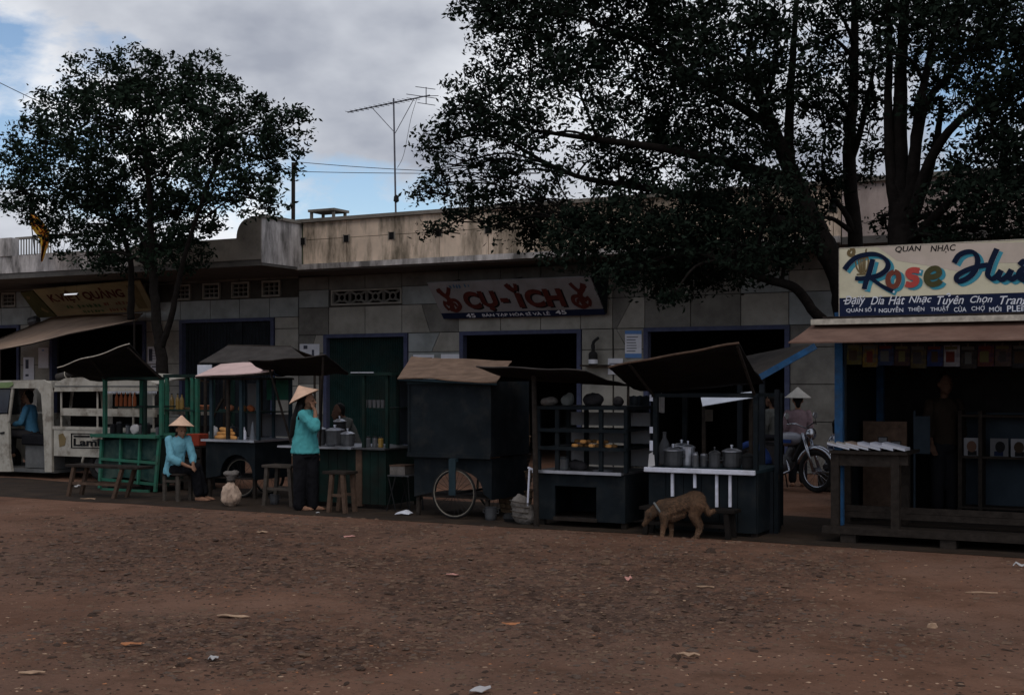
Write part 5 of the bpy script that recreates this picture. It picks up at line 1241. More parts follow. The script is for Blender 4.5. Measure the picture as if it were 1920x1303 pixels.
MB().tube([S(1002, 1000, Y7 - .12), (X(1000, Y7 - .12), Y7 - .12, 0)], .03, n=6) 
MB().tube([(X(1006, Y7 - .12), Y7 - .12, 0), (X(1001, Y7 - .12), Y7 - .12, Z(1000, 700, Y7 - .12))], [.032, .028], n=10).build('corner_pole', 'wood_dark', g7)
MB().tube([(X(988, Y7 - .02), Y7 - .02, Z(988, 970, Y7)), (X(993, Y7 - .02), Y7 - .02, Z(993, 876, Y7))], .012, n=8).build('white_stay', 'white_paint', g7)
MB().bar((X(990, Y7 - .02), Y7 - .02, Z(993, 876, Y7)), (xa, Y7 - .02, zc - .01), .02).build('stay_arm', 'white_paint', g7)
for px in (1008, 1043, 1125, 1172):
    for yy in (Y7 + .03, Y7 + D7 - .05): MB().box(X(px - 3.5, Y7), X(px + 3.5, Y7), yy - .018, yy + .018, zc, zt).build('post', 'navy_panel', g7)
for py in (806, 840):
    z_ = Z(1090, py, Y7); MB().box(X(1008, Y7), X(1174, Y7), Y7 + .012 + .04, Y7 + D7 - .07, z_ - .012, z_).build('shelf', 'navy_panel', g7); MB().box(X(1008, Y7), X(1174, Y7), Y7 - .008, Y7 + .012, z_ - .028, z_ + .012).build('shelf_edge', 'navy_panel', g7)
MB().box(X(1004, Y7), X(1176, Y7), Y7 - .01, Y7 + D7, zt, zt + .035).build('top_board', 'navy_panel', g7)
for a, b in ((1012, 1040), (1047, 1121), (1129, 1168)):
    for (p_, q_) in ((776, 802), (810, 836), (844, 880)):
        MB().box(X(a, Y7), X(b, Y7), Y7 + D7 - .045, Y7 + D7 - .035, Z(1090, q_, Y7), Z(1090, p_, Y7)).build('rear_pane', 'frosted', g7)
zsh = Z(1090, 840, Y7)
for i in range(14):
    px = 1078 + (i % 8) * 10.5 + (5 if i > 7 else 0); p = S(px, 838, Y7 + .1 + .05 * (i % 3)); p.z = zsh + .022 + (.045 if i > 7 else 0)
    MB().lathe([(.01, -.022), (.034, -.016), (.042, 0), (.034, .016), (.01, .022)], p, n=10, sy=.8).build('fried_cake', 'fried' if i % 3 else 'bread', None, label='%s fried cake of the heap on the showcase shelf, counted from the left' % ORD[i], cat='cake', group='fried cakes in the showcase')
p = S(1058, 880, Y7 + .2); p.z = zc; jar('glass jar at left of the showcase counter', p, .05, .15, 'glassware')
p = S(1085, 880, Y7 + .25); p.z = zc; clothbundle('dark crumpled cloth on the showcase counter', p, (.13, .1, .12), 'cloth_dark', 31, 'cloth', 'cloth')
p = S(1130, 882, Y7 + .12); p.z = zc; tray('shallow steel tray at right of the showcase counter', p, .12, 'alu', .018, sy=.7)
ztt = zt + .035
for i, (px, s_, m) in enumerate(((1030, (.13, .11, .11), 'sack_grey'), (1065, (.09, .1, .15), 'grey_cloth'), (1112, (.17, .13, .16), 'cloth_dark'), (1160, (.08, .1, .11), 'cloth_dark'))):
    p = S(px, 760, Y7 + .35); p.z = ztt; clothbundle(['grey cloth bundle at left end on top of the showcase', 'pale rounded bundle on top of the showcase', 'big dark bundle on top of the showcase', 'small dark bundle at right end on top of the showcase'][i], p, s_, m, 40 + i)
awning('flat dark roof sheet propped over the showcase stall', S(893, 690, Y7 - .45), S(1098, 697, Y7 - .45), S(1186, 724, Y7 + D7), S(990, 712, Y7 + D7), seed=9, edge='tarp_grey', poles=[(S(1176, 884, Y7 + D7 - .05), S(1178, 724, Y7 + D7 - .05))])
# milky sheet / curtain right of the showcase
Yq = 13.7
mb = MB(); A = [S(1176 + 6 * i, 742 + (i % 2) * 2, Yq + .04 * (i % 2)) for i in range(8)]; B = [S(1178 + 5.6 * i, 876, Yq + .05 * (i % 2)) for i in range(8)]
mb.patch(A, B, .006, 6).build('hanging_sheet', 'gate_dark', None, label='dark plastic sheet hanging between showcase and white-edged stall', cat='sheet')

# ---------------------------------------------------------------- white-edged stall
Y8 = 12.75; D8 = .95
g8 = root('market_stall', 'navy stall with thick white counter edge behind the dog', 'stall', (X(1318, Y8), Y8 + D8 / 2, 0))
xa, xb = X(1216, Y8), X(1418, Y8); zc = Z(1316, 879, Y8); zt = Z(1316, 745, Y8)
MB().box(xa - .02, xb + .01, Y8 - .09, Y8 - .05, zc - .045, zc + .006).build('white_edge', 'white_paint', g8, bevel=.006)
MB().box(xa - .02, xb + .01, Y8 - .05, Y8 + D8, zc - .03, zc).build('counter', 'navy_trim', g8)
for i in range(6):
    a = xa + (xb - xa) * i / 6; b = xa + (xb - xa) * (i + 1) / 6; MB().box(a + .003, b - .003, Y8, Y8 + .025, .04, zc - .031).build('plank', 'navy_panel', g8)
MB().box(xb - .02, xb + .01, Y8 + .026, Y8 + D8, .04, zc - .031).build('side_panel', 'navy_panel', g8); MB().box(xa, xa + .03, Y8 + .026, Y8 + D8, .04, zc - .031).build('side_panel', 'navy_panel', g8)
for px in (1222, 1412):
    for yy in (Y8 + .04, Y8 + D8 - .08): MB().box(X(px, Y8) - .03, X(px, Y8) + .03, yy, yy + .05, 0, .04).build('foot', 'wood_dark', g8)
for px, q1 in ((1262, 930), (1304, 914), (1345, 950), (1370, 950)):
    MB().box(X(px - 2.4, Y8), X(px + 2.4, Y8), Y8 - .03, Y8 - .004, Z(px, q1, Y8), zc - .05).build('white_slat', 'white_paint', g8)
for px in (1228, 1416):
    for yy in (Y8 + .03, Y8 + D8 - .04): MB().box(X(px - 4, Y8), X(px + 4, Y8), yy - .025, yy + .025, zc, zt).build('post', 'navy_panel', g8)
MB().box(X(1222, Y8), X(1421, Y8), Y8 - .01, Y8 + .06, zt, zt + .04).build('top_rail', 'navy_panel', g8)
MB().box(X(1222, Y8), X(1421, Y8), Y8 + D8 - .06, Y8 + D8, zt, zt + .04).build('top_rail', 'navy_panel', g8)
for i, (a, b) in enumerate(((740, 752), (800, 812), (826, 845))): MB().box(X(1220, Y8) - .012, X(1224, Y8) - .0, Y8 + .0, Y8 + .02, Z(1222, b, Y8), Z(1222, a, Y8)).build('white_patch', 'white_paint', g8)
p = S(1222, 868, Y8 + .0); MB().patch([S(1215, 876, Y8 - .04), S(1222, 874, Y8 - .04), S(1228, 873, Y8 - .04)], [S(1217, 852, Y8 + .02), S(1223, 848, Y8 + .02), S(1226, 846, Y8 + .02)], .006, 3).build('rag', 'cloth_white', None, label='white rag draped at left corner of the white counter edge', cat='rag')
pots = ((1262, .10, .17, 'tin', 1), (1290, .075, .20, 'alu', 0), (1304, .035, .15, 'glassware', 0), (1320, .045, .14, 'glassware', 0), (1340, .06, .15, 'tin', 0), (1372, .10, .17, 'tin', 1), (1402, .06, .13, 'pot_black', 1))
for i, (px, r, h, m, ld) in enumerate(pots):
    p = S(px, 876, Y8 + .2 + .1 * (i % 2)); p.z = zc; lab = '%s vessel from the left on the white-edged counter' % ORD[i]
    if r < .05: jar(lab, p, r, h, m, 'alu', 'vessels on the white-edged counter')
    else: pot(lab, p, r, h, m, True, 'vessels on the white-edged counter', lidmat='alu' if i in (0, 1, 5) else None)
p = S(1246, 800, Y8 + .5); p.z = zc; bottle('tall pale bottle behind the left pots of the white-edged stall', p, .06, .36, 'milkglass', 'tin')
p = S(1278, 876, Y8 + .55); p.z = zc; pot('broad pot with pale lid at the back of the white-edged stall', p, .11, .2, 'pot_black', lidmat='alu')
mb = MB(); mb.tube(crom([S(1226, 800, Y8 + .1), S(1237, 776, Y8 + .12), S(1240, 740, Y8 + .13)]), .0, n=4)
p = S(1243, 852, Y8 + .4); MB().patch([S(1234, 745, Y8 + .42), S(1240, 738, Y8 + .44), S(1246, 745, Y8 + .42)], [S(1234, 772, Y8 + .42), S(1240, 774, Y8 + .44), S(1246, 774, Y8 + .42)], .01, 3).build('hanging_bag', 'cloth_white', None, label='white bag hanging from left post of the white-edged stall', cat='bag')
MB().box(X(1318, Y8 + .9), X(1332, Y8 + .9), Y8 + .97, Y8 + .99, Z(1320, 790, Y8 + .9), Z(1320, 768, Y8 + .9)).build('hanging_card', 'wood_grey', None, label='small grey card hanging behind the white-edged stall', cat='card')
awning('big dark tarpaulin awning raised over the white-edged stall', S(1141, 688, Y8 - .6), S(1386, 645, Y8 - .6), S(1432, 722, Y8 + D8), S(1200, 736, Y8 + D8), seed=11, edge='wood_brown', poles=[(S(1228, 745, Y8 + .03), S(1180, 683, Y8 - .58)), (S(1416, 745, Y8 + .03), S(1382, 648, Y8 - .58))], edge_r=.012)
# corrugated sheet
Yk = 14.6
mb = MB(); na = 25
A = [S(1315 + 97 * i / (na - 1), 747 - 12 * i / (na - 1), Yk - .25) + Vector((0, 0, .012 * (1 if i % 2 else -1))) for i in range(na)]
mb2 = MB(); nb_ = 9
A = []; B = []
for j in range(nb_):
    t = j / (nb_ - 1); w_ = .010 * (1 if j % 2 else -1)
    A.append(S(1314 + 3 * t, 746 + 14 * t, Yk - .35 * t) + Vector((0, 0, w_))); B.append(S(1412 + 1 * t, 735 + 9 * t, Yk - .35 * t) + Vector((0, 0, w_)))
mb2.patch(A, B, .006, 2).build('corrugated_sheet', 'corr_white', None, label='white corrugated metal sheet glimpsed behind the white-edged stall', cat='metal sheet')
ct = bpy.data.objects['corrugated_sheet']
# posts holding it
for i, px in enumerate((1320, 1408)):
    a = S(px, 752 if i == 0 else 742, Yk - .15); MB().bar((a.x, a.y, 0), (a.x, a.y, a.z - .012), .04).build('wooden_post', 'wood_dark', None, label=['left', 'right'][i] + ' dark post holding up the white corrugated sheet', cat='post')
# narrow dark partition right of stall
pt = root('partition', 'dark slatted partition at the right side of the white-edged stall', 'partition', (X(1440, 13.2), 13.2, 0))
for i in range(4):
    px = 1424 + i * 9; MB().box(X(px, 13.2), X(px + 7.5, 13.2), 13.2, 13.22, 0, Z(px, 884, 13.2)).build('board', 'navy_panel' if i % 2 else 'gate_dark', pt)
MB().box(X(1424, 13.2), X(1460, 13.2), 13.221, 13.24, Z(1440, 890, 13.2) - .05, Z(1440, 890, 13.2)).build('batten', 'wood_dark', pt)
MB().box(X(1452, 13.3), X(1460, 13.3), 13.3, 13.36, 0, Z(1456, 730, 13.3)).build('wooden_post', 'gate_dark', None, label='dark post standing beside the parked motorcycle', cat='post')
# blue-edged lean-to roof behind
fa = [S(1427 + 103 * i / 5, 707 - 58 * i / 5, 15.2) for i in range(6)]; fbk = [S(1385 + 110 * i / 5, 672 - 22 * i / 5, 17.0) for i in range(6)]
lt = root('lean_to_roof', 'sloping dark lean-to roof with blue edge board beside the sign kiosk', 'roof', fa[0])
MB().patch(fa, fbk, .015, 4).build('sheet', 'tarp_grey', lt); MB().bar(fa[0] + Vector((0, -.02, 0)), fa[-1] + Vector((0, -.02, 0)), .03, .075).build('edge_board', 'blue_post', lt)
for q in (fa[0], fbk[0]): MB().bar((q.x, q.y + .05, 0), (q.x, q.y + .05, q.z - .01), .06).build('post', 'gate_dark', lt)

# ---------------------------------------------------------------- benches and stools
def bench(label, p0, p1, q0, Y, legs, depth=.26, mat='wood_grey', topm='wood_dark', splay=.1, name='bench', cat='bench', thick=.035):
    xa, xb = X(p0, Y), X(p1, Y); zt = Z((p0 + p1) / 2, q0, Y); t = root(name, label, cat, ((xa + xb) / 2, Y + depth / 2, 0))
    MB().box(xa, xb, Y, Y + depth, zt - thick, zt).build('seat', topm, t, bevel=.004)
    for (a, b) in legs:
        for yy in (Y + .03, Y + depth - .03): MB().bar((X(a, Y), yy, zt - thick), (X(b, Y), yy, 0), .05, .045, up=(0, 1, 0)).build('leg', mat, t)
    for yy in (Y + .03, Y + depth - .03): MB().bar((X(legs[0][0] * .6 + legs[0][1] * .4, Y), yy, zt * .42), (X(legs[-1][0] * .6 + legs[-1][1] * .4, Y), yy, zt * .42), .022, .035).build('stretcher', mat, t)
    return t
bench('rough plank bench in front of the bright green cart', 122, 258, 873, 12.85, [(136, 125), (226, 210)], .3, 'wood_brown')
q = root('stool', 'low wooden stool under the seated woman', 'stool', (X(322, 12.95), 13.08, 0)); zt = .375
MB().box(X(305, 12.95), X(343, 12.95), 12.93, 13.24, zt - .03, zt).build('seat', 'wood_dark', q, bevel=.004)
for px in (308, 333):
    for yy in (12.96, 13.2): MB().box(X(px - 2.5, 12.95), X(px + 2.5, 12.95), yy - .018, yy + .018, 0, zt - .03).build('leg', 'wood_grey', q)
for yy in (12.96, 13.2): MB().bar((X(308, 12.95), yy, .27), (X(333, 12.95), yy, .27), .02, .03).build('stretcher', 'wood_grey', q)
bench('dark wooden trestle stool between tied sack and standing woman', 490, 545, 872, 13.05, [(498, 493), (540, 545)], .28, 'wood_grey', 'wood_grey')
bench('short wooden stool with pale leg right of the standing woman', 604, 648, 884, 12.75, [(620, 614), (640, 645)], .26, 'wood_brown', 'wood_dark')
bench('low dark bench behind the dog before the white-edged stall', 1198, 1376, 953, 12.45, [(1212, 1208), (1360, 1364)], .24, 'bench_black', 'bench_black')
# tied pale sack
q = G(481, 942); ts = root('sack', 'pale tied sack standing between pink-roofed cart and trestle stool', 'sack', (q.x, 12.85, 0), rz=YAW)
blob('body', [('e', (0, 0, .13), (.125, .1, .14)), ('e', (-.03, -.02, .17), (.09, .08, .12)), ('c', (0, 0, .24), .06, (.0, 0, .31), .032), ('c', (.06, -.05, .09), .06, (.03, -.05, .24), .03), ('c', (-.06, -.05, .09), .06, (-.02, -.05, .24), .03)], 'sack', ts, voxel=.009, smooth=2, wrinkle=.014, wscale=(16, 16, 6))
blob('tied_top', [('c', (0, 0, .33), .04, (0, 0, .38), .065), ('e', (.0, 0, .41), (.10, .08, .03)), ('e', (-.05, 0, .42), (.05, .05, .025)), ('e', (.055, 0, .43), (.05, .05, .025))], 'sack_grey', ts, voxel=.009, smooth=1, wrinkle=.012, wscale=(20, 20, 8))
MB().ring((0, 0, .32), (0, 0, 1), .045, .012, 16, 6).build('tie', 'wood_dark', ts, local=True)
# small things under the trestle
p = G(515, 940); pot('small tin can under the trestle stool', Vector((X(515, 13.3), 13.3, 0)), .06, .13, 'tin', False, name='tin_can', cat='can')

# ---------------------------------------------------------------- three-wheeled van
YV = 15.0; WV = 1.35
vn = root('three_wheeled_van', 'dirty cream three-wheeled minibus parked at the left edge', 'van', (X(110, YV), YV + WV / 2, 0))
def vp(lst, Y=YV): return [(S(a, b, Y).x, S(a, b, Y).z) for a, b in lst]
xf = X(-75, YV)
# cab side frames with the open doorway
for k, yy in enumerate((YV, YV + WV - .05)):
    f = MB()
    f.prism(vp([(-45, 722), (-30, 714), (80, 712), (92, 718), (96, 735), (97, 885), (84, 885), (81, 800), (77, 740), (70, 728), (20, 728), (-12, 728), (-30, 775), (-45, 775)]), yy, yy + .05)
    f.prism(vp([(-75, 780), (13, 776), (16, 800), (17, 850), (22, 884), (-60, 884), (-75, 860)]), yy + (.003 if k else -.003), yy + .047)
    f.prism(vp([(13, 790), (20, 728), (24, 728), (16, 790)]), yy + .01, yy + .04)
    f.build('cab_side', 'lambro_cream', vn)
MB().box(X(-40, YV), X(92, YV), YV + .05, YV + WV - .05, Z(20, 727, YV), Z(20, 714, YV)).build('cab_roof', 'lambro_cream', vn)
MB().prism(vp([(-45, 720), (24, 716), (26, 722), (18, 727), (-45, 728)]), YV - .02, YV - .003).build('roof_patch', 'lambro_green', vn)
MB().prism(vp([(-26, 774), (-8, 730), (18, 730), (12, 774)]), YV + .015, YV + .03).build('quarter_glass', 'glass_dark', vn)
MB().box(xf - .03, xf, YV, YV + WV, Z(-75, 884, YV), Z(-75, 780, YV)).build('nose_panel', 'lambro_cream', vn)
MB().add([S(-75, 780, YV + .05), S(-45, 728, YV + .05), S(-45, 728, YV + .05) + Vector((0, WV - .1, 0)), S(-75, 780, YV + .05) + Vector((0, WV - .1, 0)), S(-73, 780, YV + .05), S(-43, 728, YV + .05), S(-43, 728, YV + .05) + Vector((0, WV - .1, 0)), S(-73, 780, YV + .05) + Vector((0, WV - .1, 0))], [(0, 1, 2, 3), (7, 6, 5, 4), (0, 4, 5, 1), (1, 5, 6, 2), (2, 6, 7, 3), (3, 7, 4, 0)]).build('windscreen', 'glass_dark', vn)
for yy in (YV + .35, YV + WV - .35): MB().lathe([(.09, -.03), (.09, .02), (.06, .05)], (xf - .03, yy, .75), n=14, rot=Matrix.Rotation(R(-90), 3, 'Y')).build('headlight', 'glassware', vn)
MB().box(xf, X(97, YV), YV + .05, YV + WV - .05, Z(20, 884, YV), Z(20, 878, YV)).build('cab_floor', 'lambro_in', vn)
MB().box(X(82, YV), X(95, YV), YV + .052, YV + WV - .052, Z(88, 880, YV), Z(88, 815, YV)).build('rear_bulkhead', 'lambro_in', vn)
MB().box(X(30, YV), X(80, YV), YV + .1, YV + WV - .1, Z(55, 835, YV), Z(55, 815, YV)).build('seat', 'black_cloth', vn, bevel=.02)
MB().box(X(34, YV), X(76, YV), YV + .15, YV + WV - .15, Z(55, 878, YV), Z(55, 835, YV)).build('seat_box', 'lambro_in', vn)
MB().tube([S(8, 846, YV + .5), S(18, 800, YV + .5)], .018, n=8).build('steering_column', 'iron', vn)
MB().tube([S(22, 797, YV + .2), S(18, 800, YV + .5), S(22, 797, YV + .8)], .014, n=8).build('handlebar', 'iron', vn)
MB().prism(vp([(2, 810), (9, 809), (9, 813), (2, 814)]), YV - .02, YV - .004).build('door_catch', 'iron', vn)
# rear body
xr0, xr1 = X(101, YV), X(292, YV)
for k, yy in enumerate((YV, YV + WV - .03)):
    MB().box(xr0, xr1, yy, yy + .03, Z(175, 857, YV), Z(175, 806, YV)).build('bed_side', 'lambro_cream', vn)
MB().box(xr0 - .0, xr0 + .03, YV + .031, YV + WV - .031, Z(175, 857, YV), Z(175, 806, YV)).build('bed_front', 'lambro_cream', vn)
MB().box(xr0 + .031, xr1, YV + .031, YV + WV - .031, Z(175, 857, YV), Z(175, 852, YV)).build('bed_floor', 'lambro_in', vn)
MB().box(xr0 - .02, xr1 + .02, YV - .012, YV + .042, Z(175, 806, YV) - .0, Z(175, 802, YV) + .012).build('bed_rail', 'lambro_cream', vn)
for px in (115, 183, 250, 288):
    for yy in (YV + .03, YV + WV - .05): MB().tube([S(px, 804, yy), S(px, 733, yy)], .016, n=8).build('roof_post', 'lambro_cream', vn)
for yy in (YV + .012, YV + WV - .06): MB().box(X(112, YV), X(290, YV), yy, yy + .04, Z(180, 780, YV), Z(180, 766, YV)).build('seat_back_rail', 'lambro_cream', vn)
for yy in (YV + .06, YV + WV - .4): MB().box(X(112, YV), X(290, YV), yy, yy + .33, Z(180, 812, YV), Z(180, 800, YV)).build('bench_seat', 'black_cloth', vn)
cvA = []; 
mb = MB(); poly = vp([(104, 734), (106, 718), (125, 709), (180, 706), (230, 707), (275, 712), (295, 719), (297, 733)])
MB().prism(poly, YV - .03, YV + .0).build('canopy_valance', 'lambro_cream', vn)
ny = 7; vs_ = []; fs_ = []
for j in range(ny + 1):
    t = j / ny; hump = .10 * math.sin(math.pi * t)
    for i in range(9):
        px = 105 + 192 * i / 8; end = math.sin(math.pi * i / 8) ** .5; vs_.append((X(px, YV), YV - .03 + (WV + .06) * t, Z(200, 720, YV) + hump + .08 * end))
for j in range(ny):
    for i in range(8): fs_.append((j * 9 + i, j * 9 + i + 1, (j + 1) * 9 + i + 1, (j + 1) * 9 + i))
MB().add(vs_, fs_).add([(a, b, c - .015) for a, b, c in vs_], [tuple(reversed(f)) for f in fs_]).build('canopy_top', 'lambro_cream', vn, smooth=True)
MB().tube([S(103, 724, YV - .035), S(297, 724, YV - .035)], .008, n=6).build('canopy_bead', 'lambro_in', vn)
mb = MB(); n_ = 40
for i in range(n_):
    px = 196 + 100 * i / n_; mb.prism(vp([(px, 733), (px + 2.4, 733), (px + 1.2, 739)]), YV - .025, YV - .02)
mb.build('fringe', 'paper', vn, kind='stuff')
# lettering panel
B = Board(S(133, 812, YV - .004), S(262, 814, YV - .004), S(133, 840, YV - .004), S(262, 842, YV - .004)); mb = MB()
B.slab(mb, 0, .02, 0, 1, 0, .003); B.slab(mb, .02, .30, 0, .06, 0, .003); B.slab(mb, .02, .98, .94, 1, 0, .003); B.slab(mb, .98, 1, .45, 1, 0, .003); B.slab(mb, .30, .32, 0, .30, 0, .003); B.slab(mb, .32, .98, .42, .47, 0, .003)
mb.build('lettering_box', 'ink_black', vn, kind='stuff')
mb = MB(); B.slab(mb, .04, .28, .14, .26, .0, .003); mb.build('lettering_bar', 'ink_black', vn); mb = MB(); B.write(mb, 'Lambro', .04, .70, .34, .86, .004, bold=.035); mb.build('lettering', 'ink_black', vn)
MB().prism(vp([(110, 815), (118, 812), (124, 822), (122, 835), (112, 838)]), YV - .006, YV - .002).build('worn_emblem', 'ink_brown', vn)
# wheels and fender
wx = X(180, YV); wr = .25
for yy in (YV + .12, YV + WV - .12):
    w_ = MB(); w_.ring((wx, yy, wr), (0, 1, 0), wr - .06, .06, 28, 10); W = w_.build('rear_wheel', 'tyre', vn, smooth=True)
    MB().lathe([(.13, -.03), (.15, 0), (.13, .03)], (wx, yy, wr), n=18, rot=Matrix.Rotation(R(90), 3, 'X')).build('rim', 'lambro_in', W)
arc = [Vector((wx + (wr + .06) * math.cos(a) * 1.05, YV + .02, wr + (wr + .05) * math.sin(a))) for a in [math.pi * k / 14 for k in range(15)]]
MB().tube(arc, .022, n=8).build('rear_fender', 'lambro_cream', vn, smooth=True)
fx_ = X(-40, YV); w_ = MB(); w_.ring((fx_, YV + WV / 2, .24), (0, 1, 0), .18, .055, 28, 10); W = w_.build('front_wheel', 'tyre', vn, smooth=True)
MB().lathe([(.12, -.03), (.14, 0), (.12, .03)], (fx_, YV + WV / 2, .24), n=18, rot=Matrix.Rotation(R(90), 3, 'X')).build('rim', 'lambro_in', W)
MB().box(X(20, YV), X(290, YV), YV + .3, YV + WV - .3, .26, .36).build('chassis', 'iron', vn)
# rolled tarpaulin on the roof
rt = root('rolled_tarpaulin', 'grey rolled tarpaulin lying between cab and canopy of the minibus', 'tarpaulin', S(92, 712, YV + .4))
zb_ = Z(60, 714, YV)
MB().tube(crom([(X(62, YV), YV + .5, zb_ + .06), (X(80, YV), YV + .5, zb_ + .1), (X(100, YV), YV + .48, zb_ + .16), (X(118, YV), YV + .5, zb_ + .17), (X(140, YV), YV + .5, zb_ + .18)]), [.03] + [.06] * 8 + [.075] * 12 + [.075] * 3 + [.03], n=10).build('roll', 'tarp_grey', rt, smooth=True)
for px in (84, 108): MB().ring((X(px, YV), YV + .49, zb_ + (.11 if px < 90 else .16)), (1, 0, .2), .075, .008, 16, 5).build('tie', 'edge_light', rt)

# ---------------------------------------------------------------- music kiosk
YK = 12.75; DK = 2.2
kx0, kx1 = X(1556, YK), X(1556, YK) + 3.2
zb0 = Z(1740, 1003, YK) - .035; zb1 = zb0 + .07
kk = root('music_kiosk', 'dark open-fronted music kiosk with blue posts and rust awning', 'kiosk', ((kx0 + kx1) / 2, YK + DK / 2, 0))
MB().box(kx0 - .08, kx1, YK, YK + .1, zb0, zb1).build('floor_beam', 'wood_dark', kk)
for i in range(4): MB().box(kx0 + .1 + i * .95, kx0 + .25 + i * .95, YK + .02, YK + .2, 0, zb0 - .001).build('footing', 'wood_dark', kk)
for i in range(12):
    y_ = YK + .105 + i * .175; MB().box(kx0 - .05, kx1, y_, y_ + .168, zb0 + .02, zb1 - .005).build('floor_plank', 'wood_dark', kk)
for i in range(2): MB().box(kx0 + .1, kx1, YK + DK - .2 + .0, YK + DK - .1, 0, zb0 + .018).build('rear_footing', 'wood_dark', kk) if i == 0 else None
ztop = Z(1600, 640, YK)
for (px, yy) in ((1574, YK + .22), (1574, YK + DK - .05)):
    x_ = X(px, YK + .22); MB().box(x_ - .04, x_ + .04, yy - .04, yy + .04, zb1 - .004, ztop + .3).build('post', 'blue_post', kk)
MB().box(kx1 - .08, kx1, YK + .18, YK + .26, zb1 - .004, ztop + .3).build('post', 'blue_post', kk)
MB().box(kx0, kx1, YK + DK, YK + DK + .03, 0.02, ztop + .28).build('back_wall', 'inside', kk)
MB().box(kx0 - .02, kx0 + .0, YK + .7, YK + DK, .05, ztop + .25).build('side_wall', 'navy_panel', kk)
MB().box(kx1 + .001, kx1 + .03, YK + .3, YK + DK, .05, ztop + .25).build('side_wall', 'navy_panel', kk)
for py, px0, m in ((955, 1580, 'wood_dark'), (967, 1580, 'wood_dark')): 
    z_ = Z(1740, py, YK + .3); MB().box(X(px0, YK + .3), kx1, YK + .30, YK + .325, z_ - .05, z_ + .01).build('kick_board', m, kk)
# roof
zr0 = Z(1480, 643, YK - .55); 
ra = [S(1478, 644, YK - .55) + Vector(((kx1 + .2 - X(1478, YK - .55)) * i / 8, 0, 0)) for i in range(9)]
rb_ = [S(1524, 611, YK + .1) + Vector(((kx1 + .2 - X(1524, YK + .1)) * i / 8, 0, 0)) for i in range(9)]
MB().patch(ra, rb_, .012, 5, .01, .008, seed=3).build('awning_sheet', 'rust_red', kk)
MB().patch([p + Vector((.35, -.0, .02)) for p in ra[:4]], [p + Vector((.2, 0, .02)) for p in rb_[:4]], .008, 3, .0, .01, seed=6) 
zf = Z(1530, 604, YK + .0)
MB().box(X(1524, YK), kx1 + .2, YK - .08, YK + .25, zf - .03, zf + .025).build('fascia_plank', 'edge_light', kk)
MB().box(X(1530, YK), kx1 + .2, YK + .251, YK + DK + .2, zf - .02, zf + .015).build('roof', 'tarp_grey', kk)
MB().box(X(1545, YK), kx1 + .1, YK - .05, YK + .3, zf + .026, zf + .05).build('sign_rest', 'wood_dark', kk)
# music sign
sy = YK + .02
TLs = S(1574, 469, sy); BLs = S(1578, 596, sy); W_ = 2.75; Hs = TLs.z - BLs.z
BLs.x = TLs.x; BLs.z = zf + .051; TLs.z = BLs.z + Hs
B4 = Board(TLs, TLs + Vector((W_, 0, 0)), BLs, BLs + Vector((W_, 0, 0)))
ms = root('music_sign', 'large cream painted music shop sign on the kiosk roof', 'sign', B4.at(.5, 1))
mb = MB(); B4.slab(mb, 0, 1, 0, .728, -.03, 0); mb.build('board', 'cream_sign', ms)
mb = MB(); B4.slab(mb, 0, 1, .73, 1, -.03, .002); mb.build('lower_band', 'band_navy', ms)
mb = MB(); B4.slab(mb, -.002, 0, 0, 1, -.035, .006); B4.slab(mb, 0, 1, -.012, -.001, -.03, .004); mb.build('frame', 'edge_light', ms)
U = (X(1920, sy) - TLs.x) / W_          # share of the board inside the picture
def um(zx): return ((1480 + zx / 4.3636) - 1574.0) / (1920 - 1574.0) * U     # from enlarged sketch coordinates
def vm(zx, zy):
    px = 1480 + zx / 4.3636; py = 420 + zy / 4.3636
    return (S(px, 469, sy).z * 0 + B4.c[0].z - (Z(px, py, sy) + (TLs.z - Z(1574, 469, sy)))) / Hs
def sk(pts): return [(um(a), vm(a, b)) for a, b in pts]
asp = W_ / Hs
def paint(strokes, width, mat, name, e, dx=0, dy=0, nib=0.0):
    mb = MB()
    for j_, s_ in enumerate(strokes): B4.stroke(mb, sk([(a + dx, b + dy) for a, b in s_]), width, e + .0004 * j_, asp=asp, nib=nib)
    return mb.build(name, mat, ms)
# light pink diagonal flash and worn top edge
mb = MB(); pts = sk([(740, 195), (900, 310), (1150, 350), (1420, 400), (1640, 330), (1920, 330), (2060, 250), (2060, 160), (1400, 170)]); mb.add([B4.at(u, max(0.0, v), .0015) for u, v in pts], [tuple(range(len(pts)))]); mb.build('painted_flash', 'cream_pink', ms)
Rst = [[(455, 385), (500, 330), (560, 285), (640, 262), (720, 258), (790, 285), (828, 335), (815, 385), (760, 425), (690, 447), (600, 458), (548, 455)], [(700, 300), (672, 400), (640, 490), (626, 545)], [(668, 440), (720, 480), (790, 525), (870, 562)]]
Hst = [[(1372, 330), (1410, 270), (1470, 240), (1530, 245), (1560, 300), (1550, 370), (1510, 430), (1450, 470), (1400, 480), (1395, 440), (1450, 400), (1540, 365), (1640, 345)], [(1712, 215), (1675, 300), (1648, 380), (1640, 430), (1670, 460), (1710, 440), (1745, 390)]]
ust = [[(1745, 390), (1725, 440), (1745, 468), (1790, 440), (1825, 385)], [(1825, 385), (1805, 440), (1825, 466), (1865, 440)], [(1880, 430), (1925, 425), (1955, 395), (1930, 372), (1890, 400), (1880, 445), (1915, 470), (1980, 440)], [(1885, 350), (1925, 315), (1965, 350)], [(1960, 310), (2000, 280)]]
for st_ in (Rst, Hst, ust[:2], ust[2:3], ust[3:4], ust[4:]):
    paint(st_, .085, 'ink_teal', 'letter_shadow', .002, 26, 20, .35); paint(st_, .030, 'ink_white', 'letter_highlight', .0052, 13, 8); paint(st_, .078, 'ink_navy', 'letter', .0085, 0, 0, .35)
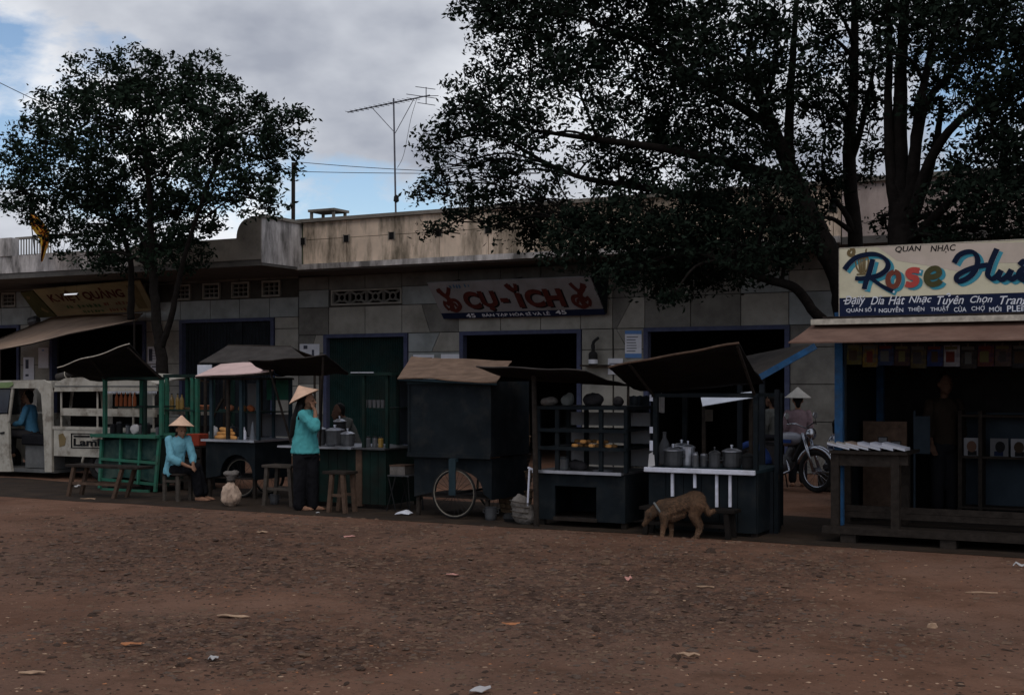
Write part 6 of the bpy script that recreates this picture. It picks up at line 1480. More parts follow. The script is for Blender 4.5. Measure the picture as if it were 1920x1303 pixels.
o_ = [[(880, 400), (838, 430), (828, 480), (850, 520), (895, 515), (918, 470), (912, 420), (880, 400)]]
s_s = [[(1090, 395), (1040, 388), (1000, 405), (1010, 440), (1060, 455), (1060, 490), (1020, 510), (975, 500)]]
e_s = [[(1150, 440), (1200, 445), (1250, 420), (1240, 380), (1195, 378), (1155, 415), (1150, 470), (1185, 505), (1240, 495), (1265, 470)]]
paint(o_ + s_s + e_s, .085, 'ink_teal', 'letter_shadow', .003, 26, 18)
paint(o_ + s_s + e_s, .03, 'ink_white', 'letter_highlight', .0052, 13, 8)
paint(o_, .075, 'ink_maroon', 'letter', .0085); paint(s_s, .085, 'ink_red', 'letter', .0085); paint(e_s, .08, 'ink_olive', 'letter', .0085)
paint([[(500, 225), (490, 255), (515, 270), (535, 245), (530, 220), (500, 218)]], .05, 'ink_brown', 'lyre_emblem', .0022)
paint([[(535, 245), (550, 320), (560, 370), (590, 410), (620, 415), (650, 380), (660, 310), (640, 240), (645, 215)], [(575, 300), (590, 405)], [(595, 295), (603, 410)], [(615, 290), (616, 408)], [(632, 285), (630, 400)], [(560, 300), (650, 285)], [(560, 425), (640, 420)]], .022, 'ink_brown', 'lyre_emblem', .0025)
def wr(txt, z0, z1, y0, y1, mat, name, bold=.01, shear=0.0):
    mb = MB(); u0, u1 = um(z0), um(z1); B4.write(mb, txt, u0, u1, vm((z0 + z1) / 2, y0), vm((z0 + z1) / 2, y1), .0035, bold=bold, shear=shear); return mb.build(name, mat, ms)
wr('QUÁN', 888, 1105, 180, 245, 'ink_black', 'small_lettering', .02, .15); wr('NHẠC', 1180, 1385, 180, 248, 'ink_black', 'small_lettering', .02, .15)
for t_, a, b in (('Dạilý', 455, 635), ('Dĩa', 680, 795), ('Hát', 830, 970), ('Nhạc', 1000, 1190), ('Tuyên', 1235, 1450), ('Chọn', 1500, 1675), ('Trang', 1735, 1960)):
    wr(t_, a, b, 598, 690 if t_ in ('Dạilý', 'Tuyên', 'Trang') else 670, 'ink_white', 'script_lettering', .008, .35)
for t_, a, b in (('QUÁN SỐ 1', 470, 720), ('NGUYỄN', 750, 955), ('THIỆN', 995, 1130), ('THUẬT', 1180, 1330), ('CỦA', 1370, 1470), ('CHỢ', 1510, 1615), ('MỚI', 1650, 1745), ('PLEIKU', 1790, 2010)):
    wr(t_, a, b, 685 - (a - 470) * .006, 735 - (a - 470) * .006, 'ink_white', 'address_lettering', .012)
paint([[(446, 640), (500, 632)], [(1310, 590), (1330, 580), (1340, 595), (1325, 602)]], .018, 'ink_white', 'script_stroke', .0045)
mb = MB()
for uu in (.1, .5, .9): mb.bar(B4.at(uu, .2, -.03), B4.at(uu, 1, -.03) + Vector((0, .5, 0)), .03)
mb.build('rear_strut', 'wood_dark', ms, kind='stuff')
# string of magazines
magc_ = ['ink_olive', 'bottle_yellow', 'poster_blue', 'brown_cloth', 'ink_brown', 'moto_blue', 'paper', 'cloth_dark', 'ink_maroon', 'brown_cloth', 'cloth_dark', 'ink_maroon', 'grey_cloth', 'glassware', 'grey_cloth', 'pink_cloth', 'paper', 'ink_blue']
for i_, c_ in enumerate([(.06, .05, .015), (.09, .06, .015), (.02, .03, .06), (.035, .022, .02), (.05, .04, .02), (.015, .025, .07), (.16, .16, .17), (.025, .022, .02), (.06, .025, .02), (.05, .035, .03), (.02, .02, .022), (.07, .04, .03), (.06, .06, .06), (.09, .09, .1), (.05, .05, .06), (.1, .06, .06), (.14, .14, .15), (.03, .05, .07)]):
    mk('magazine_%d' % i_, c_, var=.5, scale=16, dirt=(c_[2] * .5, c_[1] * .5, c_[0] * .8), dirt_amt=.9, dscale=11)
YM = YK + .12
sp_ = []
for i in range(18):
    t = i / 17; a = S(1588, 682, YM); x_ = a.x + i * .155; zt_ = Z(1588 + 20 * i, 648 - 6 * t + 0 * i, YM); zt_ = Z(1600, 645, YM) + .0 * i - .035 * math.sin(math.pi * t) + .02 * t
    h_ = .205 + .02 * (i % 3 == 1)
    t_ = root('magazine', '%s magazine from the left hanging under the rust awning' % ORD[i], 'magazine', (x_ + .07, YM, zt_ - h_), 'hanging magazines'); sp_.append((x_ + .07, YM, zt_ + .012))
    MB().box(x_, x_ + .148, YM - .004, YM + .004, zt_ - h_, zt_).build('cover', 'magazine_%d' % i, t_)
    MB().box(x_ + .02 + .02 * (i % 2), x_ + .10, YM - .0055, YM - .0045, zt_ - h_ * .8, zt_ - h_ * .3).build('cover_picture', ['brown_cloth', 'ink_dred', 'dull_cloth', 'ink_olive', 'cloth_dark'][i % 5], t_)
    MB().box(x_ + .01, x_ + .125, YM - .0055, YM - .0045, zt_ - h_ * .2, zt_ - h_ * .06).build('cover_title', ['ink_olive', 'dull_cloth', 'ink_dred'][i % 3], t_)
    MB().box(x_ + .06, x_ + .075, YM - .007, YM + .007, zt_ - .015, zt_ + .02).build('clip', 'wood_grey', t_)
MB().tube([(sp_[0][0] - .2, YM, sp_[0][2] + .01)] + sp_ + [(sp_[-1][0] + .2, YM, sp_[-1][2] + .01)], .004, n=4).build('string', 'cable', None, label='string from which the magazines hang in the kiosk', cat='string')
# table
YTb = YK + .06
tb = root('table', 'rough wooden table with books at the kiosk front', 'table', (X(1625, YTb), YTb + .3, zb1))
zt = Z(1630, 846, YTb); x0, x1 = X(1556, YTb), X(1702, YTb)
MB().box(x0, x1, YTb - .03, YTb + .62, zt - .03, zt).build('top', 'wood_dark', tb)
for px in (1565, 1678):
    for yy in (YTb, YTb + .5): MB().box(X(px, YTb) - .04, X(px, YTb) + .04, yy, yy + .07, zb1 - .003, zt - .03).build('leg', 'wood_dark', tb)
MB().box(X(1572, YTb), X(1672, YTb), YTb + .01, YTb + .045, zt - .15, zt - .031).build('apron', 'wood_dark', tb)
MB().box(X(1684, YTb), x1 + .0, YTb + .01, YTb + .045, zt - .13, zt - .031).build('apron', 'wood_dark', tb)
for i, (px, m) in enumerate(((1575, 'edge_light'), (1592, 'edge_light'), (1610, 'sack'), (1632, 'white_plastic'), (1656, 'white_plastic'), (1678, 'white_plastic'))):
    p = S(px, 845, YTb + .1); w2 = .11
    bk = root('book', '%s book from the left leaning on the kiosk table' % ORD[i], 'book', (p.x, YTb + .2, zt), 'books on the kiosk table')
    a = math.radians(14); c_ = [(0, 0), (w2 * 1.5, 0)]
    mb = MB(); z1 = zt + .004
    vs_ = [Vector((p.x - w2, YTb + .02, z1 + .055)), Vector((p.x + w2, YTb + .02, z1 + .004)), Vector((p.x + w2, YTb + .28, z1 + .004)), Vector((p.x - w2, YTb + .28, z1 + .055))]
    mb.add(vs_ + [v + Vector((0, 0, .022)) for v in vs_], [(3, 2, 1, 0), (4, 5, 6, 7), (0, 1, 5, 4), (1, 2, 6, 5), (2, 3, 7, 6), (3, 0, 4, 7)]); mb.build('pages', 'paper', bk)
    mb = MB(); mb.add([v + Vector((0, -.004, .023)) for v in vs_] + [v + Vector((0, -.004, .027)) for v in vs_], [(3, 2, 1, 0), (4, 5, 6, 7), (0, 1, 5, 4), (1, 2, 6, 5), (2, 3, 7, 6), (3, 0, 4, 7)]); mb.build('cover', m, bk)
# interior: panels, shelf with record sleeves
MB().box(X(1618, YK + 1.2), X(1700, YK + 1.2), YK + 1.2, YK + 1.23, zb1, Z(1660, 790, YK + 1.2)).build('partition', 'wood_brown', None, label='brown wooden partition inside the kiosk behind the book table', cat='partition')
YSh = YK + 1.5
rk = root('record_shelf', 'pale shelf unit with record sleeves inside the kiosk at right', 'shelf', (X(1870, YSh), YSh, zb1)); x0, x1 = X(1800, YSh), X(1800, YSh) + 1.5
zA = Z(1870, 778, YSh); zB = Z(1870, 856, YSh)
MB().box(x0, x1, YSh + .25, YSh + .27, zb1, zA + .02).build('back_board', 'record_back', rk)
for z_ in (zb1 + .12, zB, zA): MB().box(x0, x1, YSh, YSh + .249, z_ - .025, z_).build('shelf', 'wood_dark', rk)
for xx in (x0, X(1838, YSh), x1): MB().box(xx - .02, xx + .02, YSh - .01, YSh + .25, zb1, zA + .04).build('upright', 'wood_dark', rk)
for i in range(6):
    xx = X(1806, YSh) + .0 + (i * .205 if i else 0) + (.06 if i else 0); m = ['sleeve_dim', 'milkglass', 'sleeve_dim', 'sign_grey', 'milkglass', 'sleeve_dim'][i]
    t_ = root('record_sleeve', '%s record sleeve from the left on the kiosk shelf' % ORD[i], 'record sleeve', (xx + .09, YSh + .05, zB), 'record sleeves on the kiosk shelf')
    MB().box(xx, xx + .18, YSh + .04, YSh + .05, zB + .001, zB + .19).build('sleeve', m, t_); MB().lathe([(.045, 0), (.05, .002)], (xx + .08 + .02 * (i % 2), YSh + .0385, zB + .10), n=14, rot=Matrix.Rotation(R(90), 3, 'X'), sy=1.2).build('portrait', ['skin_shade', 'ink_black', 'brown_cloth'][i % 3], t_)
    MB().box(xx + .04, xx + .13, YSh + .037, YSh + .0395, zB + .005, zB + .055).build('portrait_body', ['ink_black', 'ink_navy', 'ink_black'][i % 3], t_)
p = S(1713, 800, YK + 1.25); MB().box(p.x - .0, p.x + .02, YK + 1.24, YK + 1.26, zb1, Z(1713, 770, YK + 1.25)).box(p.x + .02, p.x + .17, YK + 1.24, YK + 1.25, Z(1713, 850, YK + 1.25), Z(1713, 780, YK + 1.25)).build('photo_board', 'record_back', None, label='narrow pale photo board on a stick inside the kiosk', cat='board')
for i, px in enumerate((1655, 1680)):
    p = S(px, 842, YTb + .45); p.z = zt
    t_ = root('framed_photo', ['left', 'right'][i] + ' small framed photo standing behind the books on the table', 'photo', p)
    MB().box(p.x - .05, p.x + .05, p.y, p.y + .012, zt, zt + .13 - .04 * i).build('frame', 'wood_dark', t_); MB().box(p.x - .04, p.x + .04, p.y - .003, p.y - .001, zt + .012, zt + .118 - .04 * i).build('picture', 'milkglass', t_)

# ---------------------------------------------------------------- motorcycle
mo = root('motorcycle', 'parked motorcycle with white tank and chrome front fork', 'motorcycle', (X(1468, 18.6), 18.6, 0), rz=YAW - R(52))
# local: forward = +x
def mt(pts, r, name, mat, n=8, par=None): return MB().tube(pts, r, n=n).build(name, mat, par or mo, smooth=True, local=True)
for nm, wx_ in (('front_wheel', .62), ('rear_wheel', -.60)):
    w_ = MB(); w_.ring((wx_, 0, .31), (0, 1, 0), .27, .042, 32, 10); W = w_.build(nm, 'tyre', mo, smooth=True, local=True)
    MB().ring((wx_, 0, .31), (0, 1, 0), .235, .014, 32, 8).build('rim', 'chrome', W, smooth=True, local=True)
    sm = MB()
    for k in range(20):
        t = 6.283 * k / 20; sm.tube([(wx_, .03 if k % 2 else -.03, .31), (wx_ + .23 * math.cos(t), 0, .31 + .23 * math.sin(t))], .0025, n=4)
    sm.build('spokes', 'chrome', W, local=True, kind='stuff'); MB().tube([(wx_, -.06, .31), (wx_, .06, .31)], .05, n=12).build('hub', 'chrome', W, local=True)
    W.location = (0, 0, 0)
arcf = lambda wx_, a0, a1, r: [(wx_ + r * math.cos(math.radians(a)), 0, .31 + r * math.sin(math.radians(a))) for a in range(a0, a1 + 1, 12)]
mt(arcf(.62, 20, 165, .335), .045, 'front_fender', 'chrome'); mt(arcf(-.60, 10, 150, .34), .055, 'rear_fender', 'moto_blue')
for s_ in (-.07, .07): mt([(.62, s_, .31), (.42, s_, .85)], [.022, .026], 'fork_leg', 'chrome')
mt([(.35, -.33, .98), (.40, -.2, .99), (.42, 0, .92), (.40, .2, .99), (.35, .33, .98)], .012, 'handlebar', 'chrome')
MB().lathe([(.02, -.08), (.08, -.04), (.085, .03), (.06, .045)], (.52, 0, .84), n=16, rot=Matrix.Rotation(R(90), 3, 'Y')).build('headlight', 'chrome', mo, local=True, smooth=True)
blob('tank', [('e', (.14, 0, .76), (.24, .12, .10)), ('e', (.02, 0, .74), (.16, .10, .08))], 'moto_white', mo, voxel=.015)
MB().box(.0, .25, -.124, -.115, .70, .75).build('tank_stripe', 'moto_blue', mo, local=True)
blob('seat', [('e', (-.30, 0, .76), (.32, .12, .05)), ('e', (-.5, 0, .78), (.14, .11, .05))], 'black_cloth', mo, voxel=.015)
mt([(.40, 0, .82), (.2, 0, .45), (-.1, 0, .33)], .028, 'frame_tube', 'iron'); mt([(.38, 0, .78), (-.1, 0, .66), (-.55, 0, .68)], .025, 'frame_tube', 'iron'); mt([(-.6, .09, .31), (-.15, .06, .36)], .022, 'swing_arm', 'iron')
blob('engine', [('e', (.06, 0, .40), (.14, .12, .13)), ('c', (.08, 0, .45), .07, (.16, 0, .60), .06)], 'tin', mo, voxel=.015)
mt([(.15, -.09, .45), (.22, -.11, .30), (.1, -.12, .24), (-.3, -.13, .27), (-.75, -.14, .33)], [.018, .02, .022, .03, .035], 'exhaust', 'chrome')
mt([(-.05, .1, .3), (-.1, .22, .02)], .01, 'kick_stand', 'iron')
for s_ in (-1, 1): MB().lathe([(.05, -.004), (.05, .004)], (.34, s_ * .32, 1.1), n=12, rot=Matrix.Rotation(R(90), 3, 'Y')).build('mirror', 'chrome', mo, local=True); mt([(.36, s_ * .3, .98), (.34, s_ * .32, 1.06)], .005, 'mirror_stem', 'iron')

# ---------------------------------------------------------------- litter that can be picked out
def scrap(label, px, py, L_, W_, mat, seed, name='paper_scrap', cat='litter', h=.012):
    g = G(px, py); r = random.Random(seed); an = YAW + r.uniform(-.5, .5); z0 = gh(g.x, g.y) + .004; n = 5
    A = []; B = []
    for i in range(n):
        u = (i / (n - 1) - .5) * L_; k = 1 - .5 * abs(2 * i / (n - 1) - 1)
        for lst, s_ in ((A, -1), (B, 1)):
            v = s_ * W_ * .5 * k * r.uniform(.6, 1.2); lst.append((g.x + u * math.cos(an) - v * math.sin(an), g.y + u * math.sin(an) + v * math.cos(an), z0 + r.uniform(0, h)))
    MB().patch(A, B, .004, 2, -h * .6).build(name, mat, None, label=label, cat=cat)
scrap('bright pink paper scrap lying in the open dirt', 849, 1080, .11, .05, 'scrap_pink', 1)
scrap('pale pink scrap on the dirt before the standing woman', 655, 1006, .12, .06, 'scrap_pink', 2)
scrap('tan dry leaf on the dirt before the trestle stool', 492, 1003, .12, .06, 'scrap_tan', 3, 'dry_leaf')
scrap('long pale torn strip among the stones at left', 438, 1161, .24, .06, 'scrap_tan', 4)
scrap('orange rind on the dirt at lower left', 246, 1213, .12, .05, 'scrap_orange', 5, 'rind', 'rind')
scrap('crumpled white paper at the bottom edge of the dirt', 900, 1299, .11, .06, 'cloth_white', 6, h=.03)
scrap('orange dry leaf in the middle of the dirt', 958, 1171, .12, .05, 'scrap_orange', 7, 'dry_leaf')
scrap('white paper fleck at the right edge of the dirt', 1910, 1072, .09, .05, 'cloth_white', 8, h=.03)
scrap('white scrap among dark stones at lower left', 400, 1235, .06, .04, 'cloth_white', 9, h=.02)
scrap('pale brown leaf at the lower left corner', 60, 1267, .14, .04, 'scrap_tan', 10, 'dry_leaf')
scrap('pink wrapper among the stones below the dog', 1178, 1091, .06, .05, 'scrap_pink', 11, h=.03)
scrap('tan stick lying on the bare dirt at right', 1840, 1117, .24, .012, 'scrap_tan', 12, 'stick', 'stick')
scrap('thin tan stick on the dirt in front of the dog', 1322, 1103, .14, .014, 'scrap_tan', 13, 'stick', 'stick')
scrap('tan husk at the near dirt right of centre', 1292, 1236, .13, .03, 'scrap_tan', 14, 'husk', 'husk', h=.03)
scrap('dark husk beside the tan husk', 1268, 1242, .06, .03, 'stone_c', 15, 'husk', 'husk', h=.03)
scrap('white rubbish under the plank bench', 146, 914, .10, .07, 'cloth_white', 16, h=.04)
scrap('pale leaf in front of the plank bench', 165, 936, .2, .07, 'scrap_tan', 17, 'dry_leaf')
scrap('white scrap at the feet of the standing woman', 596, 962, .05, .04, 'cloth_white', 18)
scrap('small dark sandal lost on the dirt before the trestle stool', 540, 1190 - 190, .16, .06, 'stone_c', 19, 'sandal', 'sandal')
def rock(label, px, py, s_, mat, seed, hh=1.0):
    g = G(px, py); vs_, fs_ = dome(seed); z0 = gh(g.x, g.y); MB().add([(g.x + v[0] * s_, g.y + v[1] * s_ * .8, z0 + v[2] * s_ * hh * 1.4) for v in vs_], fs_).build('rock', mat, None, label=label, cat='rock', smooth=False)
rock('dark rounded rock on the dirt right of the dog', 1332, 1044, .065, 'stone_c', 101, 1.1)
rock('tan crumbly lump on the bare dirt at right', 1748, 1176, .045, 'scrap_tan', 102)
rock('dark lump among the stones in the middle', 1118, 1180, .04, 'stone_c', 103)
rock('black lump at the left of the dirt', 74, 1095, .04, 'stone_c', 104)
rock('brown stone before the showcase stall', 1137, 1062, .05, 'stone_a', 105)

# ================================================================== PEOPLE AND DOG
V = Vector
def hand(side_pts, prims, r=.010, curl=(0, 0, -1)):
    "palm and five fingers from wrist a towards b"
    a, b = V(side_pts[0]), V(side_pts[1]); d = (b - a).normalized(); u = d.cross(V(curl)).normalized(); c = V(curl)
    palm = a + d * .045
    prims.append(('c', a, .021, a + d * .03, .024)); prims.append(('c', palm + u * .018, .016, palm + d * .03 + u * .02, .014)); prims.append(('c', palm - u * .018, .016, palm + d * .03 - u * .02, .014)); prims.append(('c', palm, .018, palm + d * .035, .015))
    for k, (o_, ln) in enumerate(((-.028, .052), (-.0095, .062), (.0095, .066), (.028, .060))):
        s = palm + d * .035 + u * o_; m = s + d * ln * .5 + c * .008; e = m + d * ln * .35 + c * .026
        prims.append(('c', s, .0085, m, .008)); prims.append(('c', m, .008, e, .007))
    th = a + d * .025 + u * .024; prims.append(('c', th, .011, th + u * .022 + d * .028, .0095)); prims.append(('c', th + u * .022 + d * .028, .0095, th + u * .024 + d * .055 + c * .01, .008))
def face(prims, hc, f, r=.085):
    "head at hc facing unit vector f"
    f = V(f).normalized(); up = V((0, 0, 1)); s = f.cross(up).normalized()
    prims += [('e', hc + up * .02, (r * .88, r * .98, r * 1.08)), ('e', hc + f * .02 - up * .035, (r * .74, r * .78, r * .78)), ('c', hc + f * .05 - up * .075, .028, hc + f * .055 - up * .08, .024),
              ('c', hc + f * .085 + up * .005, .009, hc + f * .104 - up * .018, .013), ('c', hc + f * .083 - up * .048 + s * .015, .009, hc + f * .083 - up * .048 - s * .015, .009),
              ('c', hc + f * .075 + up * .022 + s * .035, .011, hc + f * .083 + up * .022 + s * .012, .008), ('c', hc + f * .075 + up * .022 - s * .035, .011, hc + f * .083 + up * .022 - s * .012, .008)]
    for k in (-1, 1): prims.append(('e', hc + s * k * r * .92 - up * .005, (.014, .02, .03)))
def eyes(parent, hc, f, r=.085):
    f = V(f).normalized(); up = V((0, 0, 1)); s = f.cross(up).normalized()
    for k in (-1, 1):
        p = hc + f * .076 + up * .008 + s * k * .03
        MB().lathe([(.002, -.006), (.009, -.003), (.009, .003), (.002, .006)], p, n=10).build('eye', 'ink_black', parent, local=True)
def hat(parent, c, r, h, tilt=(0, 0), mat='straw'):
    rot = Matrix.Rotation(tilt[0], 3, 'Y') @ Matrix.Rotation(tilt[1], 3, 'X')
    return MB().lathe([(r, 0), (r * 1.0, .004), (r * .66, h * .36), (r * .33, h * .69), (.012, h), (.006, h * 1.005), (.008, h - .02), (r * .33, h * .66), (r * .66, h * .33), (r * .98, 0)], c, n=28, rot=rot).build('conical_hat', mat, parent, smooth=False, local=True)
def hair(parent, prims): return blob('hair', prims, 'hair', parent, voxel=.012, smooth=3)
def foot(prims, a, d):
    a = V(a); d = V(d).normalized(); prims.append(('c', a + V((0, 0, .03)) - d * .03, .034, a + d * .07 + V((0, 0, .022)), .034)); prims.append(('c', a + d * .07 + V((0, 0, .02)), .034, a + d * .14 + V((0, 0, .016)), .022))
    s = d.cross(V((0, 0, 1)))
    for k in range(5): prims.append(('c', a + d * .14 + s * (k - 2) * .014 + V((0, 0, .014)), .011, a + d * (.17 - .006 * abs(k - 1)) + s * (k - 2) * .015 + V((0, 0, .011)), .009))

# --- woman in teal (local x = picture right, y = away)
q = G(567, 957)
pw = root('person', 'standing woman in teal blouse and conical hat, hand raised to mouth', 'person', (q.x, q.y + .05, 0), rz=YAW)
hc = V((.035, .02, 1.355)); fdir = V((.95, -.15, -.05))
b = []; face(b, hc, fdir)
b += [('c', (.02, .02, 1.23), .045, hc - V((0, 0, .06)), .045), ('l', [((0, .02, .70), .13, .105), ((0, .02, .80), .12, .10), ((0, .02, .95), .115, .09), ((.01, .02, 1.10), .13, .10), ((.01, .02, 1.20), .12, .085), ((.01, .02, 1.245), .06, .05)])]
shn, shf = V((.0, -.12, 1.185)), V((.03, .16, 1.185)); eln = V((.155, -.17, 1.03)); wrn = V((.145, -.10, 1.225)); elf = V((.05, .21, .95)); wrf = V((.10, .16, .76))
b += [('c', shn, .045, eln, .036), ('c', eln, .036, wrn, .024), ('c', shf, .045, elf, .036), ('c', elf, .036, wrf, .024)]
hand((wrn, (.105, -.055, 1.31)), b, curl=(-.8, .3, .1)); hand((wrf, (.13, .14, .68)), b)
for s, x0 in ((-1, -.055), (1, .075)):
    b += [('c', (x0 * .8, .02 + s * .02, .70), .085, (x0, .02 + s * .03, .40), .055), ('c', (x0, .02 + s * .03, .40), .052, (x0 * 1.1, .03 + s * .03, .07), .035)]; foot(b, (x0 * 1.1, .03 + s * .03, 0), (.9, -.2, 0))
blob('body', b, 'skin', pw, voxel=.0075, smooth=2); eyes(pw, hc, fdir)
blob('blouse', [('l', [((0, .02, .705), .175, .13), ((0, .02, .715), .178, .133), ((0, .02, .80), .165, .125), ((0, .02, .93), .148, .112), ((.01, .02, 1.06), .152, .118), ((.01, .02, 1.15), .15, .115), ((.01, .02, 1.215), .11, .085), ((.015, .02, 1.25), .06, .055)]), ('c', shn, .066, eln, .062), ('c', eln, .060, eln.lerp(wrn, .35), .058), ('c', shf, .066, elf, .06), ('c', elf, .06, elf.lerp(wrf, .4), .055)], 'teal_cloth', pw, voxel=.009, smooth=3, wrinkle=.0085)
blob('trousers', [('l', [((.01, .02, .66), .155, .11), ((.01, .02, .76), .145, .105)]), ('c', (-.05, .0, .66), .095, (-.062, -.01, .35), .082), ('c', (-.062, -.01, .35), .082, (-.068, .0, .06), .075), ('c', (.075, .04, .66), .095, (.082, .05, .35), .082), ('c', (.082, .05, .35), .082, (.09, .06, .06), .075)], 'black_cloth', pw, voxel=.012, smooth=3, wrinkle=.008)
hair(pw, [('e', hc + V((-.03, .01, .03)), (.085, .095, .10)), ('c', hc + V((-.075, .0, -.01)), .06, (-.125, -.02, 1.12), .05), ('c', (-.125, -.02, 1.12), .05, (-.16, -.03, .93), .03), ('c', (-.03, -.09, 1.30), .028, (-.05, -.14, 1.14), .02)])
hat(pw, V((-.012, .02, 1.405)), .205, .155, (R(-26), 0))

# --- seated woman in light blue
q = G(330, 938)
ps = root('person', 'seated woman in light blue blouse and conical hat, hands clasped', 'person', (q.x + .03, 13.03, 0), rz=YAW + R(16))
ox = .0
hc = V((.10, -.04, .985)); fdir = V((.35, -.9, -.35)); b = []; face(b, hc, fdir)
hipL, hipR = V((-.04, -.02, .43)), V((.03, .10, .43)); kn1, kn2 = V((.30, -.16, .45)), V((.34, .02, .44)); an1, an2 = V((.36, -.12, .07)), V((.44, .0, .07))
b += [('l', [((0, .03, .40), .14, .11), ((0, .03, .50), .13, .10), ((.02, .02, .65), .12, .09), ((.05, .0, .80), .135, .09), ((.06, -.01, .865), .10, .07), ((.07, -.015, .90), .05, .045)]), ('c', (.07, -.02, .88), .042, hc - V((0, 0, .06)), .042),
      ('c', hipL, .08, kn1, .058), ('c', hipR, .08, kn2, .058), ('c', kn1, .052, an1, .034), ('c', kn2, .052, an2, .034)]
sh1, sh2 = V((-.085, -.02, .845)), V((.20, .0, .84)); e1, e2 = V((-.06, -.16, .60)), V((.27, -.07, .60)); w1, w2 = V((.17, -.27, .50)), V((.27, -.24, .50))
b += [('c', sh1, .043, e1, .035), ('c', e1, .034, w1, .023), ('c', sh2, .043, e2, .035), ('c', e2, .034, w2, .023)]
hand((w1, w1 + V((.09, -.03, -.03))), b); hand((w2, w2 + V((.01, -.08, -.03))), b, curl=(-.5, 0, -.6))
foot(b, (an1.x, an1.y, 0), (.9, -.35, 0)); foot(b, (an2.x, an2.y, 0), (.95, -.2, 0))
blob('body', b, 'skin', ps, voxel=.0075, smooth=2); eyes(ps, hc, fdir)
blob('blouse', [('l', [((-.01, .02, .37), .165, .13), ((-.01, .02, .40), .165, .13), ((0, .02, .52), .148, .118), ((.02, .01, .65), .14, .112), ((.05, -.005, .78), .15, .112), ((.06, -.01, .855), .12, .085), ((.07, -.015, .895), .055, .05)]), ('c', sh1, .062, e1, .06), ('c', e1, .058, e1.lerp(w1, .5), .055), ('c', sh2, .062, e2, .058), ('c', e2, .056, e2.lerp(w2, .45), .052), ('c', (-.1, -.08, .5), .03, (-.1, -.08, .36), .02)], 'ltblue_cloth', ps, voxel=.009, smooth=3, wrinkle=.0085)
blob('trousers', [('e', (0, .04, .43), (.15, .13, .09)), ('c', hipL, .10, kn1, .082), ('c', hipR, .10, kn2, .082), ('c', kn1, .08, an1 + V((0, 0, .05)), .075), ('c', kn2, .08, an2 + V((0, 0, .05)), .075)], 'black_cloth', ps, voxel=.012, smooth=3, wrinkle=.008)
hair(ps, [('e', hc + V((-.02, .03, .03)), (.09, .09, .095)), ('c', hc + V((-.03, .07, -.02)), .05, (.0, .10, .80), .035)])
hat(ps, V((.10, -.045, 1.03)), .195, .15, (R(2), R(-4)))
ps.scale = (.86, .9, .97)
for an_ in (an1, an2): MB().box(an_.x - .05, an_.x + .17, an_.y - .06, an_.y + .03, -.002, .006).build('sandal', 'sandal', ps, local=True)

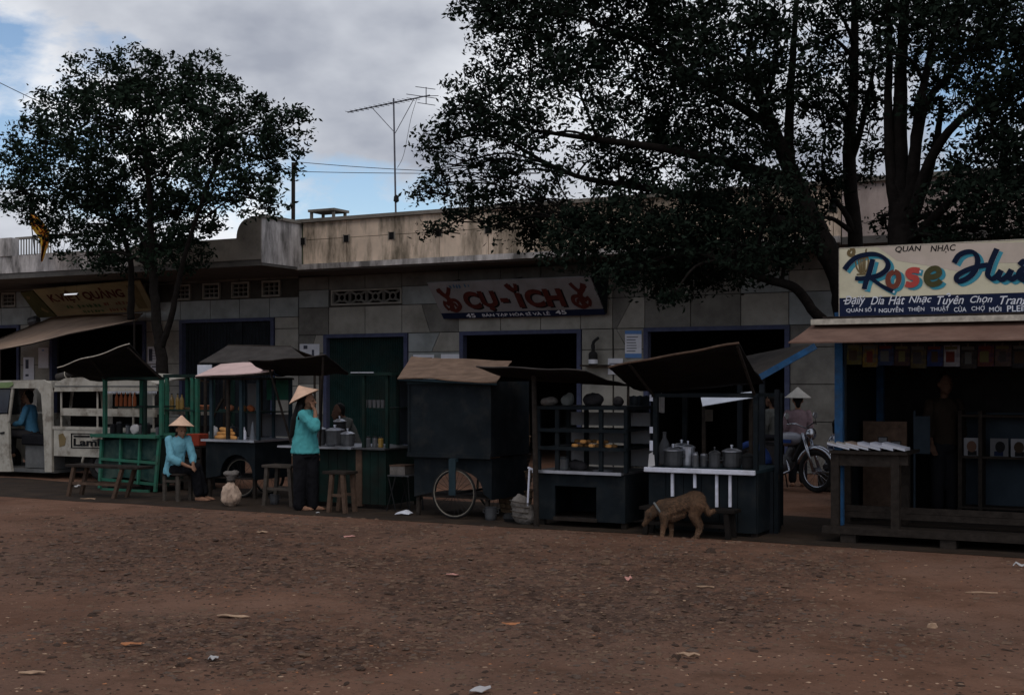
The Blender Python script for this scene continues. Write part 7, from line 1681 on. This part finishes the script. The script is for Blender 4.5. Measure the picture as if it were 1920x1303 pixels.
# --- generic simple figures (in shade)
def figure(label, loc, rz, height, shirt, trouser, pose='stand', hatm=None, facing=(0, -1, 0), bend=0.0, hair_=True, skin='skin'):
    k = height / 1.55; p_ = root('person', label, 'person', loc, rz=rz); f = V(facing).normalized(); sd = f.cross(V((0, 0, 1))).normalized()
    def at(fr, si, z): return f * fr * k + sd * si * k + V((0, 0, z * k))
    sit = pose == 'sit'; z0 = -.33 if sit else 0
    bd = lambda z: bend * (z - .75)
    hc = at(bd(1.40) + .02, 0, 1.41 + z0 - .1 * bend); b = []; face(b, hc, (f + V((0, 0, -.1 - .6 * bend))).normalized(), .085 * k)
    tor = [(at(bd(z) if z > .75 else 0, 0, z + z0), a * k, c * k) for z, a, c in ((.76, .13, .10), (.86, .12, .09), (1.0, .12, .09), (1.12, .145, .10), (1.21, .13, .08), (1.26, .06, .05))]
    if abs(f.x) > abs(f.y): tor = [(c, a2, a1) for c, a1, a2 in tor]
    b += [('l', tor), ('c', at(bd(1.25), 0, 1.25 + z0), .042 * k, hc, .042 * k)]
    arms = []
    for s in (-1, 1):
        sh = at(bd(1.2), s * .165, 1.2 + z0)
        if sit: el = at(.10 + bd(1.), s * .2, .95 + z0); wr_ = at(.34, s * .12, .90 + z0)
        elif bend > .2: el = at(bd(1.2) + .12, s * .19, 1.0 + z0); wr_ = at(bd(1.2) + .3, s * .12, .95 + z0)
        else: el = at(.0, s * .2, .98 + z0); wr_ = at(.08 + bd(1), s * .19, .78 + z0)
        arms.append((sh, el, wr_)); b += [('c', sh, .042 * k, el, .034 * k), ('c', el, .034 * k, wr_, .023 * k)]
        hand((wr_, wr_ + (wr_ - el).normalized() * .08), b, curl=tuple((f * -.2 + V((0, 0, -.5))).normalized()) if sit else tuple(f * .8))
        hp = at(0, s * .075, .74 + z0)
        if sit: kn = at(.38, s * .1, .76 + z0); ank = at(.40, s * .1, .07 / k)
        else: kn = at(.02, s * .08, .42); ank = at(0, s * .085, .07)
        b += [('c', hp, .08 * k, kn, .055 * k), ('c', kn, .05 * k, ank, .034 * k)]; foot(b, (ank.x, ank.y, 0), f)
        arms[-1] += (hp, kn, ank)
    blob('body', b, skin, p_, voxel=.009, smooth=2)
    lt_ = [(V(c), a + .018 * k, d_ + .018 * k) for c, a, d_ in tor]
    blob('shirt', [('l', lt_)] + [('c', a[0], .058 * k, a[1], .052 * k) for a in arms] + [('c', a[1], .05 * k, a[1].lerp(a[2], .55), .045 * k) for a in arms], shirt, p_, voxel=.013, smooth=3, wrinkle=.008)
    blob('trousers', [('e', at(0, 0, .74 + z0), (.15 * k, .13 * k, .09 * k))] + [('c', a[3], .095 * k, a[4], .078 * k) for a in arms] + [('c', a[4], .075 * k, a[5] + V((0, 0, .04)), .068 * k) for a in arms], trouser, p_, voxel=.014, smooth=3)
    if hair_: hair(p_, [('e', hc - f * .025 + V((0, 0, .035)), (.088 * k, .088 * k, .09 * k)), ('c', hc - f * .05, .055 * k, hc - f * .06 - V((0, 0, .08)), .04 * k)])
    if hatm: hat(p_, hc + V((0, 0, .04)), .2, .16, (0, 0), hatm)
    return p_
figure('driver in blue shirt sitting in the minibus cab', (X(56, YV + .45), YV + .5, .30), YAW, 1.5, 'blue_cloth', 'cloth_dark', 'sit', None, (-1, 0, 0), .1)
figure('vendor in dull grey shirt bending behind the dark green counter', (X(668, 14.55), 14.6, 0), YAW, 1.36, 'dull_cloth', 'black_cloth', 'stand', None, (-.8, -.5, 0), .5, skin='skin_shade')
figure('woman in pink blouse and conical hat standing by the motorcycle', (X(1496, 19.3), 19.3, 0), YAW, 1.44, 'pink_cloth', 'black_cloth', 'stand', 'straw_grey', (.15, 1, 0))
figure('person in checked shirt sitting half hidden behind the blue kiosk post', (X(1556, 18.6), 18.7, -.02), YAW, 1.4, 'checked', 'cloth_dark', 'sit', None, (.9, -.3, 0), .15)
figure('person in brown shirt and black trousers standing inside the kiosk', (X(1770, YK + 1.6), YK + 1.6, zb1), YAW, 1.55, 'dim_shirt', 'black_cloth', 'stand', None, (.2, -1, 0), skin='skin_shade')
figure('person in grey shirt standing in shade behind the motorcycle seat', (X(1447, 20.4), 20.4, 0), YAW, 1.42, 'dull_cloth', 'cloth_dark', 'stand', None, (-.6, .5, 0), skin='skin_shade')
# low box seats so the sitters rest on something
bx = root('wooden_box', 'low wooden box seat under the person in checked shirt', 'box', (X(1556, 18.6), 18.7, 0)); c_ = ORIG[bx]
MB().box(c_.x - .16, c_.x + .16, c_.y - .16, c_.y + .16, .02, .26).build('body', 'wood_dark', bx); MB().box(c_.x - .17, c_.x + .17, c_.y - .17, c_.y + .17, .26, .285).build('lid', 'wood_grey', bx)
for sx in (-.13, .13): MB().box(c_.x + sx - .02, c_.x + sx + .02, c_.y - .15, c_.y + .15, 0, .02).build('runner', 'wood_dark', bx)

# --- dog
q = G(1278, 1011)
dg = root('dog', 'brown dog sniffing the ground before the white-edged stall', 'dog', (q.x, q.y, 0), rz=YAW)
def dz(zx, zy, y=0.0): return V(((zx - 900) * .000537, y, (1112 - zy) * .000537))
pr = [('c', dz(1150, 370), .098, dz(1000, 420), .090), ('c', dz(1000, 420), .090, dz(800, 500), .098), ('c', dz(800, 500), .098, dz(640, 540), .112), ('c', dz(640, 540), .108, dz(560, 520), .088),
      ('e', dz(1165, 395), (.105, .088, .108)), ('c', dz(1100, 330), .062, dz(1000, 360), .06), ('c', dz(660, 640), .075, dz(600, 660), .065), ('c', dz(900, 610), .06, dz(700, 660), .08),
      ('c', dz(540, 500), .080, dz(410, 570), .062), ('c', dz(410, 570), .060, dz(330, 620), .055),
      ('e', dz(305, 640), (.055, .05, .058)), ('c', dz(285, 680), .042, dz(215, 790), .026), ('c', dz(215, 790), .026, dz(180, 830), .020), ('c', dz(290, 720), .025, dz(215, 820), .016)]
# near legs (y<0) and far legs
for (y, fx0, hx0) in ((-.065, 0, 0), (.065, 1, 1)):
    if fx0 == 0: fl = [(560, 640, .058), (555, 780, .040), (535, 900, .028), (520, 1010, .023), (508, 1080, .024)]
    else: fl = [(650, 640, .055), (700, 790, .038), (722, 900, .027), (722, 1010, .022), (714, 1080, .023)]
    for a, c in zip(fl, fl[1:]): pr.append(('c', dz(a[0], a[1], y), a[2], dz(c[0], c[1], y), c[2]))
    pr.append(('c', dz(fl[-1][0], 1085, y), .024, dz(fl[-1][0] - 40, 1092, y), .018))
    dx = 0 if hx0 == 0 else 70
    hl = [(1180 + dx * .4, 450, .085), (1110 + dx * .8, 640, .055), (1150 + dx, 760, .040), (1205 + dx, 860, .028), (1180 + dx, 960, .022), (1150 + dx * .9, 1070, .022)]
    for a, c in zip(hl, hl[1:]): pr.append(('c', dz(a[0], a[1], y), a[2], dz(c[0], c[1], y), c[2]))
    pr.append(('c', dz(hl[-1][0], 1084, y), .022, dz(hl[-1][0] - 65, 1092, y), .018))
pr += [('c', dz(1320, 460), .035, dz(1365, 560), .032), ('c', dz(1365, 560), .034, dz(1400, 620), .032), ('c', dz(1400, 620), .032, dz(1500, 570), .020)]
db = blob('body', pr, 'fur', dg, voxel=.0085, smooth=3)
fr_ = random.Random(5); fm_ = MB(); pol = [p for p in db.data.polygons]
for p in fr_.sample(pol, min(len(pol), 9000)):
    c0 = p.center; n0 = p.normal
    fl_ = V((.8, 0, -.55)) if c0.x > -.2 else V((.5, 0, -.6)); fl_ = (fl_ - n0 * fl_.dot(n0)); dd = (fl_.normalized() * 1.0 + n0 * fr_.uniform(.25, .6) + V((fr_.uniform(-.3, .3), fr_.uniform(-.3, .3), fr_.uniform(-.3, .3)))).normalized() if fl_.length > .05 else n0
    ln = fr_.uniform(.010, .022) * (1.4 if (c0.x > .2 or c0.z > .3) else (.6 if c0.z < .12 else 1)); sd_ = dd.cross(n0)
    if sd_.length < 1e-3: continue
    sd_ = sd_.normalized() * .0022; fm_.add([c0 - sd_, c0 + sd_, c0 + dd * ln], [(0, 1, 2)], (2 if ((c0 - dz(1275, 490)).length < .05 and fr_.random() < .6) or (c0.z < .11 and fr_.random() < .35) else (1 if fr_.random() < (.75 if c0.x < .06 and c0.z > .15 else .25) else 0)))
fm_.build('coat', ['fur', 'fur_dark', 'scrap_tan'], dg, local=True, kind='stuff')
for y in (-.045, .045): MB().add([dz(330, 590, y * .8), dz(270, 600, y * 1.1), dz(310, 700, y * 1.6), dz(330, 590, y * .8) + V((0, -.012 if y < 0 else .012, 0)), dz(270, 600, y * 1.1) + V((0, -.012 if y < 0 else .012, 0)), dz(310, 700, y * 1.6) + V((0, -.006 if y < 0 else .006, 0))], [(0, 1, 2), (5, 4, 3), (0, 3, 4, 1), (1, 4, 5, 2), (2, 5, 3, 0)]).build('ear', 'fur_dark', dg, local=True)
MB().lathe([(.004, -.01), (.014, 0), (.004, .01)], dz(172, 838), n=10).build('nose', 'ink_black', dg, local=True)
for y in (-.042, .042): MB().lathe([(.003, -.007), (.008, 0), (.003, .007)], dz(262, 690, y), n=8).build('eye', 'ink_black', dg, local=True)
MB().ring(dz(455, 545), dz(455, 545) - dz(560, 480), .074, .012, 22, 6).build('collar', 'grey_cloth', dg, local=True)
